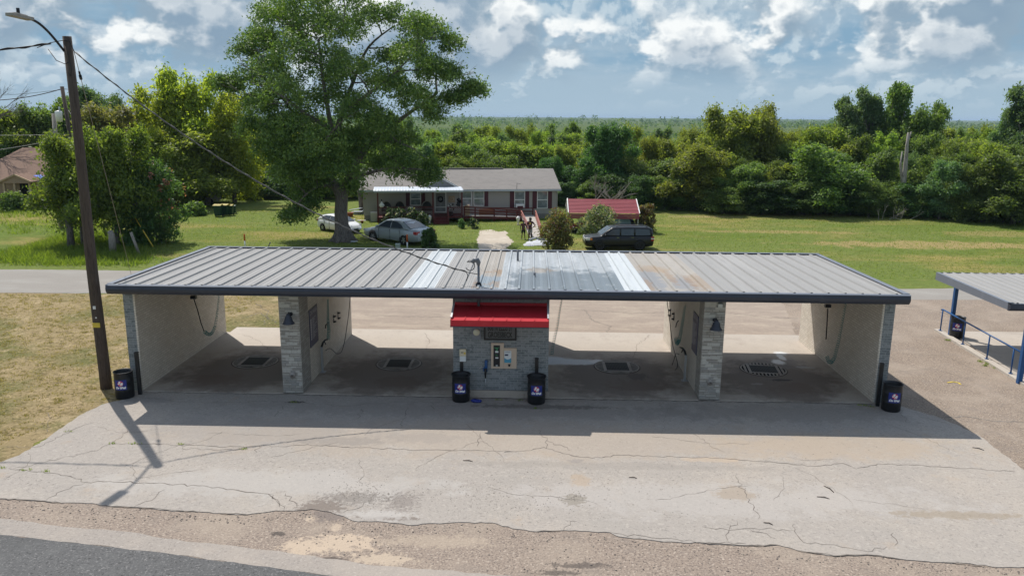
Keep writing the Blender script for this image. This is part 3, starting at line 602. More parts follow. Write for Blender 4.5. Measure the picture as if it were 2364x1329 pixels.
for o, lab in zip(roof_sheets(wash, RX0+0.12, RX1-0.12, RY0+0.10, RY1-0.05, roof_z, specs), [None, None, 'bright new silver roof sheet', None, 'worn roof sheet with bare grey patches', 'dull galvanised roof sheet', 'dull galvanised roof sheet', 'dull galvanised roof sheet', 'bright new silver roof sheet', 'rust streaked roof sheet', None]):
    if lab: o['label'] = lab
# front gutter: box gutter with a sloped face
mb = MB(); pr = [(RY0, RZF+0.005), (RY0+0.11, RZF+0.005), (RY0+0.11, 3.43), (RY0+0.05, 3.43), (RY0-0.02, 3.52), (RY0-0.035, 3.60)]
mb.prism(pr, 'x', RX0, RX1)
mb.prism([(RY0-0.03, RZF+0.005), (RY0+0.0, RZF+0.03), (RY0+0.12, RZF+0.03), (RY0+0.12, RZF+0.007)], 'x', RX0, RX1, 1)
mb.build('gutter', ['trim_navy', 'trim_grey'], wash)
for sx in (RX0, RX1-0.13):
    mb = MB()
    mb.prism([(RY0+0.115, 3.45), (RY1, 3.40), (RY1, RZB+0.03), (RY0+0.115, RZF+0.025)], 'x', sx, sx+0.13)
    mb.prism([(RY0+0.12, RZF+0.027), (RY1+0.02, RZB+0.032), (RY1+0.02, RZB+0.05), (RY0+0.12, RZF+0.045)], 'x', sx-0.02, sx+0.15, 1)
    mb.build('rake_trim', ['trim_navy', 'trim_grey'], wash)
MB().box(RX0+0.135, RY1-0.02, 3.42, RX1-0.135, RY1+0.05, RZB+0.045).box(RX0-0.015, RY1-0.10, RZB+0.047, RX1+0.015, RY1+0.07, RZB+0.062, 1).build('rear_trim', ['trim_navy', 'trim_grey'], wash)
# end walls: white painted brick inside, grey brick outside and at the front end
for (xo, xi) in ((-12.5, -12.126), (11.64, 11.261)):
    s = 1 if xi > xo else -1
    mb = MB()
    a, b = sorted((xo, xi - s*0.06)); mb.box(a, 0.0, ZF-0.05, b, 7.02, 3.44, 0)
    a, b = sorted((xi - s*0.06, xi)); mb.box(a, 0.004, ZF-0.05, b, 7.016, 3.44, 1)
    mb.build('end_wall', ['grey_brick', 'white_brick'], wash)
# dividing walls with stacked-stone end columns
for (xa, xb, sg, side) in ((-7.55, -6.905, 1, -6.925), (5.771, 6.437, -1, 5.79)):
    mb = MB().box(xa, -0.02, ZF-0.02, xb, 0.94 if sg > 0 else 0.62, 3.44)
    r2 = random.Random(7)
    z = ZF
    while z < 3.36:                                          # single stones stand a little proud of the column's front
        h = r2.choice([0.06, 0.085, 0.11]); x = xa + 0.01
        while x < xb - 0.12:
            wd = r2.uniform(0.12, 0.36); xe = min(xb-0.012, x+wd)
            if r2.random() < 0.62: mb.box(x+0.004, -0.02-r2.uniform(0.004, 0.012), z+0.004, xe-0.004, 0.0, min(z+h-0.004, 3.40), r2.choice([0, 1, 1, 2]))
            x += wd
        z += h
    mat_l = ['ledge_stone', 'stone_pale', 'stone_mid']
    if 'stone_pale' not in M:
        mat('stone_pale', (0.46, 0.44, 0.40), 0.9, layers=[(14, (0.36, 0.345, 0.32), 0.48, 0.7, 0.8), (4, (0.53, 0.51, 0.47), 0.5, 0.7, 0.5)], bump=(22, 0.8, 0.02))
        mat('stone_mid', (0.30, 0.29, 0.27), 0.9, layers=[(14, (0.22, 0.215, 0.205), 0.48, 0.7, 0.8), (4, (0.36, 0.345, 0.32), 0.5, 0.7, 0.5)], bump=(22, 0.8, 0.02))
    mb.build('stone_column', mat_l, wash)
    y0 = 0.95 if sg > 0 else 0.63
    xw = (xa+0.12, side) if sg > 0 else (side, xb-0.12)
    MB().box(xw[0], y0, ZF-0.02, xw[1], 7.0, 3.44).build('divider_wall', 'white_brick', wash)
# equipment room
mb = MB().box(-2.052, 0.0, 0.27, 0.972, 6.6, 3.44).box(-2.10, -0.05, 0.0, 1.02, 6.65, 0.265, 1)
mb.build('equipment_room', ['grey_brick', 'bay_concrete'], wash)
mb = MB()   # red metal awning with standing seams
AX0, AX1, AYF, AZB, AZF = -1.98, 0.93, -1.48, 3.06, 2.945
mb.prism([(-0.005, AZB), (AYF, AZF), (AYF, AZF-0.18), (AYF+0.02, AZF-0.18), (AYF+0.02, AZF-0.03), (-0.005, AZB-0.03)], 'x', AX0, AX1)
mb.box(AX0, -0.045, AZB+0.002, AX1, -0.002, AZB+0.09)
for k in range(8):
    x = AX0+0.003 + (AX1-AX0-0.03)*k/7
    mb.prism([(-0.05, AZB+0.022), (AYF+0.002, AZF+0.025), (AYF+0.002, AZF+0.001), (-0.05, AZB-0.003)], 'x', x, x+0.022)
aw = mb.build('awning', 'awning_red', wash)
MB().box(AX0-0.005, AYF-0.012, AZF-0.205, AX1+0.005, AYF+0.035, AZF-0.182).build('awning_edge', 'trim_navy', aw)
for x in (AX0+0.02, AX1-0.02):
    MB().bar((x, -0.02, 3.40), (x, AYF+0.12, AZF+0.05), 0.05, 0.05).build('awning_brace', 'zinc', aw)
mb = MB()   # service mast with weather head
mx_, my_ = -1.235, -0.10
mb.tube([(mx_, my_, 2.55), (mx_, my_, 4.36)], 0.038, 10)
mb.tube([(mx_, my_, 4.34), (mx_, my_, 4.42), (mx_-0.04, my_, 4.50), (mx_-0.13, my_, 4.50), (mx_-0.2, my_, 4.42)], [0.045, 0.07, 0.085, 0.08, 0.05], 10)
mb.lathe([(0.10, 3.71), (0.09, 3.76), (0.042, 3.82)], (mx_, my_, 0), 12, 1)
mb.build('service_mast', ['grey_conduit', 'black_metal'], wash)
for vx_, vy_, vh_ in ((-0.11, 4.6, 4.05), (0.5, 1.6, 3.8)): MB().tube([(vx_, vy_, 3.6), (vx_, vy_, vh_)], 0.04, 8).build('vent_pipe', 'grey_conduit', wash)
# ---- things fixed to the equipment room front
sign = empty('address_sign', (-0.56, -0.02, 2.22), 0, 'black framed metal address sign under the red awning', 'sign')
sw, sh = 0.515, 0.285
fr = MB()
fr.box(-sw, -0.03, -sh, sw, 0.0, -sh+0.055).box(-sw, -0.03, sh-0.055, sw, 0, sh).box(-sw, -0.03, -sh+0.056, -sw+0.05, 0, sh-0.056).box(sw-0.05, -0.03, -sh+0.056, sw, 0, sh-0.056)
fr.build('frame', 'sign_frame', sign)
MB().box(-sw+0.052, -0.012, -sh+0.057, sw-0.052, -0.002, sh-0.057).build('sign_face', 'sign_face', sign)
def lettering(parent, name, body, size, x, y, z, matn, shear=0.0, bold=0.0, width=None, d=0.006):
    vs, fs = text_mesh(body, size, shear, bold)
    if width:
        w0 = max(v[0] for v in vs)-min(v[0] for v in vs); k = width/w0
    else: k = 1
    cxm = (max(v[0] for v in vs)+min(v[0] for v in vs))/2
    mb = MB().add([(x+(a-cxm)*k, y, z+b) for a, b in vs], fs)
    return mb.build(name, matn, parent)
lettering(sign, 'lettering', '808 N ELLIS ST', 0.27, 0, -0.018, 0.11, 'letter_black', width=0.80, bold=0.006)
lettering(sign, 'lettering', 'GROESBECK', 0.25, 0, -0.018, -0.115, 'letter_black', width=0.78, bold=0.006)
mt = empty('electric_meter', (-1.30, -0.02, 2.20), 0, 'round glass electric meter on its grey box left of the address sign', 'meter')
MB().box(-0.14, -0.09, -0.24, 0.14, 0.0, 0.24).build('meter_box', 'grey_brick' if False else 'trim_grey', mt, bevel=0.012)
MB().lathe([(0.0, 0.0), (0.105, 0.0), (0.11, 0.05), (0.10, 0.09), (0.0, 0.10)], n=20, xf=Matrix.Translation((0, -0.09, 0.02)) @ Matrix.Rotation(math.pi/2, 4, 'X')).build('glass_cover', 'glass_lens', mt)
vm = empty('change_machine', (-0.44, -0.005, 1.43), 0, 'beige wall panel with vacuum strip and blue change machine', 'change machine')
MB().box(-0.405, -0.05, -0.42, 0.0, 0, 0.42).box(0.002, -0.045, -0.42, 0.405, 0, 0.26).build('wall_plate', 'beige_metal', vm, bevel=0.006)
MB().box(-0.33, -0.058, -0.35, -0.125, -0.0505, 0.345).build('vacuum_strip', 'black_metal', vm)
lettering(vm, 'lettering', 'VACUUM', 0.055, -0.23, -0.0605, 0.265, 'letter_green', width=0.165)
for q in ((-0.275, 0.105, -0.175, 0.16), (-0.27, -0.085, -0.175, -0.045), (-0.255, -0.335, -0.195, -0.305)): MB().box(q[0], -0.0615, q[1], q[2], -0.0585, q[3]).build('white_decal', 'panel_white', vm)
lettering(vm, 'lettering', '2', 0.15, -0.228, -0.0605, 0.20, 'letter_green', bold=0.004)
lettering(vm, 'lettering', '75¢', 0.06, -0.228, -0.0605, 0.015, 'letter_green')
MB().box(0.012, -0.054, -0.225, 0.235, -0.0455, 0.17).build('change_panel', 'panel_white', vm)
mb = MB(); pts = [(0.013, -0.224), (0.234, -0.224), (0.234, -0.06)] + [(0.234-0.221*t, -0.06-0.055*math.sin(math.pi*t)) for t in (0.25, 0.5, 0.75)] + [(0.013, -0.06)]
mb.add([(a, -0.0565, b) for a, b in pts], [tuple(range(len(pts)))]).build('blue_wave', 'panel_aqua', vm)
lettering(vm, 'lettering', 'CHANGE', 0.06, 0.118, -0.0565, 0.125, 'sign_navy', width=0.17)
MB().box(0.03, -0.062, 0.01, 0.135, -0.055, 0.06).build('bill_slot', 'sign_navy', vm)
MB().prism([(0.13, -0.27), (0.215, -0.27), (0.195, -0.345), (0.15, -0.345)], 'y', -0.075, -0.046).build('coin_cup', 'black_metal', vm)
cb = empty('coin_box', (-1.74, -0.005, 1.43), 0, 'small cream coin box with labels on grey brick', 'coin box')
MB().box(-0.105, -0.09, -0.02, 0.105, 0, 0.21).box(-0.10, -0.085, -0.20, 0.10, 0, -0.022, 1).build('box', ['cream_box', 'panel_white'], cb, bevel=0.008)
MB().box(-0.06, -0.0935, 0.09, 0.02, -0.0905, 0.115, 0).box(0.03, -0.0935, 0.05, 0.09, -0.0905, 0.11, 1).build('label_plate', ['black_metal', 'yellow'], cb)
MB().tube([(-0.10, -0.04, -0.16), (-0.14, -0.06, -0.16), (-0.15, -0.06, -0.18)], 0.012, 6).build('tap', 'zinc', cb)
ah = empty('air_hose', (-1.02, -0.005, 1.0), 0, 'blue air hose holder with dangling nozzle left of the beige panel', 'air hose')
MB().box(-0.03, -0.05, -0.10, 0.06, 0, 0.27).box(-0.075, -0.09, -0.08, 0.06, -0.052, 0.04).build('bracket', 'blue_post', ah, bevel=0.005)
MB().tube([(-0.06, -0.07, 0.06), (-0.14, -0.09, 0.06), (-0.22, -0.09, -0.01)], 0.012, 6).build('lever', 'zinc', ah)
MB().tube([(0.0, -0.11, -0.30), (0.0, -0.11, -0.62)], 0.012, 6).build('nozzle', 'zinc', ah)
MB().tube([(0.0, -0.11, 0.02), (0.0, -0.12, -0.1), (0.0, -0.11, -0.3)], [0.05, 0.035, 0.02], 8).build('grip', 'black_plastic', ah)
# ============================================================ trash barrels
def make_barrel(flare=True):
    root = empty('trash_barrel')
    r = 0.295
    prof = [(0.0, 0.0), (r-0.02, 0.0), (r, 0.03), (r, 0.28), (r+0.012, 0.295), (r, 0.31), (r, 0.57), (r+0.012, 0.585), (r, 0.60), (r-0.004, 0.84)]
    prof += [(r+0.03, 0.885), (r+0.035, 0.90), (r+0.012, 0.90)] if flare else [(r+0.008, 0.87), (r+0.012, 0.885), (r-0.005, 0.89)]
    prof += [(r-0.03, 0.82), (r-0.04, 0.25), (0, 0.22)]
    MB().lathe(prof, n=32).build('barrel', 'black_plastic', root)
    st = MB(); n = 10; wA = 0.62; rr = r+0.0135
    a0 = -math.pi/2
    vs = []
    for k in range(n+1):
        a = a0 - wA + 2*wA*k/n
        for z in (0.33, 0.66): vs.append((rr*math.cos(a), rr*math.sin(a), z))
    st.add(vs, [(2*k, 2*k+2, 2*k+3, 2*k+1) for k in range(n)], 0, True)
    sk = st.build('sticker', 'sticker_blue', root)
    def wrap(vs, fs, name, matn, off, dr):
        o = MB().add([((rr+dr)*math.cos(a0+x/rr), (rr+dr)*math.sin(a0+x/rr), z) for x, z in vs], fs)
        return o.build(name, matn, sk)
    circ = [(0.09*math.cos(2*math.pi*k/20), 0.545+0.09*math.sin(2*math.pi*k/20)) for k in range(20)]
    cm = MB(); ring = [circ[k] for k in range(20)]
    fs = []; vs2 = [(0, 0.545)] + ring
    for k in range(20): fs.append((0, 1+k, 1+(k+1) % 20))
    wrap(vs2, fs, 'emblem', 'sticker_red', 0, 0.002)
    for body, size, cxo, cz, bold, wd in (('3', 0.125, -0.038, 0.568, 0.011, None), ('B', 0.125, 0.030, 0.522, 0.011, None), ('Car Wash', 0.095, 0.0, 0.402, 0.008, 0.33)):
        v, f = text_mesh(body, size, 0.45, bold)
        c = (max(p[0] for p in v)+min(p[0] for p in v))/2; k = wd/(max(p[0] for p in v)-min(p[0] for p in v)) if wd else 1
        wrap([((x-c)*k+cxo, y+cz) for x, y in v], f, 'lettering', 'white_paint', 0, 0.004)
    return root
def add_post(root, dx_, dy_, h):
    MB().box(dx_-0.055, dy_-0.055, 0, dx_+0.055, dy_+0.055, h).box(dx_-0.063, dy_-0.063, h, dx_+0.063, dy_+0.063, h+0.03).build('post', 'black_plastic', root, bevel=0.006)
b1 = make_barrel(True); b2 = make_barrel(False)
bar = [(b1, (1064, 929), (0.0, 0.345), 1.36, 0.0, 'black barrel before the grey brick room, left of the blue hose holder'),
       (None, (1238, 934), (0.0, 0.36), 1.36, 0.0, 'black barrel before the grey brick room, right of the beige panel'),
       (b2, (288, 921), (0.40, 0.22), 1.42, 0.12, 'black barrel beside the tall brown utility pole'),
       (None, (2057, 951), (-0.33, 0.28), 1.42, -0.15, 'black barrel at the shaded right end wall of the wash'),
       (None, (2208, 783), (-0.1, 5.0), 0, -0.5, 'black barrel behind the blue pipe railing')]
for i, (src, (px, py), (ox, oy), h, rz, lab) in enumerate(bar):
    o = src if src else copy_tree(b1 if i == 1 else b2)
    if h:                                                    # each barrel keeps its own post
        for c in list(o.children):
            if c.name.startswith('post'): bpy.data.objects.remove(c)
        add_post(o, ox, oy, h)
    else:
        for c in list(o.children):
            if c.name.startswith('post'): bpy.data.objects.remove(c)
    p = G(px, py-3); o.location = (p.x, p.y+0.05, 0.024 if i < 4 else 0.04); o.scale = (0.95, 0.95, 0.97); o.rotation_euler.z = rz
    tag(o, lab, 'trash barrel', 'black car wash trash barrels')
tarp = MB(); r3 = random.Random(3)
for k in range(3): tarp.blob((-1.36+k*0.07, -0.46-k*0.02, 0.08), 0.10, 0.08, 0.05, 10, 6, 0, 0.25, r3)
tag(tarp.build('rag', 'sticker_blue'), 'crumpled dark blue rag beside a barrel', 'rag')

# ============================================================ wall lamps, round covers, camera box
def make_lamp():
    root = empty('wall_lamp')
    MB().lathe([(0, 0), (0.055, 0), (0.055, 0.03), (0, 0.03)], n=16, xf=Matrix.Rotation(math.pi/2, 4, 'X')).tube([(0, -0.03, 0), (0, -0.12, 0.02), (0, -0.2, 0.10), (0, -0.26, 0.11), (0, -0.30, 0.05)], 0.014, 8).build('arm', 'black_metal', root)
    MB().lathe([(0.0, 0.05), (0.05, 0.05), (0.065, 0.0), (0.105, -0.05), (0.11, -0.10), (0.118, -0.105), (0.135, -0.17), (0.185, -0.245), (0.19, -0.26), (0.18, -0.26), (0.12, -0.17), (0.09, -0.06), (0.0, -0.02)], (0, -0.30, 0.02), 24).build('shade', 'trim_navy', root)
    return root
lp = make_lamp()
for i, (x, lab) in enumerate(((-7.155, 'dark bell shaped wall lamp on the left stone column'), (6.10, 'dark bell shaped wall lamp on the right stone column'))):
    o = lp if i == 0 else copy_tree(lp)
    o.location = (x, -0.04, 2.70); tag(o, lab, 'wall lamp', 'bell lamps on the stone columns')
def make_cover():
    root = empty('pipe_cover')
    X = Matrix.Rotation(math.pi/2, 4, 'X')
    MB().lathe([(0, 0.035), (0.055, 0.035), (0.06, 0.02), (0.09, 0.02), (0.10, 0.0)], n=20, xf=X).build('plate', 'steel_frame', root)
    MB().box(-0.035, -0.045, -0.012, 0.035, -0.036, 0.012).build('handle', 'black_metal', root)
    return root
cv = make_cover()
for i, (x, z, lab) in enumerate(((-7.22, 0.68, 'round grey metal cover low on the left stone column'), (6.10, 0.66, 'round grey metal cover low on the right stone column'))):
    o = cv if i == 0 else copy_tree(cv)
    o.location = (x, -0.045, z); tag(o, lab, 'cover', 'round metal covers on the stone columns')
jb = empty('junction_box', (6.25, -0.045, 3.16), 0, 'small grey junction box high on the right stone column', 'junction box')
MB().box(-0.07, -0.05, -0.06, 0.07, 0, 0.06).build('box', 'zinc', jb, bevel=0.006)
MB().box(-0.075, -0.055, 0.062, 0.075, 0.0, 0.075).build('lid', 'black_metal', jb)

# ============================================================ floor drains
def make_drain():
    root = empty('floor_drain')
    R0 = 0.80
    MB().lathe([(R0-0.05, 0.0), (R0-0.05, 0.012), (R0, 0.012), (R0+0.012, 0.0)], n=40).build('rim', 'steel_frame', root)
    MB().lathe([(0.0, 0.002), (R0+0.03, 0.002), (R0+0.03, 0.0)], n=40).build('pit', 'hole_dark', root)
    mb = MB(); hw, hh = 0.40, 0.46                                   # flat ring plate round a square grate, slotted at both sides
    for s in (-1, 1):
        for k in range(9):                                           # bars between the slots
            y = -0.50 + k*0.125
            xo = math.sqrt(max(0, (R0-0.05)**2 - y*y))
            if xo > hw+0.02: mb.box(*sorted((s*(hw+0.0), s*(xo+0.01)))[:1], y-0.028, 0.006, sorted((s*(hw+0.0), s*(xo+0.01)))[1], y+0.028, 0.014)
        mb.box(min(s*hw, s*(hw+0.10)), -0.56, 0.0145, max(s*hw, s*(hw+0.10)), 0.56, 0.0165)
        mb.box(-hw+0.004, min(s*hh, s*(hh+0.09)), 0.0145, hw-0.004, max(s*hh, s*(hh+0.09)), 0.0165)
        mb.box(-0.42, min(s*(hh+0.14), s*(hh+0.22)), 0.0145, 0.42, max(s*(hh+0.14), s*(hh+0.22)), 0.0165)
    mb.build('plate', 'steel_frame', root)
    g = MB()
    for k in range(15): g.box(-hw+0.01+k*0.0565, -hh, 0.006, -hw+0.028+k*0.0565, hh, 0.012)
    for k in range(17): g.box(-hw, -hh+0.005+k*0.0565, 0.0125, hw, -hh+0.022+k*0.0565, 0.016)
    g.build('grate', 'grate_dark', root)
    return root
dr = make_drain()
for i, ((px, py), rz, lab) in enumerate((((590, 838), 0, 'round steel drain grate in the leftmost bay'), ((921, 843), 0, 'round steel drain grate in the bay between left column and grey room'), ((1424, 850), 0, 'round steel drain grate with soap foam reaching its edge'), ((1762, 856), math.pi/2-0.12, 'round steel drain grate turned sideways in the rightmost bay'))):
    o = dr if i == 0 else copy_tree(dr)
    p = G(px, py); o.location = (p.x, p.y, ZF+0.003); o.rotation_euler.z = rz
    tag(o, lab, 'floor drain', 'round floor drains in the wash bays')
# ============================================================ vacuum / spray hoses in the bays
def coil(mb, pts, r0, r1, turns, wr=0.009, mi=0, seg=9):
    """helix round a path; r0 -> r1 coil radius"""
    pts = [Vector(p) for p in pts]; L = [0]
    for i in range(1, len(pts)): L.append(L[-1] + (pts[i]-pts[i-1]).length)
    out = []; N = int(turns*seg)
    for k in range(N+1):
        t = k/N*L[-1]; i = max(j for j in range(len(L)) if L[j] <= t+1e-9); i = min(i, len(pts)-2)
        f = (t-L[i])/max(1e-6, L[i+1]-L[i]); p = pts[i].lerp(pts[i+1], f); d = (pts[i+1]-pts[i]).normalized()
        s = d.orthogonal().normalized(); u = d.cross(s); a = 2*math.pi*k/seg
        rr = r0 + (r1-r0)*k/N
        out.append(p + (s*math.cos(a)+u*math.sin(a))*rr)
    mb.tube(out, wr, 5, mi)
def foam_brush(x, side, y, zt, yb, zb, lab):
    """boom-hung foam brush hose: black rod, teal coil in the sag, thin coil up to the roof"""
    root = empty('brush_hose', (x, y, zt), 0, lab, 'hose', 'coiled hoses in the wash bays')
    MB().box(-0.07, -0.10, 1.16, 0.07, 0.10, 1.24).build('boom', 'black_metal', root)
    return root
def hose_set(lab, rod, coilpts, mat_top, boom=None, group='coiled hoses in the wash bays'):
    root = empty('coil_hose', coilpts[0], 0, lab, 'hose', group)
    o = Vector(coilpts[0]); loc = lambda L: [Vector(p)-o for p in L]
    if rod: MB().tube(loc(rod), 0.020, 6).build('wand', 'hose_black', root)
    n = len(coilpts); h = max(2, int(n*0.6))
    mb = MB(); coil(mb, loc(coilpts), 0.065, 0.030, 34, 0.0075); mb.build('coil', mat_top, root)
    if boom:
        mb = MB(); c = Vector(boom)-o
        mb.box(c.x-0.10, c.y-0.07, c.z-0.05, c.x+0.10, c.y+0.07, c.z+0.06); mb.build('boom_head', 'black_metal', root)
    return root
def vpath(X, *px): return [VX(a, b, X) for a, b in px]
h1 = vpath(-11.85, (472, 765), (478, 770), (484, 772), (490, 768), (496, 755), (500, 735), (503, 710), (506, 680))
hose_set('teal coiled hose with black wand hanging on the far left white wall', vpath(-11.85, (447, 688), (456, 715), (464, 745), (471, 764)), h1, 'hose_teal', VX(447, 686, -11.85))
h2 = vpath(11.0, (1909, 822), (1913, 834), (1919, 836), (1926, 826), (1934, 795), (1942, 755), (1950, 712), (1953, 698))
hose_set('teal coiled hose with black wand hanging on the far right white wall', vpath(11.0, (1911, 712), (1909, 750), (1907, 783)), h2, 'hose_teal', VX(1911, 706, 11.0))
h3 = vpath(-6.72, (758, 783), (759, 765), (757, 740), (757, 715), (757, 690))
hose_set('teal coiled hose on the divider wall behind the left stone column', vpath(-6.72, (751, 757), (752, 750), (759, 744)), h3, 'hose_teal')
h4 = vpath(5.60, (1560, 780), (1563, 793), (1568, 786), (1572, 765), (1577, 735), (1581, 705)) 
hose_set('teal coiled hose on the divider wall behind the right stone column', vpath(5.60, (1560, 755), (1562, 745), (1566, 740)), h4, 'hose_teal')
h5 = [V(a, b, 4.0) for a, b in ((1274, 818), (1276, 800), (1280, 780), (1286, 755), (1290, 730), (1294, 705), (1297, 690))]
hose_set('thin teal coiled hose hanging beside the grey brick room', None, h5, 'hose_teal')
def spray_stand(foot, X, top, path, lab, gx):
    root = empty('spray_gun', (foot.x, foot.y, ZF), 0, lab, 'spray gun', 'spray guns on their stands')
    MB().box(-0.035, -0.035, 0, 0.035, 0.035, 0.92).box(-0.11, -0.11, 0, 0.11, 0.11, 0.015).build('stand', 'zinc', root)
    MB().tube([(0, 0, 0.90), (gx*0.05, 0.02, 1.05), (gx*0.12, 0.05, 1.14), (gx*0.2, 0.12, 1.15)], [0.04, 0.035, 0.03, 0.02], 8).tube([(gx*0.10, 0.03, 1.10), (gx*0.14, 0.05, 0.98)], 0.02, 6).build('gun', 'black_plastic', root)
    o = Vector((foot.x, foot.y, ZF)); pts = [Vector(p)-o for p in path]
    # smooth the hose
    sm = []
    for i in range(len(pts)-1):
        p0 = pts[max(i-1, 0)]; p1 = pts[i]; p2 = pts[i+1]; p3 = pts[min(i+2, len(pts)-1)]
        for t in (0, .25, .5, .75):
            sm.append(0.5*((2*p1)+(p2-p0)*t+(2*p0-5*p1+4*p2-p3)*t*t+(3*p1-p0-3*p2+p3)*t**3))
    sm.append(pts[-1])
    MB().tube(sm, 0.013, 6).build('hose', 'hose_black', root)
fl = G(745, 858, ZF)
spray_stand(fl, -6.7, 0, vpath(-6.62, (752, 808), (762, 804), (770, 810), (778, 816), (788, 812), (795, 790), (800, 760), (806, 715), (808, 686)), 'black spray gun on a steel stand in the bay left of the room', 1)
fr_ = G(1580, 878, ZF)
spray_stand(fr_, 5.6, 0, vpath(5.55, (1568, 818), (1560, 816), (1556, 830), (1550, 848), (1552, 857), (1562, 850), (1564, 838), (1558, 815), (1552, 790), (1546, 740), (1540, 695)), 'black spray gun on a steel stand in the bay right of the room', -1)
def price_board(X, sgn, y0, y1, z0, z1, lab):
    root = empty('price_board', (X, (y0+y1)/2, (z0+z1)/2), 0, lab, 'sign', 'navy boards on the divider walls')
    hw_, hh_ = (y1-y0)/2, (z1-z0)/2
    a, b = sorted((0, sgn*0.02)); MB().box(a, -hw_, -hh_, b, hw_, hh_).build('board', 'sign_navy', root)
    def put(body, size, yc, zc, wd):
        v, f = text_mesh(body, size); c = (max(p[0] for p in v)+min(p[0] for p in v))/2; k = wd/(max(p[0] for p in v)-min(p[0] for p in v))
        # board on a wall facing +x (sgn>0): its text runs towards +y when read from the bay
        MB().add([(sgn*0.0235, sgn*((x-c)*k)+yc, y+zc) for x, y in v], f).build('lettering', 'sign_print', root)
    put('CAR WASH', 0.20, 0, hh_-0.14, hw_*1.7)
    mb = MB(); r4 = random.Random(9)
    for k in range(9):                                       # rows of print far too small to read: symbol block and text bars
        z = hh_-0.36-k*(2*hh_-0.55)/9
        s = sgn
        def bar_(ya, yb, za, zb): mb.add([(s*0.0235, s*ya, za), (s*0.0235, s*yb, za), (s*0.0235, s*yb, zb), (s*0.0235, s*ya, zb)], [(0, 1, 2, 3)])
        bar_(-hw_*0.85, -hw_*0.55, z-0.035, z+0.035)
        L = r4.uniform(0.5, 1.3)*hw_
        bar_(-hw_*0.4, -hw_*0.4+L, z+0.012, z+0.03); bar_(-hw_*0.4, -hw_*0.4+L*r4.uniform(.5, .9), z-0.03, z-0.014)
    mb.build('print_rows', 'sign_print', root)
price_board(-6.923, 1, 1.05, 2.02, 1.25, 2.53, 'navy board of white print on the left divider wall')
price_board(5.788, -1, 0.70, 1.48, 1.30, 2.60, 'navy board of white print on the right divider wall')
def hook(X, s, y, z, lab):
    root = empty('mat_clip', (X, y, z), 0, lab, 'clip', 'mat clips on the divider walls')
    for dz_ in (-0.10, 0.10):
        a, b = sorted((0, s*0.09)); MB().box(a, -0.06, dz_-0.02, b, 0.06, dz_+0.02).build('jaw', 'black_metal', root)
    a, b = sorted((0, s*0.02)); MB().box(a, -0.03, -0.16, b, 0.03, 0.16).build('backplate', 'steel_frame', root)
for X, s, px, py, lab in ((-6.92, 1, 770, 736, 'dark mat clip nearer the left navy board'), (-6.92, 1, 780, 728, 'dark mat clip farther from the left navy board'), (5.785, -1, 1556, 730, 'dark mat clip nearer the right navy board'), (5.785, -1, 1548, 722, 'dark mat clip farther from the right navy board')):
    p = VX(px, py, X); hook(X, s, p.y, p.z, lab)

# ============================================================ second canopy on the right
can = empty('side_canopy', (17.5, 3.0, 0), 0, 'second smaller open canopy with corrugated roof on blue posts at right edge', 'canopy')
def loc(o, x, y, z): return (x-17.5, y-3.0, z)
KX0, KX1, KY0, KY1, KZF, KZB = 16.95, 33.0, 2.95, 8.05, 2.62, 2.72
MBk = MB()
kz = lambda y: KZF + (KZB-KZF)*(y-(KY0-3.0))/(KY1-KY0)
for o in roof_sheets(can, KX0-17.5+0.12, KX1-17.5, KY0-3.0+0.1, KY1-3.0-0.02, kz, [(KX1-17.5, 'roof_tan', 0)], 0.36, 0.04): pass
MB().box(KX0-17.38, 0.10, 2.43, KX1-17.5, 4.95, 2.50).build('roof_deck', 'soffit', can)
MB().prism([(-0.05, KZF+0.01), (0.08, KZF+0.01), (0.08, 2.38), (0.0, 2.38), (-0.08, 2.48)], 'x', KX0-17.5, KX1-17.5).build('gutter', 'trim_navy', can)
mb = MB(); mb.prism([(0.082, 2.40), (5.05, 2.44), (5.05, KZB+0.03), (0.082, KZF+0.03)], 'x', KX0-17.5, KX0-17.5+0.12); mb.box(KX0-17.52, -0.05, KZF+0.034, KX0-17.36, 0.082, KZF+0.05, 1)
mb.build('rake_trim', ['trim_grey', 'trim_navy'], can)
MB().box(KX0-17.38, 4.97, 2.45, KX1-17.5, 5.05, KZB+0.02).build('rear_trim', 'trim_navy', can)
for (px, py) in ((2193, 778), (2352, 885)):
    p = G(px, py); MB().box(p.x-17.5-0.07, p.y-3-0.07, 0, p.x-17.5+0.07, p.y-3+0.07, 2.45).build('post', 'blue_post', can, bevel=0.008)
for x in (9.5,):
    for y in (0.6, 4.4): MB().box(x-0.07, y-0.07, 0, x+0.07, y+0.07, 2.45).build('post', 'blue_post', can, bevel=0.008)
rl_ = empty('pipe_railing', (17.8, 8.5, 0.10), 0, 'blue pipe railing along the kerb of the side canopy', 'railing')
A = G(2170, 768); B = G(2332, 868); A.z = B.z = 0.10
o_ = Vector((17.8, 8.5, 0.10)); dAB = (B-A)
C_ = A + dAB*1.32
MB().tube([A-o_+Vector((0, .12, .88)), A-o_+Vector((0, 0, 0.92)), C_-o_+Vector((0, 0, 0.92))], 0.032, 8).build('rail', 'blue_post', rl_)
for t in (0.0, 0.36, 0.70, 1.0, 1.3):
    p = A + dAB*t - o_
    MB().cyl(p, p+Vector((0, 0, 0.89)), 0.028, 8).cyl(p, p+Vector((0, 0, 0.02)), 0.07, 10).build('post', 'blue_post', rl_)
mb = MB(); d2 = dAB.to_2d().normalized(); n2 = Vector((d2.y, -d2.x))*0.0
for k in range(4):
    a = A.to_2d()-d2*0.3 + d2*k*2.05; b = a + d2*2.03
    mb.bar((a.x, a.y, 0.05), (b.x, b.y, 0.05), 0.26, 0.10)
tag(mb.build('kerb', 'apron_concrete'), kind='structure')
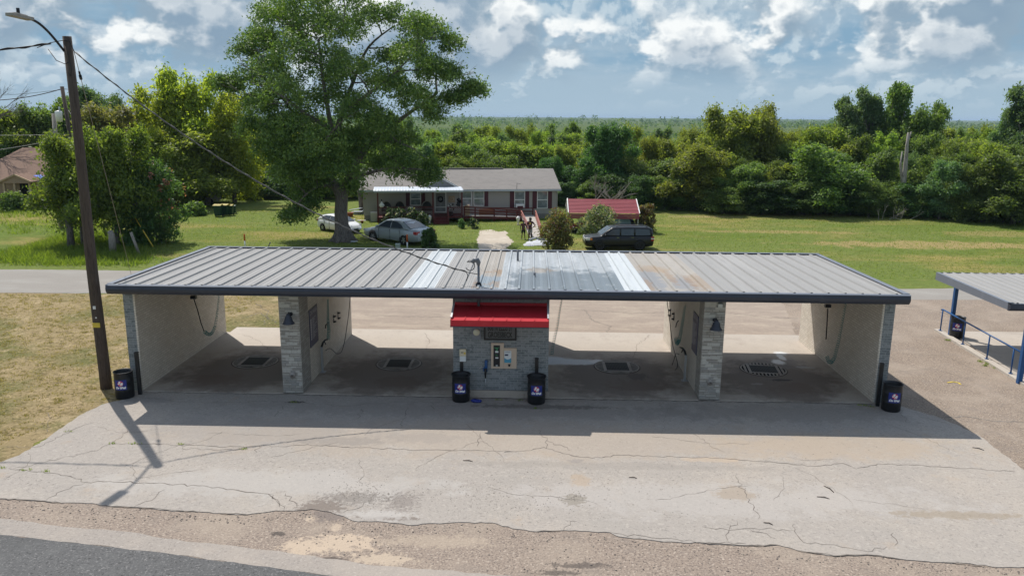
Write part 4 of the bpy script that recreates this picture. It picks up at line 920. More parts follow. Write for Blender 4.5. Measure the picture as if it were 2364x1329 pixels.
sheet('canopy_slab', [(18.2, 8.9), (17.55, 2.6), (45, 2.6), (45, 9.0)], 0.04, 'bay_concrete', 1.0, 0.0, 1, thick=0.04)
st = MB(); pp = P((2187, 884), (2200, 882), (2212, 884), (2218, 888))
for i in range(3): st.bar((*pp[i], 0.02), (*pp[i+1], 0.02), 0.05, 0.012)
tag(st.build('strap', 'yellow'), 'short bent yellow strap lying on the gravel', 'strap')
# twigs and scraps on the lot
def litter(px, py, L, a, matn, lab):
    p = G(px, py); mb = MB(); d = Vector((math.cos(a), math.sin(a), 0))*L/2
    mb.tube([p-d+Vector((0, 0, .034)), p+Vector((0.03, 0.02, 0.044)), p+d+Vector((0, 0, .034))], [0.008, 0.012, 0.006], 5)
    tag(mb.build('twig', matn), lab, 'twig', 'twigs on the concrete')
for a in ((1913, 1131, 0.36, 1.9, 'wood_pole', 'longest thin dark twig on the right of the concrete'), (1900, 1151, 0.28, -0.35, 'wood_pole', 'short twig just below the longest one'), (1461, 1105, 0.2, -0.2, 'wood_pole', 'short twig on the concrete below the awning shadow'), (1080, 1066, 0.26, -0.2, 'wood_pole', 'short twig on the concrete left of the awning shadow'), (2258, 1038, 0.28, -0.7, 'black_plastic', 'black scrap near the right edge of the concrete'), (1773, 1211, 0.2, -0.5, 'wood_pole', 'tiny twig near the front edge of the concrete')):
    litter(*a)

mat('wire_mid', (0.10, 0.095, 0.09), 0.55)
# ============================================================ utility poles and wires
def sag_pts(a, b, sag, n=24): return [Vector(a).lerp(Vector(b), t/n) - Vector((0, 0, 4*sag*(t/n)*(1-t/n))) for t in range(n+1)]
pb = G(246, 896); PX, PY = pb.x, pb.y
pole = empty('utility_pole', (PX, PY, 0), 0, 'tall brown wooden utility pole carrying a street light beside the wash', 'utility pole')
MB().tube([(0, 0, -0.2), (0.0, 0, 0.6), (-0.05, 0.0, 4), (-0.02, 0, 8), (-0.04, 0, 11.05)], [0.185, 0.18, 0.165, 0.14, 0.125], 16).build('shaft', 'wood_pole', pole)
mb = MB().box(-0.115, -0.20, 2.12, 0.115, -0.175, 2.27).build('tag_plate', 'yellow', pole)
MB().box(-0.05, -0.19, 2.72, 0.03, -0.17, 2.82).box(-0.01, -0.19, 2.42, 0.03, -0.17, 2.46).build('tag_plate', 'white_paint', pole)
arm = []
tq = V(64, 43, PY-1.25); tipx, tipy, tipz = tq.x-PX, -1.25, tq.z; print('arm', tipx, tipy, tipz)
base = Vector((-0.12, -0.08, 10.62)); tip = Vector((tipx, tipy, tipz))
for k in range(13):
    t = k/12; p = base.lerp(tip, t); p.z = base.z + (tip.z-base.z)*math.sin(t*math.pi/2); arm.append(p)
ar = MB().tube(arm, 0.036, 8).build('lamp_arm', 'black_metal', pole)
dv = (arm[-1]-arm[-2]).normalized()
lum = MB(); e = arm[-1]
lum.bar(e-dv*0.1, e+dv*0.62, 0.26, 0.09); lum.bar(e+dv*0.05+Vector((0, 0, 0.05)), e+dv*0.45+Vector((0, 0, 0.06)), 0.14, 0.05)
lh = lum.build('lamp_head', 'steel_frame', pole, bevel=0.015)
q = e+dv*0.3; MB().cyl(q+Vector((0, 0, .08)), q+Vector((0, 0, .22)), 0.045, 10).build('photocell', 'black_metal', lh)
mb = MB()
mb.tube([(-0.95, -0.05, 10.72), (-0.5, -0.1, 10.86), (-0.1, -0.15, 10.92), (0.1, -0.14, 10.90), (0.14, 0, 10.6)], 0.012, 6)
mb.tube([(-0.62, -0.05, 10.68), (-0.35, -0.15, 10.35), (-0.1, -0.16, 10.25), (0.02, -0.15, 10.3)], 0.012, 6)
mb.tube([(0.02, -0.15, 10.6), (0.08, -0.16, 10.1), (0.03, -0.15, 9.9), (-0.05, -0.15, 10.0)], 0.009, 6)
mb.build('jumper_wire', 'wire_black', pole)
ptop = Vector((PX, PY, 0))
def wire(a, b, sag, r, matn, lab, n=28, name='overhead_wire', twist=False):
    mb = MB(); pts = sag_pts(a, b, sag, n); mb.tube(pts, r, 6)
    if twist:
        mb2 = []
        for i, p in enumerate(sag_pts(a, b, sag, n*6)):
            mb2.append(p + Vector((0, math.cos(i*0.8), math.sin(i*0.8)))*r*1.6)
        mb.tube(mb2, r*0.6, 5)
    return tag(mb.build(name, matn), lab, 'wire')
wire(ptop+Vector((0.13, 0, 10.62)), (-1.62, -0.05, 4.12), 0.85, 0.018, 'wire_mid', 'twisted black service wire from the tall pole down to the roof mast', twist=True)
mb = MB(); c0 = Vector((-1.62, -0.05, 4.12))
mb.tube([c0, c0+Vector((0.05, 0, -0.12)), c0+Vector((0.0, 0, -0.28))], 0.014, 5)
mb.tube([c0, c0+Vector((0.12, 0, -0.03)), c0+Vector((0.38, 0.02, -0.08))], 0.012, 5)
lp_ = [c0+Vector((0.02+0.14*math.cos(a)+0.10, 0, 0.20+0.16*math.sin(a))) for a in [3.6+i*0.5 for i in range(11)]]
mb.tube(lp_ + [Vector((-1.43, -0.10, 4.43))], 0.014, 5)
tag(mb.build('drip_loop', 'wire_black'), 'tangle of black wire looping at the roof mast', 'wire')
wire(ptop+Vector((-0.5, -0.1, 10.83)), ptop+Vector((-22, -1.0, 10.9)), 0.75, 0.022, 'wire_black', 'thick black wire leaving the tall pole towards the left', twist=True)
ga = G(312, 668); wire(ptop+Vector((0.1, 0.05, 10.6)), (ga.x, ga.y, 0.0), 0.0, 0.011, 'wire_grey', 'thin guy wire from the tall pole down behind the roof', name='guy_wire')
p1 = ptop+Vector((0.1, 0.05, 10.6)); d_ = (Vector((ga.x, ga.y, 0))-p1).normalized()
tag(MB().cyl(p1+d_*0.95, p1+d_*1.15, 0.03, 8).cyl(p1+d_*1.15, p1+d_*1.32, 0.045, 8).build('wire_insulator', 'black_metal'), 'small black strain insulator on the guy wire', 'insulator')
# farther poles behind the left trees
fp = V(168, 330, 32.0); X1, Y1 = fp.x, 32.0; t1 = V(143, 200, 32.0); bz = V(172, 400, 32.0)
pole2 = empty('utility_pole', (X1, Y1, 0), 0, 'distant leaning dark pole among the left trees', 'utility pole')
MB().tube([(bz.x-X1+0.4, 0, 0), (t1.x-X1, 0, t1.z)], [0.17, 0.13], 12).build('shaft', 'wood_pole', pole2)
t3 = V(124, 262, 36.0); b3 = V(140, 335, 36.0)
pole3 = empty('utility_pole', (b3.x, 36.0, 0), 0, 'short distant pole holding a white transformer can', 'utility pole')
sl_ = (b3.x-t3.x)/(b3.z-t3.z)
MB().tube([(sl_*b3.z*-1*-1, 0, 0), (t3.x-b3.x, 0, t3.z)], [0.2, 0.15], 12).build('shaft', 'weathered_wood', pole3)
cc = V(136, 268, 35.6)
MB().lathe([(0, -0.42), (0.22, -0.42), (0.26, 0.28), (0.24, 0.34), (0.0, 0.42)], (cc.x-b3.x, -0.4, cc.z), 16).build('transformer', 'white_paint', pole3)
MB().cyl((cc.x-b3.x+0.1, -0.4, cc.z+0.36), (cc.x-b3.x+0.1, -0.4, cc.z+0.68), 0.06, 8).build('bushing', 'zinc', pole3)
a4 = Vector((t1.x, 32, t1.z-0.15))
wire(a4, V(-60, 232, 30), 0.25, 0.028, 'wire_black', 'black wire sloping left from the distant leaning pole')
wire(a4+Vector((0, 0, -.05)), V(-60, 222, 33), 0.1, 0.012, 'wire_black', 'upper thin wire left of the distant leaning pole')
wire(V(140, 310, 36), V(-60, 312, 34), 0.05, 0.022, 'wire_grey', 'pale level wire in front of the left trees')
wire(V(132, 322, 36), V(-60, 352, 34), 0.1, 0.025, 'wire_grey', 'pale sagging wire just above the brown roofed house')
wire(a4, V(182, 205, 42), 0.05, 0.02, 'wire_black', 'short wire right of the distant leaning pole')
ga2 = G(357, 575); gz = V(158, 255, 32.0)
wire((gz.x, 32.0, gz.z), (ga2.x, ga2.y, 0), 0, 0.015, 'wire_grey', 'guy wire of the distant pole running into the trees', name='guy_wire')
d5 = (Vector((gz.x, 32.0, gz.z))-Vector((ga2.x, ga2.y, 0))).normalized(); g0 = Vector((ga2.x, ga2.y, 0))
tag(MB().cyl(g0+d5*0.2, g0+d5*3.4, 0.035, 8).build('guy_guard', 'yellow'), 'slanting yellow guy guard at the edge of the left trees', 'guy guard')
pst = G(322, 588); tag(MB().cyl((pst.x, pst.y, 0), (pst.x-0.42, pst.y, 1.45), 0.09, 10).build('fence_post', 'weathered_wood'), 'leaning grey wooden post beside the yellow guy guard', 'post')
# ============================================================ house across the lane
mat('siding', (0.36, 0.335, 0.31), 0.7, layers=[(1.5, (0.31, 0.29, 0.27), 0.5, 0.75, 0.5)])
mat('siding_dark', (0.22, 0.22, 0.225), 0.7)
mat('skirting', (0.22, 0.205, 0.19), 0.8)
mat('shingle', (0.235, 0.215, 0.20), 0.95, layers=[(3, (0.19, 0.175, 0.165), 0.45, 0.7, 0.8), (18, (0.28, 0.26, 0.245), 0.5, 0.7, 0.5), (0.8, (0.27, 0.25, 0.23), 0.5, 0.75, 0.5)], bump=(20, 0.6, 0.01), stretch=(0.5, 1, 1))
mat('shingle_brown', (0.205, 0.13, 0.095), 0.95, layers=[(3, (0.165, 0.10, 0.075), 0.45, 0.7, 0.8), (18, (0.25, 0.165, 0.125), 0.5, 0.7, 0.5)], bump=(20, 0.6, 0.01))
mat('maroon', (0.085, 0.020, 0.030), 0.6)
mat('red_wood', (0.115, 0.024, 0.022), 0.7, layers=[(5, (0.08, 0.018, 0.017), 0.5, 0.75, 0.6)])
mat('red_wood_worn', (0.26, 0.085, 0.065), 0.7, layers=[(5, (0.20, 0.06, 0.045), 0.5, 0.75, 0.6)])
mat('red_brick_step', (0.12, 0.02, 0.02), 0.75)
mat('porch_metal', (0.50, 0.54, 0.60), 0.45, 0.1)
mat('window_glass', (0.16, 0.19, 0.20), 0.06, spec=0.9, layers=[(1.6, (0.30, 0.34, 0.36), 0.45, 0.65, 0.8)])
mat('dark_glass', (0.04, 0.052, 0.066), 0.1, spec=0.8)
mat('dark_screen', (0.03, 0.03, 0.03), 0.8)
mat('blind', (0.50, 0.50, 0.46), 0.6)
mat('terracotta', (0.30, 0.11, 0.06), 0.8)
mat('cardboard', (0.42, 0.30, 0.19), 0.8)
mat('plywood', (0.27, 0.12, 0.07), 0.8)
mat('grey_plank', (0.40, 0.37, 0.34), 0.85, layers=[(4, (0.31, 0.28, 0.25), 0.45, 0.7, 0.7)])
mat('carport_red', (0.27, 0.05, 0.06), 0.5, layers=[(1.2, (0.33, 0.075, 0.08), 0.5, 0.75, 0.5)])
H0 = G(841, 508); H1 = G(1285, 503)
hv = (H1-H0); HL = hv.length; hang = math.atan2(hv.y, hv.x); hu = hv.normalized(); hn = Vector((-hu.y, hu.x, 0))
house = empty('mobile_home', H0, hang, 'long taupe mobile home with grey roof, maroon shutters and covered porch', 'house')
def HP(px, py, off=0.0):
    """pixel -> (along, height) on the plane of the house front, moved off metres towards the viewer"""
    d = _ray(px, py); o = H0 - hn*off; t = (o-CAM).dot(hn)/d.dot(hn); q = CAM + d*t - o
    return q.dot(hu), q.z
ZE = HP(841, 436)[1]; ZE = 2.72; SK = 0.42; HD = 7.0; ZR = 4.15
mb = MB(); n = 15
for k in range(n):                                           # lapped siding
    za = SK + (ZE-SK)*k/n; zb = SK + (ZE-SK)*(k+1)/n
    for (p, q) in (((0, 0), (HL, 0)),):
        mb.add([(0, -0.022, za), (HL, -0.022, za), (HL, -0.004, zb), (0, -0.004, zb)], [(0, 1, 2, 3)])
        mb.add([(0, -0.022, za), (HL, -0.022, za), (HL, -0.002, za), (0, -0.002, za)], [(0, 1, 2, 3)])
mb.box(0, 0, 0.0, HL, HD, ZE)
for s in (0, HL): mb.add([(s, 0, ZE), (s, HD, ZE), (s, HD/2, ZR-0.05)], [(0, 1, 2)])
mb.build('wall', 'siding', house)
mb = MB()
for k in range(int(HL/0.3)): mb.box(k*0.3+0.005, -0.05, 0, k*0.3+0.29, -0.024, SK-0.01)
mb.build('skirting', 'skirting', house)
MB().box(-0.04, -0.045, SK, 0.05, 0.0, ZE-0.003).box(HL-0.05, -0.045, SK, HL+0.04, 0, ZE-0.003).build('corner_trim', 'siding', house)
mb = MB(); ov = 0.30
def rz_(y): return ZE + 0.02 + (ZR-ZE)*(1-abs(y-HD/2)/(HD/2))
mb.prism([(-ov, rz_(-ov)), (HD/2, ZR+0.02), (HD+ov, rz_(HD+ov)), (HD+ov, rz_(HD+ov)-0.10), (HD/2, ZR-0.08), (-ov, rz_(-ov)-0.10)], 'x', -0.35, HL+0.30)
rf = mb.build('roof', 'shingle', house)
MB().box(-0.36, -ov-0.03, rz_(-ov)-0.17, HL+0.31, -ov-0.002, rz_(-ov)-0.02).build('fascia', 'porch_metal', rf)
MB().box(-0.3, HD/2-0.12, ZR+0.022, HL*0.74, HD/2+0.12, ZR+0.07).build('ridge_cap', 'shingle', rf)
# small gable over the door
g0 = HP(974, 431, 0.35)[0]; g1 = HP(1062, 431, 0.35)[0]; gc = (g0+g1)/2; gz = ZE+0.95
mb = MB().prism([(g0+0.1, ZE-0.02), (g1-0.1, ZE-0.02), (gc, gz-0.06)], 'y', -0.33, HD*0.35)
gb = mb.build('porch_gable', 'siding_dark', house)
for s in (g0-0.05, g1+0.05):
    mb = MB(); mb.bar((s, -0.36, ZE-0.02), (gc, -0.36, gz), 0.10, 0.14); mb.build('gable_trim', 'white_paint', gb)
for s, e in ((g0-0.1, gc+0.02), (gc-0.02, g1+0.1)):
    mb = MB(); a = gz+0.05 if s > gc-0.1 else ZE+0.0; b = ZE+0.0 if s > gc-0.1 else gz+0.05
    mb.add([(s, -0.42, a), (e, -0.42, b), (e, HD*0.36, b), (s, HD*0.36, a), (s, -0.42, a-0.04), (e, -0.42, b-0.04), (e, HD*0.36, b-0.04), (s, HD*0.36, a-0.04)], [(0, 1, 2, 3), (7, 6, 5, 4), (0, 4, 5, 1), (1, 5, 6, 2), (2, 6, 7, 3), (3, 7, 4, 0)])
    mb.build('gable_roof', 'shingle', gb)
def window(x0, y0, x1, y1, glass='window_glass', blinds=False):
    a, zt = HP(x0, y0); b, zb = HP(x1, y1)
    f = MB(); t = 0.055
    f.box(a, -0.07, zb, a+t, -0.02, zt).box(b-t, -0.07, zb, b, -0.02, zt).box(a+t, -0.07, zt-t, b-t, -0.02, zt).box(a+t, -0.07, zb, b-t, -0.02, zb+t)
    zm = (zt+zb)/2; f.box(a+t, -0.064, zm-0.03, b-t, -0.025, zm+0.03)
    fr = f.build('window', 'white_paint', house)
    MB().box(a+t, -0.036, zb+t, b-t, -0.024, zm-0.03).box(a+t, -0.046, zm+0.03, b-t, -0.024, zt-t).build('pane', glass, fr)
    return fr
def shutter(x0, x1, y0, y1):
    a, zt = HP(x0, y0); b, zb = HP(x1, y1)
    mb = MB().box(a, -0.06, zb, b, -0.02, zt); k = 9
    for i in range(k): mb.box(a+0.03, -0.068, zb+0.05+(zt-zb-0.1)*i/k, b-0.03, -0.0595, zb+0.05+(zt-zb-0.1)*(i+0.55)/k)
    mb.build('shutter', 'maroon', house)
window(947, 444.6, 971.6, 474); shutter(937, 946, 445, 476); shutter(972.5, 981.8, 445, 476)
window(1066, 441, 1089.2, 475); window(1093, 441, 1117.6, 475); shutter(1118.2, 1127, 442, 476)
window(1187.4, 441, 1211.6, 480.5); shutter(1177.3, 1187, 442, 481); shutter(1212.2, 1221.2, 442, 481)
window(1239.8, 441, 1264, 481, 'window_glass'); shutter(1229.6, 1239.3, 442, 481); shutter(1264.6, 1273.7, 442, 481)
# door with white security bars
da, dzt = HP(1003, 443); db, dzb = HP(1030.5, 494); dzb = max(dzb, 0.62)
f = MB(); t = 0.07
f.box(da, -0.10, dzb, da+t, -0.02, dzt).box(db-t, -0.10, dzb, db, -0.02, dzt).box(da+t, -0.10, dzt-t, db-t, -0.02, dzt).box(da+t, -0.10, dzb, db-t, -0.02, dzb+t)
f.box(da+t, -0.09, dzb+0.42, db-t, -0.06, dzb+0.48)
nb = 9
for i in range(nb): x = da+t+(db-da-2*t)*(i+0.5)/nb; f.box(x-0.012, -0.08, dzb+t, x+0.012, -0.06, dzt-t)
dr_ = f.build('security_door', 'white_paint', house)
MB().box(da+t, -0.05, dzb+t, db-t, -0.03, dzt-t).build('door_leaf', 'dark_screen', dr_)
wr = MB(); wc = Vector(((da+db)/2, -0.14, dzt-0.62)); rw = random.Random(2)
for k in range(26):
    a = 2*math.pi*k/26; wr.blob((wc.x+0.21*math.cos(a), wc.y, wc.z+0.21*math.sin(a)), 0.07, 0.05, 0.07, 6, 4, 0, 0.4, rw)
w_ = wr.build('wreath', 'leaf_dark' if False else 'black_plastic'); w_.matrix_world = Matrix.Translation(H0) @ Matrix.Rotation(hang, 4, 'Z'); tag(w_, 'dark round wreath hung on the white barred door', 'wreath')
# porch
PD = 2.3
pa = HP(869, 437, PD)[0]; pz = HP(900, 442, PD)[1]; pb_ = HP(1068, 442, PD)[0]; pgl = HP(1000, 500, PD)[0]; psr = HP(1034, 500, PD)[0]; DK = 0.52
MB().box(pa, -PD, DK-0.12, pb_, -0.06, DK).build('porch_deck', 'red_wood', house)
mb = MB(); k = 60
vs = []
for i in range(k+1):
    x = pa-0.25+(pb_-pa+0.3)*i/k; h = 0.010 if i % 2 else 0.0
    for (y, z) in ((-0.1, ZE+0.14), (-PD-0.05, pz+0.14), (-PD-0.17, pz+0.07), (-PD-0.17, pz-0.07)): vs.append((x, y, z+h))
mb.add(vs, [(4*i+j, 4*i+4+j, 4*i+5+j, 4*i+1+j) for i in range(k) for j in range(3)])
mb.box(pa-0.2, -PD-0.1, pz-0.09, pb_, -0.1, pz-0.05)
mb.build('porch_roof', 'porch_metal', house)
for x in (pa+0.08, pgl, psr, pb_-0.06):
    top = pz-0.06 if x in (pa+0.08, pb_-0.06) else 1.35
    if abs(x-pgl) < 0.01: top = pz-0.06
    MB().box(x-0.06, -PD, 0.0, x+0.06, -PD+0.12, top).build('porch_post', 'red_wood', house)
def lattice(parent, x0, x1, y, z0, z1, pitch=0.16):
    mb = MB(); w_ = x1-x0; h_ = z1-z0
    def seg(s):
        c = -h_ if s > 0 else 0
        while c < w_ + h_:
            if s > 0: a = (max(c, 0), max(0, -c)); b = (min(c+h_, w_), min(h_, w_-c))
            else: a = (min(c, w_), max(0, c-w_)); b = (max(c-h_, 0), min(h_, c))
            if abs(b[0]-a[0]) > 0.05: mb.bar((x0+a[0], y+0.012*s, z0+a[1]), (x0+b[0], y+0.012*s, z0+b[1]), 0.012, 0.035, 0, (0, 1, 0))
            c += pitch
    seg(1); seg(-1)
    return mb.build('lattice', 'red_wood', parent)
lattice(house, pa+0.15, pgl-0.06, -PD+0.05, DK+0.05, 1.30); lattice(house, pa+0.15, pgl-0.06, -PD+0.05, 0.02, DK-0.13); lattice(house, psr+0.06, pb_-0.12, -PD+0.05, DK+0.05, 1.25)
MB().box(pa+0.14, -PD+0.01, 1.30, pgl-0.06, -PD+0.10, 1.37).box(psr+0.06, -PD+0.01, 1.25, pb_-0.12, -PD+0.10, 1.32).build('porch_rail', 'red_wood', house)
mb = MB()
for i in range(4): mb.box(pgl+0.07, -PD-0.25*(4-i)+0.003, 0.0, psr-0.07, -PD-0.25*(3-i), DK*(i+1)/5)
mb.build('porch_steps', 'red_brick_step', house)
for x in (pgl+0.02, psr-0.02): MB().bar((x, -PD-1.05, 0.75), (x, -PD, 1.30), 0.07, 0.07).box(x-0.05, -PD-1.1, 0, x+0.05, -PD-1.0, 0.78).build('step_rail', 'red_wood', house)
# antenna on the eave
ax_, az_ = HP(1193, 434, 0.3)
MB().tube([(ax_, -0.3, az_-0.1), (ax_+0.02, -0.3, az_+0.45)], 0.018, 6).tube([(ax_+0.02, -0.3, az_+0.40), (ax_+0.33, -0.3, az_+0.36)], 0.012, 6).tube([(ax_+0.1, -0.42, az_+0.40), (ax_+0.1, -0.18, az_+0.40)], 0.01, 5).tube([(ax_+0.22, -0.40, az_+0.385), (ax_+0.22, -0.2, az_+0.385)], 0.01, 5).build('antenna', 'black_metal', house)
HM = Matrix.Translation(H0) @ Matrix.Rotation(hang, 4, 'Z')
def at_house(o, x, y, z=0.0, rz=0.0):
    o.location = HM @ Vector((x, y, z)); o.rotation_euler.z = hang + rz; return o
a, zt = HP(1190, 470.5, 0.1); b, zb = HP(1208.6, 481, 0.1)
ac = at_house(empty('window_air_conditioner', label='white air conditioner sticking out of a window above the ramp', cat='air conditioner'), (a+b)/2, -0.075, zb)
MB().box(-(b-a)/2, -0.35, 0, (b-a)/2, 0, zt-zb).build('case', 'white_paint', ac, bevel=0.02)
MB().box(-(b-a)/2+0.12, -0.36, 0.0, (b-a)/2-0.1, -0.351, (zt-zb)*0.62).build('grille', 'maroon', ac)
# access ramp
ramp = at_house(empty('access_ramp', label='dark red wooden wheelchair ramp with rails in front of the house', cat='ramp'), 0, 0)
RD = 1.75
r0, zr0 = HP(1070, 477, RD); r1, zr1 = HP(1203, 486, RD); r2, _ = HP(1236, 486, RD)
def ramp_line(x): return (DK - (DK-0.36)*(x-r0)/(r1-r0))
mb = MB()
mb.bar((r0, -1.2, ramp_line(r0)-0.05), (r1, -1.2, ramp_line(r1)-0.05), 1.1, 0.08)
mb.box(r1, -1.78, 0.27, r2, -0.4, 0.35); mb.build('ramp_deck', 'grey_plank', ramp)
e0 = G(1222, 548); e1 = G(1249, 548)
Hi = HM.inverted()
L0 = Hi @ Vector((e0.x, e0.y, 0)); L1 = Hi @ Vector((e1.x, e1.y, 0))
mb = MB(); nst = 9
for k in range(nst):
    t0, t1 = k/nst, (k+0.94)/nst
    def row(t): return Vector((r1+0.05, -1.8, 0.34)).lerp(Vector((L0.x, L0.y, 0.03)), t), Vector((r2-0.02, -1.8, 0.34)).lerp(Vector((L1.x, L1.y, 0.03)), t)
    a0, b0 = row(t0); a1, b1 = row(t1)
    up = Vector((0, 0, .03)); vs = [a0, b0, b1, a1, a0-up, b0-up, b1-up, a1-up]
    mb.add(vs, [(0, 1, 2, 3), (7, 6, 5, 4), (0, 4, 5, 1), (1, 5, 6, 2), (2, 6, 7, 3), (3, 7, 4, 0)])
mb.build('ramp_deck', 'grey_plank', ramp)
for i, px in enumerate((1072, 1097, 1141, 1170, 1194)):
    x = HP(px, 485, RD)[0]; zt = zr0 + (zr1-zr0)*(x-r0)/(r1-r0)
    MB().box(x-0.055, -RD, 0, x+0.055, -RD+0.09, zt).build('ramp_post', 'red_wood', ramp)
mb = MB()
for dz in (0.0, -0.24, -0.46): mb.bar((r0, -RD-0.015, zr0+dz), (r1, -RD-0.015, zr1+dz*0.95), 0.04, 0.09)
mb.bar((r0, -RD-0.02, ramp_line(r0)-0.14), (r1, -RD-0.02, ramp_line(r1)-0.14), 0.04, 0.22)
mb.build('ramp_rail', 'red_wood', ramp)
mb = MB()
for dz in (0.0, -0.28): mb.bar((r1-3.4, -0.50, zr1+0.12+dz), (r2, -0.50, zr1+0.05+dz), 0.04, 0.09)
mb.build('ramp_rail', 'red_wood', ramp)
for x in (r1+0.02, r2): MB().box(x-0.055, -0.55, 0, x+0.055, -0.46, zr1+0.05).build('ramp_post', 'red_wood', ramp)
for (x, Lx, tag_) in ((r1, L0, 0), (r2, L1, 1)):
    mb = MB()
    for dz in ((0.0, -0.26, -0.5) if tag_ else (0.0, -0.28)): mb.bar((x, -1.78, zr1+dz), (Lx.x, Lx.y+0.1, 0.80+dz), 0.09 if dz == 0 else 0.04, 0.05 if dz == 0 else 0.09)
    mb.build('ramp_rail', 'red_wood_worn', ramp)
    MB().box(x-0.05, -1.80, 0, x+0.05, -1.70, zr1-0.03).build('ramp_post', 'red_wood', ramp)
    MB().box(Lx.x-0.05, Lx.y+0.05, 0, Lx.x+0.05, Lx.y+0.15, 0.79).build('ramp_post', 'red_wood', ramp)
x0, z0 = HP(1106, 497, RD-0.05); x1, z1 = HP(1140, 481, RD-0.05)
MB().box(x0, -RD+0.10, 0.55, x1, -RD+0.13, 1.05).build('plywood_panel', 'plywood', ramp)
bx0, bz0 = HP(1073.5, 496, 1.5); bx1, _ = HP(1084, 496, 1.5)
bxo = at_house(empty('cardboard_box', label='upright tan cardboard box at the top of the ramp', cat='box'), (bx0+bx1)/2, -1.5, DK+0.0)
MB().box(-0.2, -0.15, 0, 0.2, 0.15, 0.86).build('carton', 'cardboard', bxo, bevel=0.01); MB().box(-0.05, -0.156, 0.45, 0.05, -0.151, 0.55).build('carton_label', 'white_paint', bxo)
# porch furniture and ornaments
def wicker_chair(x, lab):
    o = at_house(empty('porch_chair', label=lab, cat='chair', group='arched chairs on the porch'), x, -0.95, DK)
    m = MB(); n = 12
    pts = [(-0.5+math.cos(math.pi*k/n)*-0.0, 0, 0) for k in range(1)]
    arc = [(0.46*math.cos(math.pi*k/n), 0.25, 0.55+0.62*math.sin(math.pi*k/n)) for k in range(n+1)]
    MB().tube(arc, 0.045, 6).build('arched_frame', 'weathered_wood', o)
    mb = MB(); vs = [(0, 0.27, 0.55)] + [(p[0]*0.94, 0.27, p[2]-0.02) for p in arc]; mb.add(vs, [(0, i+1, i+2) for i in range(n)])
    mb.box(-0.42, -0.3, 0.38, 0.42, 0.26, 0.5); mb.build('cushion', 'dark_screen', o)
    mb = MB()
    for sx in (-0.38, 0.38):
        for sy in (-0.26, 0.22): mb.box(sx-0.03, sy-0.03, 0, sx+0.03, sy+0.03, 0.38)
    mb.build('leg', 'weathered_wood', o) if False else None
    for sx in (-0.38, 0.38):
        for sy in (-0.26, 0.22): MB().box(sx-0.03, sy-0.03, 0, sx+0.03, sy+0.03, 0.38).build('leg', 'weathered_wood', o)
for px, lab in ((892, 'arched dark porch chair nearest the white lantern'), (923, 'arched dark porch chair just left of the maroon shuttered porch window'), (986, 'arched dark porch chair between porch window and white door')):
    wicker_chair(HP(px, 470, 1)[0], lab)
x, z = HP(877, 476, PD+0.1)
lt = at_house(empty('porch_lantern', label='white roofed bird house lantern on the porch corner post', cat='lantern'), x+0.15, -PD+0.02, 1.37)
MB().lathe([(0.0, 0.5), (0.04, 0.42), (0.22, 0.18), (0.24, 0.12), (0.0, 0.12)], n=10).build('roof', 'white_paint', lt); MB().lathe([(0.0, 0.0), (0.15, 0.0), (0.15, 0.12), (0.0, 0.12)], n=10).build('base', 'white_paint', lt)
MB().tube([(0, 0, .5), (0, 0, .66)], 0.05, 6).build('finial', 'black_metal', lt)
x0, _ = HP(857, 505, 0.9); x1, _ = HP(871, 505, 0.9)
cab = at_house(empty('storage_cabinet', label='off white metal cabinet standing at the left end of the porch', cat='cabinet'), (x0+x1)/2-0.02, -1.1, 0)
MB().box(-0.27, -0.25, 0, 0.27, 0.25, 0.78).build('case', 'blind', cab, bevel=0.02); MB().box(-0.275, -0.255, 0.785, 0.275, 0.255, 0.81).build('top', 'white_paint', cab)
x, z = HP(949, 488, PD+0.1)
bd = at_house(empty('white_board', label='white printed board fixed on the porch lattice among the roses', cat='board'), x, -PD-0.03, 0.85); MB().box(-0.17, -0.02, 0, 0.17, 0, 0.55).build('board', 'blind', bd); MB().box(-0.12, -0.024, 0.1, 0.1, -0.0205, 0.2).box(-0.1, -0.024, 0.28, 0.12, -0.0205, 0.44).build('print', 'zinc', bd)
def pot(px, py, r, h, matn, lab, zz=0.0, name='planter', off=None):
    p = G(px, py); o = empty(name, (p.x, p.y, zz), 0, lab, 'planter')
    MB().lathe([(0, 0), (r*0.7, 0), (r, h), (r*1.08, h), (r*1.05, h*1.1), (r*0.9, h*1.08), (r*0.85, h*0.85), (0, h*0.85)], n=16).build('pot', matn, o); return o
for (px, py), lab in (((992, 516), 'small white garden statue left of the red steps'), ((1196, 519), 'small white garden statue under the end of the ramp rail')):
    p = G(px, py); o = empty('garden_statue', (p.x, p.y, 0), 0, lab, 'statue', 'white garden statues')
    MB().lathe([(0, 0), (0.07, 0), (0.05, 0.12), (0.10, 0.3), (0.155, 0.5), (0.16, 0.62), (0.10, 0.66), (0.07, 0.72), (0.0, 0.73)], n=10).build('figure', 'white_paint', o); MB().box(-0.11, -0.11, -0.01, 0.11, 0.11, 0.05).build('plinth', 'apron_concrete', o)
pot(809, 500, 0.30, 0.34, 'terracotta', 'wide clay tub on the grass left of the house'); pot(836, 515, 0.14, 0.2, 'terracotta', 'small clay pot on the grass left of the white cabinet')
jk = MB(); p = G(824, 494); rj = random.Random(4)
jk.box(p.x-0.5, p.y-0.3, 0, p.x+0.3, p.y+0.3, 0.22).box(p.x-0.2, p.y-0.6, 0.225, p.x+0.6, p.y+0.1, 0.30).bar((p.x-0.7, p.y, 0.35), (p.x+0.5, p.y+0.2, 0.55), 0.25, 0.05).bar((p.x+0.5, p.y-0.3, 0), (p.x+0.75, p.y+0.1, 0.75), 0.06, 0.06)
tag(jk.build('scrap_pile', 'foam'), 'pile of pale plastic scrap on the grass left of the house', 'scrap pile')
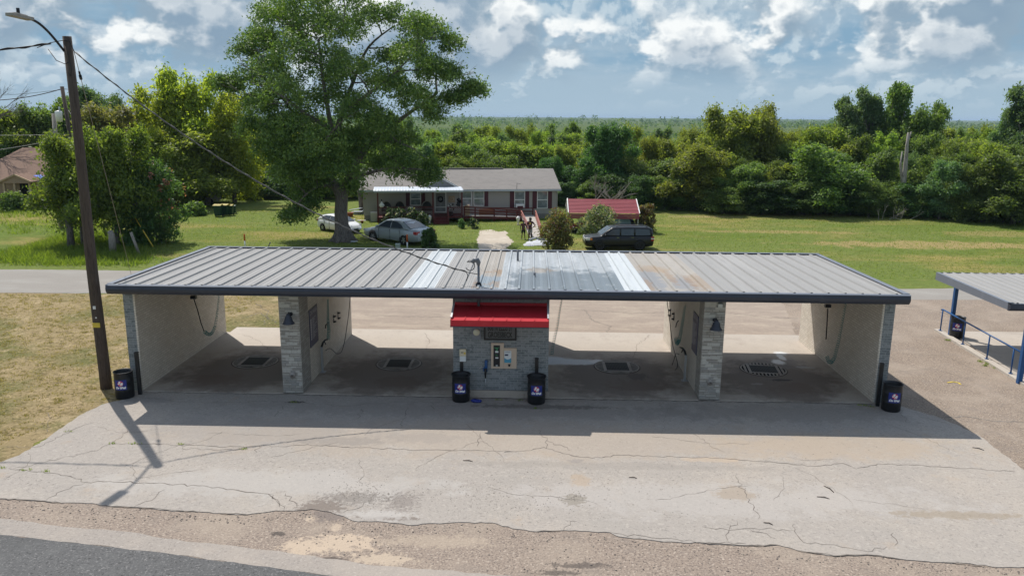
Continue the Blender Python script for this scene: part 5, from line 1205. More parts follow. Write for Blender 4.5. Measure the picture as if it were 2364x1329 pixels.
jk = MB(); p = G(835, 510); jk.box(p.x-0.4, p.y-0.1, 0, p.x+0.35, p.y+0.12, 0.06); tag(jk.build('white_plank', 'white_paint'), 'short white plank lying near the house corner', 'plank')
# hanging things at the right porch end
x, z = HP(1059, 465, PD-0.4)
hg = at_house(empty('hanging_plant', label='dark hanging plant at the right end of the porch', cat='plant'), x, -PD+0.4, 1.5); m = MB(); rh = random.Random(8)
for k in range(12): m.blob((rh.uniform(-.16, .16), rh.uniform(-.16, .16), rh.uniform(-.1, .5)), .11, .11, .13, 6, 4, 0, .4, rh)
m.build('foliage', 'black_plastic', hg); MB().cyl((0, 0, .5), (0, 0, pz-1.6), 0.01, 5).build('hanger', 'wire_black', hg)
x, z = HP(1041, 470, PD-0.4)
fl_ = at_house(empty('potted_flowers', label='white flowers in a dark pot on the porch right of the door', cat='plant'), x, -PD+0.5, DK); m = MB()
MB().lathe([(0, 0), (0.14, 0), (0.19, 0.35), (0, 0.35)], n=12).build('pot', 'black_plastic', fl_)
for k in range(22): m.blob((rh.uniform(-.26, .26), rh.uniform(-.2, .2), rh.uniform(.5, 1.05)), .06, .06, .05, 6, 4, rh.choice([0, 0, 1]), .4, rh)
m.build('blooms', ['white_paint', 'black_plastic'], fl_)
x0, z0 = HP(1040, 466); mb = MB()
pl = at_house(empty('wall_plaque', label='tan square plaque on the wall right of the white door', cat='plaque'), x0+0.1, -0.03, 1.75); MB().box(-0.28, -0.03, -0.28, 0.28, 0, 0.28).build('plaque', 'cardboard', pl); MB().lathe([(0.16, 0), (0.20, 0), (0.20, 0.02), (0.16, 0.02)], n=16, xf=Matrix.Translation((0, -0.031, 0)) @ Matrix.Rotation(math.pi/2, 4, 'X')).build('ring', 'beige_metal', pl)

# ============================================================ red carport
cp0 = V(1316, 491.5, 36.7); cp1 = V(1479.6, 493, 36.7); cr0 = V(1305.8, 458.5, 39.0); cr1 = V(1466, 462, 39.0)
zE, zR = (cp0.z+cp1.z)/2, (cr0.z+cr1.z)/2; cx0, cx1 = (cp0.x+cr0.x)/2, (cp1.x+cr1.x)/2
cprt = empty('carport', (cx0, 36.7, 0), 0, 'red corrugated metal carport with pale trim behind the bushes', 'carport')
W_ = cx1-cx0; mb = MB(); nr = 10; vs = []
for i in range(nr+1):
    for j, t in enumerate((i/nr,)):
        pass
prof = []
for i in range(nr):
    t = i/nr; y = 2.3*t; z = zE+(zR-zE)*t; dy, dz_ = 2.3/nr, (zR-zE)/nr
    prof += [(y, z), (y+dy*0.70, z+dz_*0.70), (y+dy*0.76, z+dz_*0.76+0.035), (y+dy*0.94, z+dz_*0.94+0.035)]
prof.append((2.3, zR+0.01))
back = [(4.6-y, z) for y, z in reversed(prof[:-1])]
full = prof + back; n = len(full)
mb.add([(x, y, z) for x in (0, W_) for y, z in full], [(i, i+1, n+i+1, n+i) for i in range(n-1)])
for k in range(3): mb.prism([(-0.02-0.01*k, zE-0.06-k*0.13), (0.0, zE-0.05-k*0.13), (0.0, zE-0.17-k*0.13), (-0.05, zE-0.165-k*0.13)], 'x', 0.02, W_-0.02)
mb.build('roof', 'carport_red', cprt, fix=False)
for x in (0, W_):
    MB().bar((x, -0.03, zE+0.02), (x, 2.3, zR+0.05), 0.06, 0.08).bar((x, 2.3, zR+0.05), (x, 4.63, zE+0.02), 0.06, 0.08).build('gable_trim', 'white_paint', cprt)
mb = MB().add([(0.01, 0.7, zE+0.25), (0.01, 2.3, zR-0.03), (0.01, 4.6, zE-0.02), (0.01, 4.6, zE-0.40), (0.01, 0.7, zE-0.0)], [(0, 1, 2, 3, 4)]) 
mb = MB().prism([(2.0, zR-0.16), (2.3, zR-0.04), (4.55, zE+0.0), (4.55, zE-0.38), (2.0, zE-0.38)], 'x', 0.0, 0.02); mb.build('gable_panel', 'skirting', cprt)
for x in (0.1, W_*0.35, W_*0.72, W_-0.1):
    for y in (0.05, 4.5): MB().box(x-0.035, y-0.035, 0, x+0.035, y+0.035, zE-0.02).build('post', 'zinc', cprt)
p = V(1436, 520, 37.6)
tub = empty('plastic_tub', (p.x, 37.6, 0.0), 0, 'pale blue rounded plastic tub leaning under the red carport', 'tub')
MB().lathe([(0.0, 0), (0.5, 0.02), (0.62, 0.22), (0.66, 0.24), (0.60, 0.22), (0.45, 0.06), (0, 0.05)], n=20, xf=Matrix.Translation((0, 0, 0.62)) @ Matrix.Rotation(R(70), 4, 'X')).build('tub', 'panel_tub' if 'panel_tub' in M else (mat('panel_tub', (0.26, 0.40, 0.48), 0.4) and 'panel_tub'), tub)
MB().box(-0.55, 0.36, 0, 0.55, 0.42, 0.12).build('foot', 'grey_plank', tub)
p = V(1452, 525, 38.2)
gr = empty('covered_grill', (p.x, 38.2, 0), 0, 'black covered grill in the shade under the red carport', 'grill')
MB().lathe([(0.42, 0), (0.45, 0.5), (0.40, 0.85), (0.25, 1.0), (0, 1.05)], n=14).build('cover', 'black_plastic', gr); MB().cyl((-0.3, 0, 0), (-0.3, -0.46, 0.1), 0.1, 10).build('wheel', 'black_metal', gr)
p = V(1334, 522, 37.2)
mw = empty('riding_mower', (p.x, 37.2, 0), 0.4, 'dark red riding mower half hidden between bush and crape myrtle', 'mower')
MB().prism([(-0.7, 0.3), (0.1, 0.3), (0.25, 0.55), (0.75, 0.55), (0.8, 0.8), (0.2, 0.9), (-0.1, 0.6), (-0.7, 0.55)], 'y', -0.3, 0.3).build('body', 'carport_red', mw, bevel=0.03)
for sx, rr in ((-0.45, 0.28), (0.6, 0.2)):
    for sy in (-0.38, 0.38): MB().lathe([(0, -0.08), (rr, -0.08), (rr, 0.08), (0, 0.08)], n=16, xf=Matrix.Translation((sx, sy, rr)) @ Matrix.Rotation(math.pi/2, 4, 'X')).build('wheel', 'black_plastic', mw)
MB().box(-0.5, -0.2, 0.56, -0.1, 0.2, 0.68).box(-0.55, -0.2, 0.68, -0.47, 0.2, 1.0).build('seat', 'black_plastic', mw)
MB().tube([(0.15, 0, .85), (0.02, 0, 1.05)], 0.02, 6).lathe([(0.13, -0.01), (0.15, 0), (0.13, 0.01)], (0.02, 0, 1.05), 14).build('steering_wheel', 'black_metal', mw)
# ============================================================ cars
def carpaint(name, c, metal=0.0, rough=0.3, coat=0.6):
    m = mat(name, c, rough, metal); b = [n for n in m.node_tree.nodes if n.type == 'BSDF_PRINCIPLED'][0]
    b.inputs['Coat Weight'].default_value = coat; b.inputs['Coat Roughness'].default_value = 0.06; return m
carpaint('paint_silver', (0.36, 0.395, 0.42), 0.35, 0.35); carpaint('paint_white', (0.74, 0.75, 0.75), 0.0, 0.35); carpaint('paint_black', (0.004, 0.0045, 0.006), 0.0, 0.35, 0.15)
mat('tyre', (0.018, 0.018, 0.018), 0.85); mat('alloy', (0.42, 0.43, 0.44), 0.3, 0.8); mat('dark_alloy', (0.02, 0.02, 0.022), 0.35, 0.5)
mat('lamp_clear', (0.62, 0.62, 0.60), 0.12, spec=0.8); mat('lamp_red', (0.36, 0.012, 0.02), 0.15, spec=0.8); mat('lamp_amber', (0.62, 0.20, 0.04), 0.2)
mat('chrome', (0.6, 0.6, 0.6), 0.12, 1.0)
def wheel(parent, x, y, r, wd, side, rimmat):
    X = Matrix.Translation((x, y, r)) @ Matrix.Rotation(-side*math.pi/2, 4, 'X')
    ro = bpy.data.objects.new('wheel', None); 
    t = MB().lathe([(r*0.62, -wd/2), (r*0.93, -wd/2), (r, -wd*0.3), (r, wd*0.3), (r*0.93, wd/2), (r*0.66, wd/2)], n=26, xf=X).build('wheel', 'tyre', parent)
    m = MB().lathe([(r*0.66, wd/2-0.01), (r*0.60, wd/2-0.015), (r*0.58, wd/2-0.07), (0, wd/2-0.09)], n=26, xf=X, mi=1)
    m.lathe([(0.0, wd/2-0.02), (r*0.14, wd/2-0.025), (r*0.16, wd/2-0.06)], n=12, xf=X)
    for k in range(5):
        a = 2*math.pi*k/5+0.3; d = Vector((math.cos(a), math.sin(a), 0)); s = Vector((-d.y, d.x, 0))
        p = [d*r*0.1-s*0.045, d*r*0.62-s*0.055, d*r*0.62+s*0.055, d*r*0.1+s*0.045]
        m.add([X @ (q+Vector((0, 0, wd/2-0.03))) for q in p] + [X @ (q+Vector((0, 0, wd/2-0.06))) for q in p], [(0, 1, 2, 3), (0, 4, 5, 1), (1, 5, 6, 2), (2, 6, 7, 3), (3, 7, 4, 0)])
    m.build('rim', [rimmat, 'dark_alloy'], t)
def loft(mb, rings, mi=0, smooth=True):
    n = len(rings[0]); o = []
    for r in rings: o += r
    fs = []
    for i in range(len(rings)-1):
        for k in range(n): fs.append((i*n+k, i*n+(k+1) % n, (i+1)*n+(k+1) % n, (i+1)*n+k))
    fs.append(tuple(reversed(range(n)))); fs.append(tuple((len(rings)-1)*n+k for k in range(n)))
    mb.add(o, fs, mi, smooth)
def interp(tab, x):
    if x <= tab[0][0]: return tab[0][1:]
    for a, b in zip(tab, tab[1:]):
        if x <= b[0]:
            t = (x-a[0])/(b[0]-a[0]); return [p+(q-p)*t for p, q in zip(a[1:], b[1:])]
    return tab[-1][1:]
def make_car(lab, paint, low, gh, hw, rw, wheels, r, win, sidewin, lights, extra=None, rimmat='alloy', zr=None, cat='car'):
    """low: (x, z_bottom, z_shoulder, width factor); gh: (x, z_top) roof outline; side windows as polygons in (x, z)"""
    root = empty('parked_car', (0, 0, 0), 0, lab, cat)
    xs = sorted(set([a[0] for a in low] + [low[0][0]+(low[-1][0]-low[0][0])*k/26 for k in range(27)]))
    rings = []
    for x in xs:
        zb, zs, wf = interp(low, x); w_ = hw*wf
        half = [(0.0, zb), (w_*0.86, zb), (w_*0.97, zb+0.07), (w_, zb+(zs-zb)*0.42), (w_*0.995, zb+(zs-zb)*0.62), (w_*0.965, zs-0.06), (w_*0.90, zs-0.012), (w_*0.6, zs+0.012), (0.0, zs+0.022)]
        rings.append([(x, y, z) for y, z in half] + [(x, -y, z) for y, z in reversed(half[1:-1])])
    mb = MB(); loft(mb, rings)
    def sh(x): return interp(low, x)[1]
    xs2 = sorted(set([g[0] for g in gh] + [gh[0][0]+(gh[-1][0]-gh[0][0])*k/20 for k in range(21)]))
    ztop = max(g[1] for g in gh)
    wb = hw*0.93
    def side_y(x, z):
        t = max(0.0, min(1.0, (z-sh(x))/(ztop-sh(x)))); return wb + (rw-wb)*t
    rings = []
    for x in xs2:
        zt = max(interp(gh, x)[0], sh(x)+0.0); zs = sh(x)-0.04
        ye = side_y(x, zt)
        half = [(0.0, zs), (wb, zs), (side_y(x, (zs+zt)/2)+0.012, (zs+zt)/2), (ye, zt-0.05 if zt-0.05 > zs else zs+0.001), (ye*0.93, zt-0.012), (ye*0.5, zt+0.012), (0, zt+0.02)]
        rings.append([(x, y, z) for y, z in half] + [(x, -y, z) for y, z in reversed(half[1:-1])])
    loft(mb, rings)
    body = mb.build('body', paint, root)
    for s in (1, -1):
        for wx in wheels:
            MB().lathe([(0, -0.02), (r*1.16, -0.02), (r*1.16, 0.006), (0, 0.006)], n=26, xf=Matrix.Translation((wx, s*(hw*0.985), r*1.04)) @ Matrix.Rotation(-s*math.pi/2, 4, 'X')).build('wheel_arch', 'hole_dark', root)
            wheel(root, wx, s*(hw-0.075), r, 0.20, s, rimmat)
        for poly in sidewin:
            c = Vector((sum(p[0] for p in poly)/len(poly), sum(p[1] for p in poly)/len(poly)))
            vs = [(x, s*(side_y(x, z)+0.022), z) for x, z in poly]; vi = [(x, s*(side_y(x, z)-0.02), z) for x, z in poly]; n = len(vs)
            MB().add(vs+vi, [tuple(range(n))] + [(i, (i+1) % n, n+(i+1) % n, n+i) for i in range(n)]).build('side_window', 'dark_glass', root)
        mb = MB(); mx = sidewin[0][0][0]
        mb.blob((win[0][0][0]-0.28, s*(hw+0.09), sh(win[0][0][0])+0.11), 0.07, 0.10, 0.075, 10, 7); mb.build('mirror', paint, root)
        for hx in lights.get('handles', ()): MB().box(hx-0.09, min(s*(hw-0.01), s*(hw+0.02)), sh(hx)-0.14, hx+0.09, max(s*(hw-0.01), s*(hw+0.02)), sh(hx)-0.115).build('door_handle', lights.get('hmat', paint), root)
        for seam in lights.get('seams', ()):
            MB().box(seam-0.006, min(s*(hw-0.03), s*(hw+0.004)), interp(low, seam)[0]+0.08, seam+0.006, max(s*(hw-0.03), s*(hw+0.004)), sh(seam)-0.07).build('door_seam', 'hole_dark', root)
    for (xa, za, wa), (xb, zb, wb2), nm in win:
        ca = 0.03; vs = [(xa+ca*0, -wa, za), (xa, wa, za), (xb, wb2, zb), (xb, -wb2, zb)]
        d = Vector((xb-xa, 0, zb-za)).normalized(); nn = Vector((-d.z, 0, d.x)); nn = nn if nn.z > 0 else -nn
        up = nn*0.035
        MB().add([Vector(v)+up for v in vs]+[Vector(v)-up for v in vs], [(0, 1, 2, 3), (4, 5, 1, 0), (5, 6, 2, 1), (6, 7, 3, 2), (7, 4, 0, 3)]).build(nm, 'window_tint', root)
    for nm, mt_, boxes in lights['boxes']:
        for bx in boxes:
            for s in ((1, -1) if bx[6:] else (1,)):
                y0, y1 = sorted((s*bx[1], s*bx[4])); MB().box(bx[0], y0, bx[2], bx[3], y1, bx[5]).build(nm, mt_, root, bevel=0.015)
    if extra: extra(root)
    return root
mat('window_tint', (0.045, 0.06, 0.07), 0.05, spec=1.0)
def place_by_wheels(root, rear_px, front_px, side, wheels, hw):
    a = G(*rear_px); b = G(*front_px); d = (b-a); wbase = wheels[1]-wheels[0] if wheels[1] > wheels[0] else wheels[0]-wheels[1]
    s = d.length/wbase; th = math.atan2(d.y, d.x); lf = Vector((-math.sin(th), math.cos(th), 0))
    mid = (a+b)/2 - lf*side*hw*s; root.location = mid - Vector((math.cos(th), math.sin(th), 0))*((wheels[0]+wheels[1])/2)*s
    root.rotation_euler.z = th; root.scale = (s, s, s); return s
# silver sedan
sed_low = [(-2.52, 0.42, 0.80, 0.80), (-2.46, 0.30, 0.94, 0.88), (-2.2, 0.25, 1.02, 0.95), (-1.5, 0.22, 1.02, 1.0), (0.6, 0.20, 0.96, 1.0), (1.1, 0.20, 0.93, 0.99), (1.7, 0.21, 0.85, 0.96), (2.2, 0.23, 0.74, 0.90), (2.45, 0.30, 0.62, 0.80), (2.53, 0.36, 0.54, 0.70)]
sed_gh = [(-1.95, 1.00), (-1.2, 1.36), (-0.6, 1.47), (-0.1, 1.49), (0.35, 1.45), (0.75, 1.25), (1.25, 0.93)]
sed = make_car('silver sedan facing left with red tail lamp, parked right of the big tree', 'paint_silver', sed_low, sed_gh, 0.92, 0.62, (-1.42, 1.40), 0.33,
    [((1.17, 0.99, 0.72), (0.42, 1.42, 0.55), 'windshield'), ((-1.85, 1.05, 0.70), (-1.02, 1.41, 0.54), 'rear_window')],
    [[(0.93, 1.02), (0.30, 1.39), (-0.16, 1.42), (-0.16, 1.0)], [(-0.24, 1.0), (-0.24, 1.42), (-0.62, 1.40), (-1.10, 1.24), (-1.33, 1.09), (-1.1, 1.03)]],
    dict(handles=(-0.05, -1.05), seams=(0.85, -0.20, -1.1), boxes=[('tail_lamp', 'lamp_red', [(-2.50, 0.52, 0.74, -2.22, 0.86, 0.93, 1)]), ('headlight', 'lamp_clear', [(2.15, 0.5, 0.60, 2.44, 0.80, 0.72, 1)]), ('bumper_trim', 'paint_silver', [(-2.55, -0.75, 0.36, -2.45, 0.75, 0.60)]), ('plate', 'white_paint', [(-2.57, -0.16, 0.62, -2.49, 0.16, 0.76)]), ('sill', 'chrome', [(-1.0, 0.905, 0.22, 1.0, 0.935, 0.27, 1)])]))
place_by_wheels(sed, (932, 566.5), (861, 556), 1, (-1.42, 1.40), 0.9)
hat_low = [(-2.18, 0.40, 0.85, 0.84), (-2.10, 0.28, 1.02, 0.92), (-1.6, 0.22, 1.06, 0.98), (0.4, 0.20, 0.98, 1.0), (1.0, 0.20, 0.95, 0.99), (1.6, 0.21, 0.85, 0.95), (1.98, 0.24, 0.72, 0.88), (2.15, 0.30, 0.60, 0.76), (2.2, 0.36, 0.5, 0.66)]
hat_gh = [(-2.05, 1.05), (-1.75, 1.36), (-1.2, 1.46), (-0.5, 1.49), (0.1, 1.44), (0.55, 1.24), (1.2, 0.94)]
def hat_extra(root):
    MB().prism([(-0.30, 0.30), (0.30, 0.30), (0.24, 0.44), (-0.24, 0.44)], 'x', 2.17, 2.225).build('grille', 'black_metal', root)
    for s in (-1, 1): MB().prism([(s*0.40, 0.32), (s*0.62, 0.30), (s*0.55, 0.44)], 'x', 2.10, 2.19).build('air_intake', 'black_metal', root)
    MB().box(2.10, -0.28, 0.53, 2.19, 0.28, 0.57).build('grille', 'chrome', root)
hat = make_car('white hatchback parked behind the big tree trunk, facing right', 'paint_white', hat_low, hat_gh, 0.91, 0.62, (-1.33, 1.32), 0.32,
    [((1.12, 1.0, 0.72), (0.18, 1.43, 0.56), 'windshield'), ((-2.03, 1.12, 0.66), (-1.70, 1.38, 0.52), 'rear_window')],
    [[(0.82, 1.03), (0.08, 1.39), (-0.30, 1.42), (-0.30, 1.02)], [(-0.38, 1.02), (-0.38, 1.42), (-1.0, 1.41), (-1.45, 1.28), (-1.35, 1.07)]],
    dict(handles=(-0.15, -1.1), seams=(0.8, -0.34, -1.05), boxes=[('headlight', 'lamp_clear', [(1.72, 0.60, 0.66, 2.0, 0.80, 0.80, 1)]), ('tail_lamp', 'lamp_red', [(-2.17, 0.62, 0.85, -2.0, 0.84, 1.05, 1)])]), hat_extra)
def place_by_heading(root, rear_px, side, th, s, wheels, hw):
    a = G(*rear_px); f = Vector((math.cos(th), math.sin(th), 0)); lf = Vector((-f.y, f.x, 0))
    root.location = a - lf*side*hw*s - f*wheels[0]*s; root.rotation_euler.z = th; root.scale = (s, s, s)
place_by_heading(hat, (745, 533), -1, R(-38), 0.88, (-1.33, 1.32), 0.88)
suv_low = [(-2.56, 0.45, 0.85, 0.90), (-2.50, 0.32, 1.10, 0.95), (-2.2, 0.26, 1.12, 0.99), (0.6, 0.24, 1.09, 1.0), (1.2, 0.24, 1.06, 1.0), (2.0, 0.26, 1.00, 0.97), (2.42, 0.28, 0.93, 0.92), (2.52, 0.34, 0.80, 0.86), (2.56, 0.42, 0.62, 0.80)]
suv_gh = [(-2.47, 1.10), (-2.38, 1.62), (-2.1, 1.70), (-0.5, 1.73), (0.55, 1.69), (0.95, 1.45), (1.45, 1.08)]
def suv_extra(root):
    for s in (-1, 1):
        MB().tube([(0.25, s*0.66, 1.71), (0.05, s*0.66, 1.79), (-1.9, s*0.66, 1.79), (-2.1, s*0.66, 1.71)], 0.022, 6).build('roof_rail', 'black_metal', root)
        MB().box(-2.30, min(s*0.955, s*0.967), 0.46, 2.0, max(s*0.955, s*0.967), 0.50).build('side_strip', 'black_metal', root)
    MB().box(2.46, -0.62, 0.66, 2.56, 0.62, 0.86).build('grille', 'zinc', root)
suv = make_car('long black boxy suv parked on the lawn in front of the big bush', 'paint_black', suv_low, suv_gh, 0.96, 0.82, (-1.50, 1.49), 0.37,
    [((1.36, 1.13, 0.83), (0.66, 1.63, 0.75), 'windshield'), ((-2.48, 1.18, 0.78), (-2.41, 1.58, 0.70), 'rear_window')],
    [[(1.02, 1.13), (0.52, 1.56), (0.02, 1.60), (0.02, 1.12)], [(-0.10, 1.12), (-0.10, 1.60), (-1.05, 1.60), (-1.05, 1.12)], [(-1.17, 1.12), (-1.17, 1.60), (-2.2, 1.57), (-2.3, 1.14)]],
    dict(handles=(0.15, -0.95), hmat='chrome', seams=(1.0, -0.04, -1.12), boxes=[('headlight', 'lamp_clear', [(2.20, 0.60, 0.74, 2.50, 0.90, 0.92, 1)]), ('turn_lamp', 'lamp_amber', [(2.05, 0.80, 0.76, 2.195, 0.955, 0.90, 1)]), ('tail_lamp', 'lamp_red', [(-2.57, 0.72, 0.72, -2.36, 0.955, 1.04, 1)]), ('tail_lens', 'lamp_clear', [(-2.585, 0.76, 0.83, -2.34, 0.962, 0.93, 1)])]), suv_extra, 'dark_alloy', cat='suv')
place_by_wheels(suv, (1476, 578), (1384, 578), 1, (-1.50, 1.49), 0.93)

# ============================================================ people
mat('skin', (0.085, 0.045, 0.028), 0.55); mat('hair_black', (0.008, 0.007, 0.007), 0.6); mat('shirt_maroon', (0.055, 0.010, 0.022), 0.85); mat('shorts_grey', (0.25, 0.235, 0.23), 0.9); mat('shorts_black', (0.010, 0.010, 0.012), 0.9); mat('eye_white', (0.6, 0.58, 0.55), 0.3); mat('shoe', (0.12, 0.10, 0.09), 0.8)
mat('shirt_child', (0.085, 0.038, 0.036), 0.85)
def skin(name, V_, E_, Rr, matn, parent, root=0, sub=2):
    me = bpy.data.meshes.new(name); me.from_pydata([Vector(v) for v in V_], E_, []); me.materials.append(M[matn])
    o = bpy.data.objects.new(name, me); col.objects.link(o); o.parent = parent
    sk = o.modifiers.new('skin', 'SKIN'); sk.use_smooth_shade = True
    d = me.skin_vertices[0].data
    for i, r in enumerate(Rr):
        r = r if isinstance(r, tuple) else (r, r); d[i].radius = r; d[i].use_root = (i == root)
    s = o.modifiers.new('sub', 'SUBSURF'); s.levels = sub; s.render_levels = sub
    return o
def bake(o):
    """keep the grown surface as an ordinary mesh"""
    bpy.context.view_layer.update()
    dg = bpy.context.evaluated_depsgraph_get(); me = bpy.data.meshes.new_from_object(o.evaluated_get(dg))
    o.modifiers.clear(); o.data = me; return o
def person(loc, rz, H, lab, armL, armR, shirt, shorts, hairbig, legspread=0.11):
    """armL/armR: elbow, wrist, hand direction; figure faces -y, its left is +x"""
    root = empty('person', loc, rz, lab, 'person'); k = H/1.70
    S = lambda *p: Vector(p)*k
    V_ = [S(0, 0, .93), S(0, 0.01, 1.12), S(0, 0.0, 1.30), S(0, 0.0, 1.43), S(0, -0.01, 1.50), S(0, -0.02, 1.58), S(0, -0.015, 1.66)]
    Rr = [(.15*k, .105*k), (.125*k, .09*k), (.155*k, .10*k), (.085*k, .06*k), .048*k, (.076*k, .088*k), (.066*k, .075*k)]
    E_ = [(i, i+1) for i in range(6)]
    def chain(start, pts, rs):
        prev = start
        for p, r in zip(pts, rs): V_.append(p); Rr.append(r*k if not isinstance(r, tuple) else tuple(q*k for q in r)); E_.append((prev, len(V_)-1)); prev = len(V_)-1
        return prev
    for s, arm in ((1, armL), (-1, armR)):
        el, wr_, hd = [S(*q) for q in arm]
        last = chain(2, [S(s*0.17, 0, 1.40), S(s*0.19, 0, 1.34).lerp(el, 0.35), el, el.lerp(wr_, .4), wr_, hd], [.058, .046, .040, .038, .026, (.036, .018)])
        d = (hd-wr_).normalized(); side = Vector((0, -1, 0)) if abs(d.y) < 0.8 else Vector((1, 0, 0)); side = (side - d*side.dot(d)).normalized(); nrm = d.cross(side)
        for f in range(4):
            b0 = hd + side*k*(0.024*(1.5-f)*0.62); L = (0.075, 0.085, 0.08, 0.062)[f]*k
            chain(last, [b0+d*L*0.5, b0+d*L*0.9+nrm*0.012*k*s, ], [.009, .0075])
        chain(last, [hd+side*0.035*k-d*0.005*k, hd+side*0.05*k+d*0.035*k], [.011, .009])
    for s in (1, -1):
        x = s*0.085; f = s*legspread
        chain(0, [S(x, 0, .84), S((x+f)/2, -0.02, .50), S((x+f)/2+0.005*s, 0.0, .36), S(f, 0.02, .09), S(f, 0.01, .045), S(f+0.01*s, -0.13, .03)], [(.088, .09), (.056, .056), .054, .036, .042, (.04, .026)])
    body = bake(skin('body', V_, E_, Rr, 'skin', root))
    # shirt
    SV = [S(0, 0.0, .88), S(0, 0.01, 1.10), S(0, 0, 1.30), S(0, 0, 1.44)]; SR = [(.168*k, .12*k), (.145*k, .108*k), (.17*k, .118*k), (.095*k, .07*k)]; SE = [(0, 1), (1, 2), (2, 3)]
    if shirt:
        for s, arm in ((1, armL), (-1, armR)):
            el = S(*arm[0]); SV += [S(s*0.18, 0, 1.395), S(s*0.19, 0, 1.35).lerp(el, 0.55)]; SR += [.070*k, .062*k]; n = len(SV); SE += [(2, n-2), (n-2, n-1)]
        sh_ = bake(skin('shirt', SV, SE, SR, shirt, root))
        if hairbig:
            MB().lathe([(0, 0), (0.07*k, 0), (0.07*k, 0.004), (0, 0.006)], n=12, xf=Matrix.Translation(S(0.03, -0.124, 1.30)) @ Matrix.Rotation(math.pi/2, 4, 'X')).build('emblem', 'yellow', sh_)
            MB().box(-0.06*k, -0.124*k, 1.17*k, 0.05*k, -0.118*k, 1.19*k).build('lettering', 'white_paint', sh_)
    PV = [S(0, 0.005, .94)]; PR = [(.165*k, .118*k)]; PE = []
    for s in (1, -1):
        f = s*legspread; PV += [S(s*0.09, 0, .80), S((s*0.085+f)/2, -0.015, .54)]; PR += [(.105*k, .105*k), (.088*k, .088*k)]; n = len(PV); PE += [(0, n-2), (n-2, n-1)]
    bake(skin('shorts', PV, PE, PR, shorts, root))
    hb = MB(); rh = random.Random(5)
    if hairbig:
        hb.blob(S(0, 0.03, 1.635), .115*k, .115*k, .115*k, 12, 9, 0, 0.06, rh); hb.blob(S(0, 0.055, 1.52), .10*k, .07*k, .10*k, 10, 7, 0, 0.08, rh)
    else: hb.blob(S(0, 0.012, 1.66), .083*k, .09*k, .062*k, 12, 8)
    hb.build('hair', 'hair_black', root)
    fc = MB()
    for s in (1, -1): fc.blob(S(s*0.032, -0.098, 1.605), .012*k, .008*k, .007*k, 8, 6)
    fc.build('eyes', 'eye_white', root)
    MB().blob(S(0, -0.11, 1.575), .014*k, .018*k, .02*k, 8, 6).build('nose', 'skin', root)
    MB().blob(S(0, -0.098, 1.535), .026*k, .010*k, .008*k, 8, 6).build('mouth', 'shirt_maroon', root)
    mb = MB()
    for s in (1, -1): mb.blob(S(s*0.079, -0.015, 1.59), .012*k, .022*k, .03*k, 8, 6)
    mb.build('ears', 'skin', root)
    for s in (1, -1): MB().blob(S(s*legspread+0.01*s, -0.06, .035), .05*k, .13*k, .045*k, 10, 7).build('shoe', 'shoe', root)
    return root
pw = G(1223.5, 554); person((pw.x, pw.y, 0), R(-12), 1.62, 'woman in maroon t-shirt and pale shorts standing with hand on hip', ((0.40, 0.05, 1.17), (0.22, -0.06, 0.98), (0.165, -0.10, 0.96)), ((-0.24, 0.0, 1.12), (-0.22, -0.10, 0.90), (-0.21, -0.12, 0.82)), 'shirt_maroon', 'shorts_grey', True)
pc = G(1208, 552.5); person((pc.x, pc.y, 0), R(10), 1.40, 'child in brown top and black shorts standing beside the woman', ((0.25, -0.02, 1.13), (0.24, -0.10, 0.92), (0.235, -0.13, 0.84)), ((-0.27, 0.0, 1.12), (-0.26, -0.05, 0.90), (-0.26, -0.07, 0.81)), 'shirt_child', 'shorts_black', False, 0.15)

# ============================================================ small things on the lawn
rs = random.Random(21)
p = G(1240, 563); mb = MB(); nx, ny = 26, 14; vs = []
for j in range(ny):
    for i in range(nx):
        u, v = i/(nx-1)-.5, j/(ny-1)-.5; e = 1-max(0, (abs(u)*2)**3*0.3+(abs(v)*2)**3*0.3)
        hgt = (0.05+0.10*abs(math.sin(7*u+3*v+1.2*math.sin(5*v)))+rs.uniform(0, .05))*max(0.1, min(1, (0.5-abs(u))*8))*max(0.1, min(1, (0.5-abs(v))*8))
        vs.append((p.x+u*1.75+0.12*math.sin(6*v), p.y+v*1.9+0.15*math.sin(8*u+1), hgt+0.01))
mb.add(vs, [(j*nx+i, j*nx+i+1, (j+1)*nx+i+1, (j+1)*nx+i) for j in range(ny-1) for i in range(nx-1)], 0, True)
mat('sheet_cloth', (0.48, 0.49, 0.52), 0.9, layers=[(5, (0.30, 0.31, 0.34), 0.5, 0.7, 0.7)])
tag(mb.build('white_sheet', ['sheet_cloth'], fix=False), 'crumpled white sheet spread on the grass before the two people', 'sheet')
mb = MB(); q = G(1232, 558); mb.bar((q.x-0.35, q.y, 0.14), (q.x+0.2, q.y+0.1, 0.30), 0.28, 0.10).bar((q.x+0.2, q.y+0.1, 0.2), (q.x+0.8, q.y+0.2, 0.16), 0.30, 0.12)
tag(mb.build('folded_frame', 'trim_grey', bevel=0.03), 'grey folded frame lying on the white sheet', 'frame')
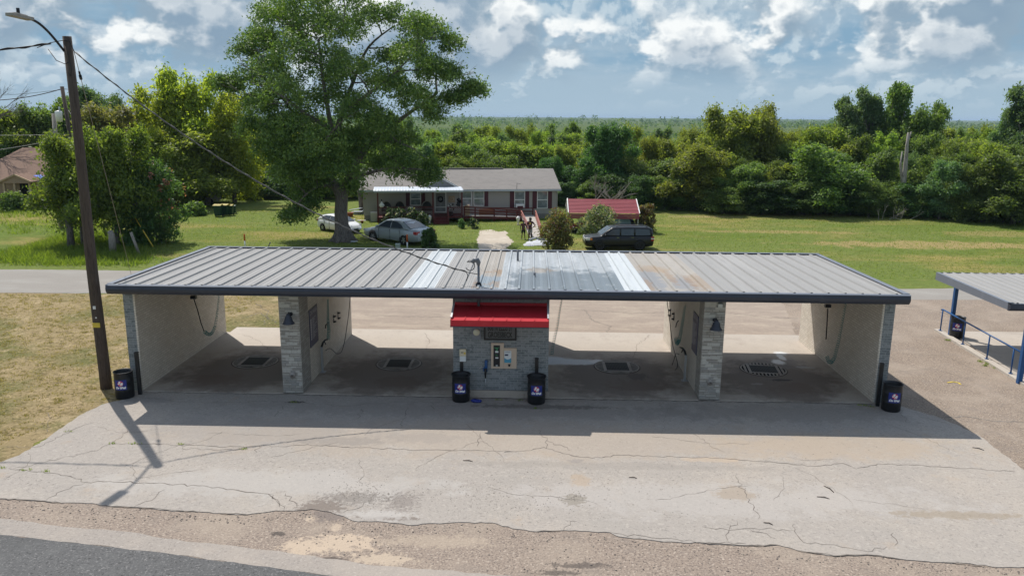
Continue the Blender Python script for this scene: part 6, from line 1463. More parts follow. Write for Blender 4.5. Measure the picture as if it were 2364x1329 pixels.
def wheelie(px, py, h, lid, lab):
    p = G(px, py); o = empty('wheelie_bin', (p.x, p.y, 0), rs.uniform(-.2, .2), lab, 'wheelie bin', 'green wheelie bins on the lawn'); k = h/1.1
    S = lambda t: tuple(q*k for q in t)
    mb = MB(); a, b = 0.25*k, 0.33*k
    mb.add([(-a, -a, .08*k), (a, -a, .08*k), (a, a, .08*k), (-a, a, .08*k), (-b, -b, .95*k), (b, -b, .95*k), (b, b, .95*k), (-b, b, .95*k)], [(3, 2, 1, 0), (4, 5, 6, 7), (0, 1, 5, 4), (1, 2, 6, 5), (2, 3, 7, 6), (3, 0, 4, 7)])
    mb.build('bin', 'bin_green', o, bevel=0.02)
    MB().prism([(-0.37*k, .955*k), (0.36*k, .955*k), (0.36*k, 1.06*k), (0.1*k, 1.09*k), (-0.37*k, 1.0*k)], 'x', -0.35*k, 0.35*k).build('lid', lid, o, bevel=0.015)
    for s in (-1, 1): MB().lathe([(0, -0.03), (0.1*k, -0.03), (0.1*k, 0.03), (0, 0.03)], n=14, xf=Matrix.Translation((s*0.3*k, 0.22*k, 0.1*k)) @ Matrix.Rotation(math.pi/2, 4, 'Y')).build('wheel', 'tyre', o)
    MB().cyl((-0.25*k, 0.38*k, 0.98*k), (0.25*k, 0.38*k, 0.98*k), 0.02, 8).build('handle', 'black_plastic', o)
mat('bin_green', (0.012, 0.045, 0.025), 0.5); mat('lid_gold', (0.30, 0.23, 0.02), 0.5)
wheelie(504.5, 500, 1.12, 'lid_gold', 'widest green wheelie bin with yellow lid, leftmost in the row'); wheelie(521, 498, 1.08, 'lid_gold', 'green wheelie bin with yellow lid in the middle of the row'); wheelie(531.5, 497, 1.0, 'lid_gold', 'narrow green wheelie bin with yellow lid, right of the middle one'); wheelie(539, 493, 0.8, 'bin_green', 'all green lidded wheelie bin, rightmost and lowest in the row')
mat('marker_orange', (0.52, 0.11, 0.02), 0.6)
for (px, py, h, lab) in ((566, 574, 1.0, 'orange topped marker post on open lawn left of the tree'), (940.5, 580, 1.15, 'orange topped marker post beside the silver sedan')):
    p = G(px, py); o = empty('marker_post', (p.x, p.y, 0), 0, lab, 'marker post', 'orange topped marker posts')
    MB().cyl((0, 0, 0), (0, 0, h*0.55), 0.045, 10).build('stem', 'white_paint', o); MB().tube([(0, 0, h*0.55), (0, 0, h*0.97), (0, 0, h)], [0.055, 0.055, 0.03], 10).build('cap', 'marker_orange', o)
p = G(919, 582); o = empty('utility_pedestal', (p.x, p.y, 0), 0.1, 'small pale green utility box near the silver sedan', 'utility box')
mat('pedestal_green', (0.32, 0.37, 0.31), 0.6); MB().box(-0.15, -0.15, 0, 0.15, 0.15, 0.5).build('box', 'pedestal_green', o, bevel=0.015); MB().prism([(-0.165, 0.503), (0.165, 0.503), (0.14, 0.58), (-0.14, 0.58)], 'x', -0.165, 0.165).build('cap', 'pedestal_green', o)
p = G(618, 580); tag(MB().bar((p.x-0.1, p.y, 0), (p.x+0.22, p.y, 0.62), 0.10, 0.05).bar((p.x-0.4, p.y+0.1, 0.1), (p.x+0.5, p.y+0.1, 0.12), 0.1, 0.05).build('broken_board', 'weathered_wood'), 'broken wooden board sticking up behind the roof edge', 'board')
p = G(812, 559); tag(MB().bar((p.x-0.25, p.y+0.15, 0.05), (p.x+0.35, p.y-0.2, 0.08), 0.38, 0.05).build('pale_slab', 'foam', bevel=0.01), 'pale flat slab lying at the foot of the big tree', 'slab')

# ============================================================ brick house at the far left
lh0 = V(0, 480, 50); EZ = V(50, 414, 50).z; RZ = V(60, 341, 54.5).z
xl = V(-70, 440, 50).x; xr = V(112, 440, 50).x
bh = empty('brick_house', (xl, 50, 0), 0, 'old brick house with brown hip roof at far left', 'house'); BW = xr-xl; BD = 9.0
MB().box(0, 0, 0, BW, BD, EZ).build('wall', 'tan_brick', bh)
rl0 = V(52, 341, 54.5).x-xl
mb = MB(); e = 0.45; vs = [(-e, -e, EZ-0.02), (BW+e, -e, EZ-0.02), (BW+e, BD+e, EZ-0.02), (-e, BD+e, EZ-0.02), (rl0, BD/2, RZ), (BW-1.2, BD/2, RZ)]
mb.add(vs, [(0, 1, 5, 4), (1, 2, 5), (2, 3, 4, 5), (3, 0, 4), (3, 2, 1, 0)]); mb.build('roof', 'shingle_brown', bh)
MB().box(-e-0.02, -e-0.03, EZ-0.20, BW+e+0.02, -e-0.002, EZ-0.025).build('fascia', 'beige_metal', bh)
gx0 = V(8, 414, 48.8).x-xl; gx1 = V(72, 414, 48.8).x-xl; gcx = (gx0+gx1)/2; gzz = V(40, 403, 48.8).z
mb = MB().prism([(gx0, EZ-0.25), (gx1, EZ-0.25), (gx1, EZ-0.05), (gcx, gzz-0.08), (gx0, EZ-0.05)], 'y', -1.5, 0.6); pg = mb.build('porch_gable', 'tan_brick', bh)
mb = MB().bar((gx0-0.2, -1.55, EZ-0.12), (gcx, -1.55, gzz), 0.12, 0.14).bar((gcx, -1.55, gzz), (gx1+0.2, -1.55, EZ-0.12), 0.12, 0.14); mb.build('gable_trim', 'cardboard', pg)
for s_, e_ in ((gx0-0.2, gcx), (gx1+0.2, gcx)):
    MB().add([(s_, -1.6, EZ-0.1), (e_, -1.6, gzz+0.06), (e_, 1.5, gzz+0.06), (s_, 1.5, EZ-0.1), (s_, -1.6, EZ-0.16), (e_, -1.6, gzz), (e_, 1.5, gzz), (s_, 1.5, EZ-0.16)], [(0, 1, 2, 3), (7, 6, 5, 4), (0, 4, 5, 1), (2, 6, 7, 3), (1, 5, 6, 2), (0, 3, 7, 4)]).build('gable_roof', 'shingle_brown', pg)
for x in (gx0+0.1, gx0+(gx1-gx0)*0.42, gx1-0.1): MB().box(x-0.09, -1.45, 0, x+0.09, -1.27, EZ-0.26).build('porch_post', 'cardboard', bh)
MB().box(gx0+0.7, -0.04, 0.2, gx1-0.7, -0.001, EZ-0.35).build('doorway', 'hole_dark', bh)
wx = V(80, 430, 50).x-xl; MB().box(wx-0.55, -0.06, 1.0, wx+0.55, -0.001, 2.0).build('boarded_window', 'plywood', bh)
p = V(97, 410, 49.4); tag(MB().bar((p.x-0.45, 49.4, p.z+0.22), (p.x+0.30, 49.3, p.z-0.05), 0.9, 0.03).build('blue_tarp', mat('tarp_blue', (0.16, 0.24, 0.75), 0.3) and 'tarp_blue'), 'bright blue tarp scrap on the corner of the brown roof', 'tarp')
p = V(0, 372, 62); o = empty('far_house', (p.x-4, 62, 0), 0, 'sliver of a grey roofed house behind the brick house', 'house')
MB().box(0, 0, 0, 4.6, 6, 3.0).build('wall', 'siding', o); MB().prism([(-0.4, 3.0), (5.0, 3.0), (2.3, 4.6)], 'y', -0.4, 6.4).build('roof', 'shingle', o)
# ============================================================ foliage
def np_mesh(name, co, nper, matn, tint=None, parent=None, normals=None):
    n = len(co)//nper
    me = bpy.data.meshes.new(name)
    me.vertices.add(len(co)); me.vertices.foreach_set('co', np.ascontiguousarray(co, dtype=np.float32).ravel())
    me.loops.add(len(co)); me.loops.foreach_set('vertex_index', np.arange(len(co), dtype=np.int32))
    me.polygons.add(n); me.polygons.foreach_set('loop_start', np.arange(0, len(co), nper, dtype=np.int32))
    if tint is not None:
        a = me.attributes.new('tint', 'FLOAT', 'POINT'); a.data.foreach_set('value', np.repeat(tint, nper).astype(np.float32))
    me.materials.append(M[matn]); me.update(calc_edges=True); me.validate()
    o = bpy.data.objects.new(name, me); col.objects.link(o)
    if parent: o.parent = parent
    return o
def unit(a): return a/np.maximum(1e-9, np.linalg.norm(a, axis=1, keepdims=True))
def leaf_quads(c, L, rg, up=0.2, wid=0.46, out=None):
    """pointed leaf-sprays: 4-vertex rhombs at points c"""
    n = len(c)
    nrm = rg.normal(size=(n, 3)); nrm[:, 2] += up*2
    if out is not None: nrm += out*0.9
    nrm = unit(nrm)
    d = rg.normal(size=(n, 3)); d[:, 2] -= 0.5; d = unit(d - nrm*np.sum(d*nrm, 1, keepdims=True)); s = np.cross(nrm, d)
    l = (L*rg.uniform(0.6, 1.35, n))[:, None]; w_ = l*wid
    q = np.empty((n, 4, 3)); q[:, 0] = c - d*l*0.5; q[:, 1] = c + s*w_*0.5 - nrm*l*0.06; q[:, 2] = c + d*l*0.5; q[:, 3] = c - s*w_*0.5 - nrm*l*0.06
    return q.reshape(-1, 3)
def crown_points(lobes, ncl, nlf, crad, rg, inner=0.45):
    P_ = []; O_ = []; T_ = []
    for (x, y, z, rx_, ry_, rz__) in lobes:
        v = unit(rg.normal(size=(ncl, 3))); v[:, 2] = np.where(v[:, 2] < -0.55, -v[:, 2]*0.5, v[:, 2]); rr = rg.uniform(inner, 1.0, (ncl, 1))**0.6
        cc = np.array([x, y, z]) + v*rr*np.array([rx_, ry_, rz__])
        ct = np.clip(rg.normal(0.5, 0.22, ncl), 0, 1)
        for k in range(ncl):
            m = int(nlf*rg.uniform(0.5, 1.4)); r_c = crad*rg.uniform(0.6, 1.35)
            g = rg.normal(size=(m, 3))*np.array([r_c, r_c, r_c*0.8])
            g[:, 2] -= 0.25*np.linalg.norm(g[:, :2], axis=1)
            P_.append(cc[k]+g); O_.append(np.repeat(v[k:k+1], m, 0)); T_.append(np.clip(ct[k]+rg.normal(0, 0.18, m), 0, 1))
    return np.concatenate(P_), np.concatenate(O_), np.concatenate(T_)
def crown(name, lobes, ncl, nlf, crad, L, matn, seed, parent=None, flower=None, keep=None):
    rg = np.random.default_rng(seed)
    P_, O_, T_ = crown_points(lobes, ncl, nlf, crad, rg)
    if keep is not None:
        k = keep(P_); P_, O_, T_ = P_[k], O_[k], T_[k]
    if flower:                                              # blossom clusters on the outer, upper sprays
        zmax = P_[:, 2].max(); zmin = P_[:, 2].min()
        nz = np.floor(P_*(2.2 if L > 0.19 else 5.0)).astype(int); hsh = (nz[:, 0]*73856093 ^ nz[:, 1]*19349663 ^ nz[:, 2]*83492791) % 1000/1000.0
        f = (hsh < flower) & (P_[:, 2] > zmin+(zmax-zmin)*0.35) & (rg.uniform(size=len(P_)) < 0.75)
        T_ = np.where(f, 2.0, T_)
    return np_mesh(name, leaf_quads(P_, L, rg, out=O_), 4, matn, T_, parent)
def curve_pts(a, b, rgen, bend=0.12, n=6):
    a, b = Vector(a), Vector(b); L = (b-a).length; o = []
    off = Vector((rgen.uniform(-1, 1), rgen.uniform(-1, 1), rgen.uniform(0.2, 1)))*L*bend
    for i in range(n+1):
        t = i/n; o.append(a.lerp(b, t) + off*math.sin(math.pi*t) + Vector((rgen.uniform(-1, 1), rgen.uniform(-1, 1), 0))*L*0.015*(0 < i < n))
    return o
def twig_tree(mb, p, d, L, r, depth, rg, spread=0.6):
    q = p + d*L
    mid = p.lerp(q, .5) + Vector((rg.uniform(-1, 1), rg.uniform(-1, 1), rg.uniform(-1, 1)))*L*0.06
    mb.tube([p, mid, q], [r, r*0.8, r*0.6], 5, 0, False)
    if depth == 0: return
    for k in range(rg.choice([2, 3])):
        nd = (d + Vector((rg.uniform(-1, 1), rg.uniform(-1, 1), rg.uniform(-.7, .9)))*spread).normalized()
        twig_tree(mb, p.lerp(q, rg.uniform(.45, 1)), nd, L*rg.uniform(.55, .8), r*0.55, depth-1, rg, spread)

# ---- the big tree in front of the house
TY = 31.9
tb = G(793, 556)
big = empty('broad_shade_tree', (tb.x, tb.y, 0), 0, 'huge spreading dark green shade tree towering over the two cars', 'tree')
O = Vector((tb.x, tb.y, 0))
rt = random.Random(17)
LB = [(640, 40, 66), (700, -10, 70), (600, 95, 52), (565, 118, 36), (720, 60, 80), (790, 60, 70), (790, -20, 70), (850, 30, 42), (680, 115, 72), (622, 165, 60), (565, 185, 44), (535, 196, 26), (510, 188, 16), (600, 245, 52), (650, 215, 64),
    (740, 150, 84), (805, 165, 70), (760, 240, 84), (690, 290, 74), (632, 300, 52), (575, 290, 36), (750, 325, 80), (830, 255, 64), (912, 38, 40), (962, 62, 46), (1012, 72, 38), (1042, 100, 32), (948, 128, 58), (890, 135, 40), (1005, 170, 56), (1040, 172, 34),
    (900, 196, 62), (962, 232, 56), (1040, 228, 34), (1086, 200, 22), (1062, 222, 22), (1000, 262, 36), (1105, 205, 12), (850, 325, 68), (790, 395, 64), (730, 395, 62), (690, 365, 60), (880, 385, 44), (930, 372, 48), (985, 385, 36), (1003, 402, 20), (640, 360, 34),
    (700, 445, 44), (690, 487, 30), (668, 497, 20), (735, 432, 36), (718, 470, 28), (930, 320, 40), (880, 290, 50), (975, 410, 16), (815, 430, 26), (640, 330, 48), (662, 400, 46), (612, 345, 38), (700, 420, 40), (790, 340, 60), (930, 395, 34)]
lobes = []; ends = []
for (px, py, r) in LB:
    cxr = abs(px-800)/320.0; core = max(0.0, 1-cxr*cxr-((py-200)/330.0)**2*0.6)
    reps = [0.0] if r < 45 else ([-1, 1] if core < 0.5 else [-1, 0.1, 1])
    for s in reps:
        dy = s*rt.uniform(1.2, 4.6)*math.sqrt(core+0.08) + rt.uniform(-.5, .5)
        if py > 425: dy = rt.uniform(-1.5, 0.5)
        c = V(px, py, TY+dy)-O; rr = r*(c.y+O.y-CY)/FPX*0.95
        lobes.append((c.x, c.y, c.z, rr*1.02, rr*rt.uniform(.85, 1.1), rr*0.92)); ends.append(c)
def near(P_): return np.ones(len(P_), bool)
lobes = [(a, b, c, d*.82, e*.82, f*.80) for a, b, c, d, e, f in lobes]
crown('crown', lobes, 28, 50, 0.30, 0.20, 'leaf_pecan', 5, big)
tr = MB()
def wp(px, py, dy=0): return V(px, py, TY+dy)-O
def limb(pts, r0, r1, n=9):
    P_ = [wp(*p) for p in pts]; sm = []
    for i in range(len(P_)-1):
        p0 = P_[max(i-1, 0)]; p1 = P_[i]; p2 = P_[i+1]; p3 = P_[min(i+2, len(P_)-1)]
        for t in (0, .25, .5, .75): sm.append(0.5*((2*p1)+(p2-p0)*t+(2*p0-5*p1+4*p2-p3)*t*t+(3*p1-p0-3*p2+p3)*t**3))
    sm.append(P_[-1]); tr.tube(sm, [r0+(r1-r0)*i/(len(sm)-1) for i in range(len(sm))], n); return sm
base = [Vector((0, 0, -0.1)), Vector((0, 0, .25)), Vector((-.02, 0, .9)), wp(789, 520), wp(787, 490), wp(789, 455), wp(788, 430)]
tr.tube(base, [0.90, 0.72, 0.56, 0.50, 0.46, 0.44, 0.46], 14)
for k in range(7):                                          # root flare
    a = 6.28*k/7; tr.tube([Vector((math.cos(a)*.35, math.sin(a)*.35, .7)), Vector((math.cos(a)*.72, math.sin(a)*.72, .15)), Vector((math.cos(a)*1.15, math.sin(a)*1.15, -.1))], [.25, .2, .08], 6)
limb([(789, 462), (772, 425), (762, 400), (770, 330, -.5), (758, 260, -.8), (745, 180, -1), (735, 90, -1)], 0.34, 0.07)
limb([(790, 455), (806, 415), (825, 370), (860, 325, .3), (905, 290, .6), (960, 250, 1), (1010, 215, 1.2)], 0.36, 0.07)
limb([(770, 335, -.5), (790, 260, .5), (815, 190, 1), (850, 110, 1.4), (910, 60, 1.5)], 0.22, 0.04)
limb([(764, 395), (720, 340, 1), (690, 280, 1.5), (640, 210, 1.8), (600, 150, 2)], 0.22, 0.04)
limb([(765, 300, -.6), (700, 260, -2), (640, 215, -2.2), (580, 190, -2.4)], 0.17, 0.03)
limb([(800, 420), (850, 400, -1.2), (910, 388, -2), (975, 392, -2.4)], 0.16, 0.03)
limb([(778, 432), (735, 430, -1), (700, 455, -1.4), (680, 485, -1.5)], 0.14, 0.03)
limb([(860, 325, .3), (920, 330, -1), (960, 345, -1.5)], 0.12, 0.02)
limb([(960, 250, 1), (1030, 222, 1.2), (1075, 208, 1.2), (1105, 200, 1)], 0.09, 0.02)
limb([(790, 262, .5), (840, 225, -1.5), (900, 180, -2), (960, 120, -2.2)], 0.15, 0.03)
for e in ends:
    if rt.random() < 0.75:
        s = min(tr.v, key=lambda q: (Vector(q)-e*0.97).length if Vector(q).z < e.z+0.5 else 99)
        tr.tube(curve_pts(s, e, rt, 0.08, 4), [0.06, 0.05, 0.04, 0.03, 0.015], 5)
for (px, py, dy) in ((1060, 160, 1), (1075, 175, 1), (545, 215, -2), (565, 160, -2), (1000, 140, 1.5), (960, 352, -2), (935, 395, -2.2), (905, 372, -2.2), (840, 25, 0), (1085, 215, 1.2)):
    p = wp(px, py, dy); o_ = (p-wp(800, 260)).normalized()
    twig_tree(tr, p-o_*1.2, (o_+Vector((0, 0, .15))).normalized(), 1.0, 0.035, 3, rt, 0.55)
tr.build('trunk', 'bark', big)

# ---- templates for the other trees
def template(name, seed, matn, H=7.0, Wd=5.4, low=0.10, nl=19, ncl=26, nlf=30, L=0.25, flower=None, narrow=False, trunkmat='bark', label=None):
    rg = random.Random(seed); root = empty(name); lob = []
    for i in range(nl):
        t = (i+0.5)/nl; z = H*(low + (0.93-low)*t)
        wr = math.sin(math.pi*min(1, max(0.05, (t*0.86+0.14)))**(0.8 if not narrow else 1.1))**0.7
        a = i*2.4+rg.uniform(-.5, .5); rr = Wd/2*wr*rg.uniform(0.35, 0.72)
        s = Wd*rg.uniform(0.10, 0.23)*(0.75 if t > .85 else 1)
        lob.append((rr*math.cos(a), rr*math.sin(a), z, s, s, s*rg.uniform(.9, 1.5)))
    for i in range(4): lob.append((rg.uniform(-.4, .4), rg.uniform(-.4, .4), H*(0.25+0.16*i), Wd*.22, Wd*.22, Wd*.2))
    for i in range(7):                                      # ragged top and side shoots
        a = rg.uniform(0, 6.3); lob.append((Wd*.36*math.cos(a)*rg.random(), Wd*.36*math.sin(a), H*rg.uniform(.82, 1.03), Wd*rg.uniform(.05, .10), Wd*.07, Wd*rg.uniform(.08, .17)))
    for i in range(5):
        a = rg.uniform(0, 6.3); q = rg.uniform(.42, .58); lob.append((Wd*q*math.cos(a), Wd*q*math.sin(a), H*rg.uniform(.25, .75), Wd*rg.uniform(.07, .11), Wd*.09, Wd*.06))
    crown('crown', lob, ncl, nlf, Wd*0.055, L, matn, seed, root, flower)
    mb = MB(); top = Vector((rg.uniform(-.2, .2), rg.uniform(-.2, .2), H*0.55))
    mb.tube(curve_pts((0, 0, -0.3), top, rg, 0.04, 6), [H*.03, H*.026, H*.024, H*.021, H*.018, H*.014, H*.011], 8)
    for l in lob[::2]: mb.tube(curve_pts(Vector((0, 0, min(l[2]*0.6, H*.5))), l[:3], rg, 0.1, 4), [H*.012, H*.01, H*.007, H*.005, H*.003], 5)
    mb.build('trunk', trunkmat, root)
    root['h'] = H; root['w'] = Wd
    return root
T = {}
T['road'] = [template('tree', 501+j, 'leaf_road', 6.0, 5.6, low=0.34, nl=20, ncl=26, nlf=30, L=0.22) for j in range(2)]
TL = [('bright', 'leaf_bright'), ('mid', 'leaf_mid'), ('dark', 'leaf_dark'), ('olive', 'leaf_olive'), ('bluish', 'leaf_bluish'), ('gold', 'leaf_gold'), ('rust', 'leaf_rust')]
for i, (k, mn) in enumerate(TL):
    T[k] = [template('tree', 100+i*7+j, mn, 7.0, (5.4, 4.4, 6.2)[j], narrow=(j == 1)) for j in range(3)]
for j in range(2): T['tall%d' % j] = [template('tree', 300+j, ('leaf_bluish', 'leaf_mid')[j], 9.0, 4.4, low=0.2, nl=18, L=0.27), template('tree', 310+j, ('leaf_bluish', 'leaf_mid')[j], 9.0, 4.0, low=0.25, nl=16, L=0.27)]
used = set()
def plant(kind, px, top, Y, wpx=None, label=None, cat='tree', group=None, var=0, name='woodland_tree', base=None, rz=None, wmul=1.0):
    """tree at distance line Y whose top shows at picture height top"""
    src = T[kind][var % len(T[kind])]
    tp = V(px, top, Y); gz = ground_z(Y); bx_ = V(px if base is None else base, 500, Y).x
    h = tp.z-gz
    if id(src) not in used: used.add(id(src)); o = src
    else: o = copy_tree(src)
    o.name = name
    sH = h/(src['h']*1.0)
    sW = (wpx*(tp-CAM).y/FPX)/src['w'] if wpx else sH*wmul
    o.location = (bx_, Y, gz); o.scale = (sW, sW, sH)
    o.rotation_euler.z = rnd.uniform(0, 6.28) if rz is None else rz
    return tag(o, label, cat, group)
rnd.seed(77)
CN = {'bright': 'bright yellow green', 'mid': 'mid green', 'dark': 'dark green', 'olive': 'olive green', 'bluish': 'grey green', 'gold': 'golden green', 'rust': 'rusty red green'}
def wood(region, rows, group):
    for (pxs, topf, Yf, jit, kinds, rowname) in rows:
        for px in pxs:
            k = rnd.choice(kinds); Y = Yf(px)+rnd.uniform(-1.5, 1.5)
            plant(k, px+rnd.uniform(-10, 10), topf(px)+rnd.uniform(-jit, jit), Y, rnd.uniform(75, 155)*(60/(Y-CY+20))*1.35, f'{CN[k]} tree {rowname} {region}', 'tree', f'{CN[k]} trees {rowname} {region}', rnd.randint(0, 2))
def line(tab):
    def f(px):
        for a, b in zip(tab, tab[1:]):
            if px <= b[0]: return a[1]+(b[1]-a[1])*(px-a[0])/(b[0]-a[0])
        return tab[-1][1]
    return f
frontY = line([(1250, 56), (1320, 55.5), (1530, 52.5), (2000, 49.5), (2364, 46.2), (2500, 45), (2900, 41)])
wood('right of the carport', [
    (range(1310, 2800, 50), lambda p: 408, lambda p: frontY(p)+0.8, 26, ['dark', 'mid', 'bluish', 'dark', 'mid'], 'at the lawn edge of the woods'),
    (range(1290, 2900, 62), lambda p: 372, lambda p: frontY(p)+3.5, 20, ['bright', 'mid', 'olive', 'mid', 'bluish', 'dark'], 'in the second row of the woods'),
    (range(1300, 2900, 66), lambda p: 336, lambda p: frontY(p)+9, 16, ['bright', 'mid', 'bluish', 'olive', 'mid'], 'in the middle of the woods'),
    (range(1290, 2900, 70), lambda p: 316, lambda p: frontY(p)+18, 12, ['mid', 'bluish', 'bright', 'olive'], 'far back in the woods'),
    (range(1300, 2480, 74), lambda p: 303, lambda p: frontY(p)+32, 8, ['bluish', 'mid', 'olive'], 'at the back of the woods')], None)
wood('behind the mobile home', [
    (range(940, 1300, 54), lambda p: 378, lambda p: 58, 20, ['mid', 'dark', 'bright', 'dark'], 'standing just'),
    (range(930, 1300, 58), lambda p: 338, lambda p: 66, 14, ['bright', 'mid', 'bright', 'bluish'], 'in the second row'),
    (range(930, 1310, 62), lambda p: 315, lambda p: 78, 10, ['mid', 'bright', 'bluish'], 'in the third row'),
    (range(930, 1310, 66), lambda p: 302, lambda p: 98, 7, ['bluish', 'mid', 'bright'], 'far back')], None)
wood('left of the big tree', [
    (range(440, 930, 52), lambda p: 400, lambda p: 62, 22, ['dark', 'mid', 'dark'], 'low in the shade'),
    (range(330, 930, 60), lambda p: 330, lambda p: 68, 20, ['gold', 'mid', 'bright'], 'in the thicket'),
    (range(-320, 940, 62), lambda p: 288, lambda p: 82, 14, ['mid', 'bluish', 'dark'], 'at the back of the thicket'),
    (range(-40, 940, 80), lambda p: 276, lambda p: 104, 8, ['bluish', 'mid'], 'beyond the thicket')], None)
for a in [('olive', 1690, 262, 60, 150, 'tall olive green tree left of a pale gap in the woods'), ('olive', 1745, 258, 61, 120, 'tall olive green tree right beside its twin above the woods'), ('olive', 1605, 345, 53.2, 150, 'olive tree drooping over the lawn left of the tall olive twins'),
          ('tall0', 1938, 236, 66, 78, 'slim dark tree, leftmost of the tall trio above the woods'), ('tall0', 1990, 218, 67, 84, 'dark feathery tree in the middle of the tall trio'), ('tall1', 2040, 212, 66, 86, 'tallest lighter tree, rightmost of the tall trio'),
          ('mid', 2105, 262, 64, 120, 'rounded green tree just right of the tall trio'), ('bright', 1880, 300, 60, 120, 'light green tree just left of the tall trio'), ('tall0', 2350, 212, 60, 110, 'tall dark tree cut off by the right picture edge'), ('tall0', 2300, 250, 62, 70, 'small dark tree left of the one at the picture edge'),
          ('mid', 2340, 372, 45.6, 170, 'leafy tree reaching out over the lawn at the right edge'), ('bright', 2250, 335, 50, 140, 'bright tree behind the one reaching over the lawn'), ('mid', 1890, 350, 51.0, 170, 'large bright bush tree bulging from the woods near mid lawn'), ('dark', 1400, 300, 58, 120, 'dark tree behind the red carport')]:
    plant(a[0], a[1], a[2], a[3], a[4], a[5], name='woodland_tree')
# left side
for a in [('tall0', 200, 215, 66, 120, 'tall grey green tree behind the transformer pole'), ('bluish', 285, 240, 64, 120, 'grey green tree right of the tall pole top'), ('mid', 120, 255, 60, 130, 'green tree above the brown roofed house'), ('bright', 30, 262, 58, 150, 'leafy green tree left above the brick house'), ('dark', 20, 340, 56, 130, 'dark tree close behind the brick house'),
          ('rust', 270, 268, 52, 190, 'rusty pink flowering tree behind the tall pole'), ('gold', 400, 225, 54, 170, 'golden green tree left of the highest golden one'), ('gold', 455, 190, 55, 150, 'highest golden green tree left of the big tree'), ('gold', 545, 235, 56, 140, 'golden green tree just left of the big crown'), ('olive', 480, 300, 53.5, 190, 'olive tree with dark trunks behind the wheelie bins'), ('olive', 400, 330, 51, 150, 'olive tree shading the pink crape myrtle'),
          ('road', 186, 338, 29.0, 195, 'bright yellow green roadside tree left of the tall pole'), ('road', 268, 326, 28.2, 185, 'bright yellow green roadside tree right of the tall pole'), ('mid', 905, 300, 60, 120, 'green tree peeping out behind the big trunk fork')]:
    plant(a[0], a[1], a[2], a[3], a[4], a[5], name='roadside_tree' if a[3] < 30 else 'woodland_tree')
for L_ in T.values():                                       # first copies not planted anywhere go
    for r0_ in L_:
        if id(r0_) not in used:
            for c in list(r0_.children): bpy.data.objects.remove(c)
            bpy.data.objects.remove(r0_)
for i, (px, py, lab) in enumerate(((165, 572, 'left of three bare trunks under the roadside trees'), (203, 574, 'middle of three bare trunks under the roadside trees'), (261, 583, 'pale thin stump under the roadside trees'))):
    p = G(px, py); q = MB(); q.tube([(0, 0, -.1), (0.03, 0, 1.2), (-.1, .1, 2.8 if i < 2 else 1.35)], [0.26, 0.21, 0.17] if i < 2 else [0.24, .2, .18], 9)
    o = q.build('tree_trunk', 'bark' if i < 2 else 'weathered_wood'); o.location = p; tag(o, lab, 'trunk')
def bush(px, py, top, wpx, matn, lab, name='bush', flower=None, L=0.2, low=0.05, stems=5, seed=1, cat='bush', Y=None, nl=14, ncl=20, nlf=18):
    p = G(px, py); Y = p.y; h = V(px, top, Y).z; Wd = wpx*(p-CAM).y/FPX*1.02; rg = random.Random(seed); o = empty(name, (p.x, p.y, 0), 0, lab, cat); lob = []
    for i in range(nl):
        t = (i+.5)/nl; a = i*2.4; wr = math.sin(math.pi*min(1, 0.18+t*0.78))**0.6; rr = Wd/2*wr*rg.uniform(.3, .75); s = Wd*rg.uniform(.16, .24)
        lob.append((rr*math.cos(a), rr*math.sin(a), h*(low+(0.93-low)*t), s, s, min(s, h*.22)))
    crown('foliage', lob, ncl, nlf, Wd*.05, L, matn, seed, o, flower)
    m = MB()
    for i in range(stems):
        l = lob[rg.randrange(nl)]; m.tube(curve_pts((rg.uniform(-.12, .12), rg.uniform(-.12, .12), -.05), l[:3], rg, .08, 4), [.05, .04, .03, .02, .012], 5)
    m.build('stems', 'bark', o); return o
bush(1287, 583, 492, 88, 'leaf_rust', 'crape myrtle with rusty top beside the white sheet', 'crape_myrtle', 0.22, 0.17, 0.02, 7, 31, 'shrub', nl=18)
bush(1385, 545, 479, 92, 'leaf_white', 'large round grey green bush between the carport and the black suv', 'round_bush', 0.25, 0.17, 0.08, 6, 32, nl=20)
bush(1490, 536, 472, 52, 'leaf_rust', 'crape myrtle with reddish tips at the right end of the carport', 'crape_myrtle', 0.28, 0.17, 0.05, 6, 33, 'shrub')
bush(992, 584, 528, 46, 'leaf_dark', 'dark upright bush hiding the tail of the silver sedan', 'bush', None, 0.17, 0.02, 6, 34)
bush(372, 560, 372, 120, 'leaf_flower', 'dark crape myrtle with pink blossoms right of the roadside trees', 'crape_myrtle', 0.06, 0.22, 0.02, 8, 35, 'shrub', nl=24, ncl=24)
bush(322, 566, 405, 110, 'leaf_dark', 'dense dark bush between the roadside trees and the pink crape myrtle', 'bush', None, 0.24, 0.0, 6, 36, nl=20)
bush(110, 470, 385, 60, 'leaf_rust', 'pink crape myrtle at the corner of the brick house', 'crape_myrtle', 0.35, 0.22, 0.05, 5, 37, 'shrub')
bush(33, 487, 448, 70, 'leaf_mid', 'scruffy weeds before the brick house porch', 'bush', None, 0.22, 0.0, 5, 38)
for i, (px, lab) in enumerate(((902, 'white rose bush at the left of the porch lattice'), (925, 'white rose bush with the most blooms, on the porch lattice'), (950, 'white rose bush under the printed board'), (975, 'sparse white rose bush near the red steps'))):
    bush(px, 523, 480 if i < 3 else 488, 34, 'leaf_rose', lab, 'rose_bush', 0.14, 0.13, 0.02, 5, 41+i, 'bush', nl=10, ncl=12, nlf=14)
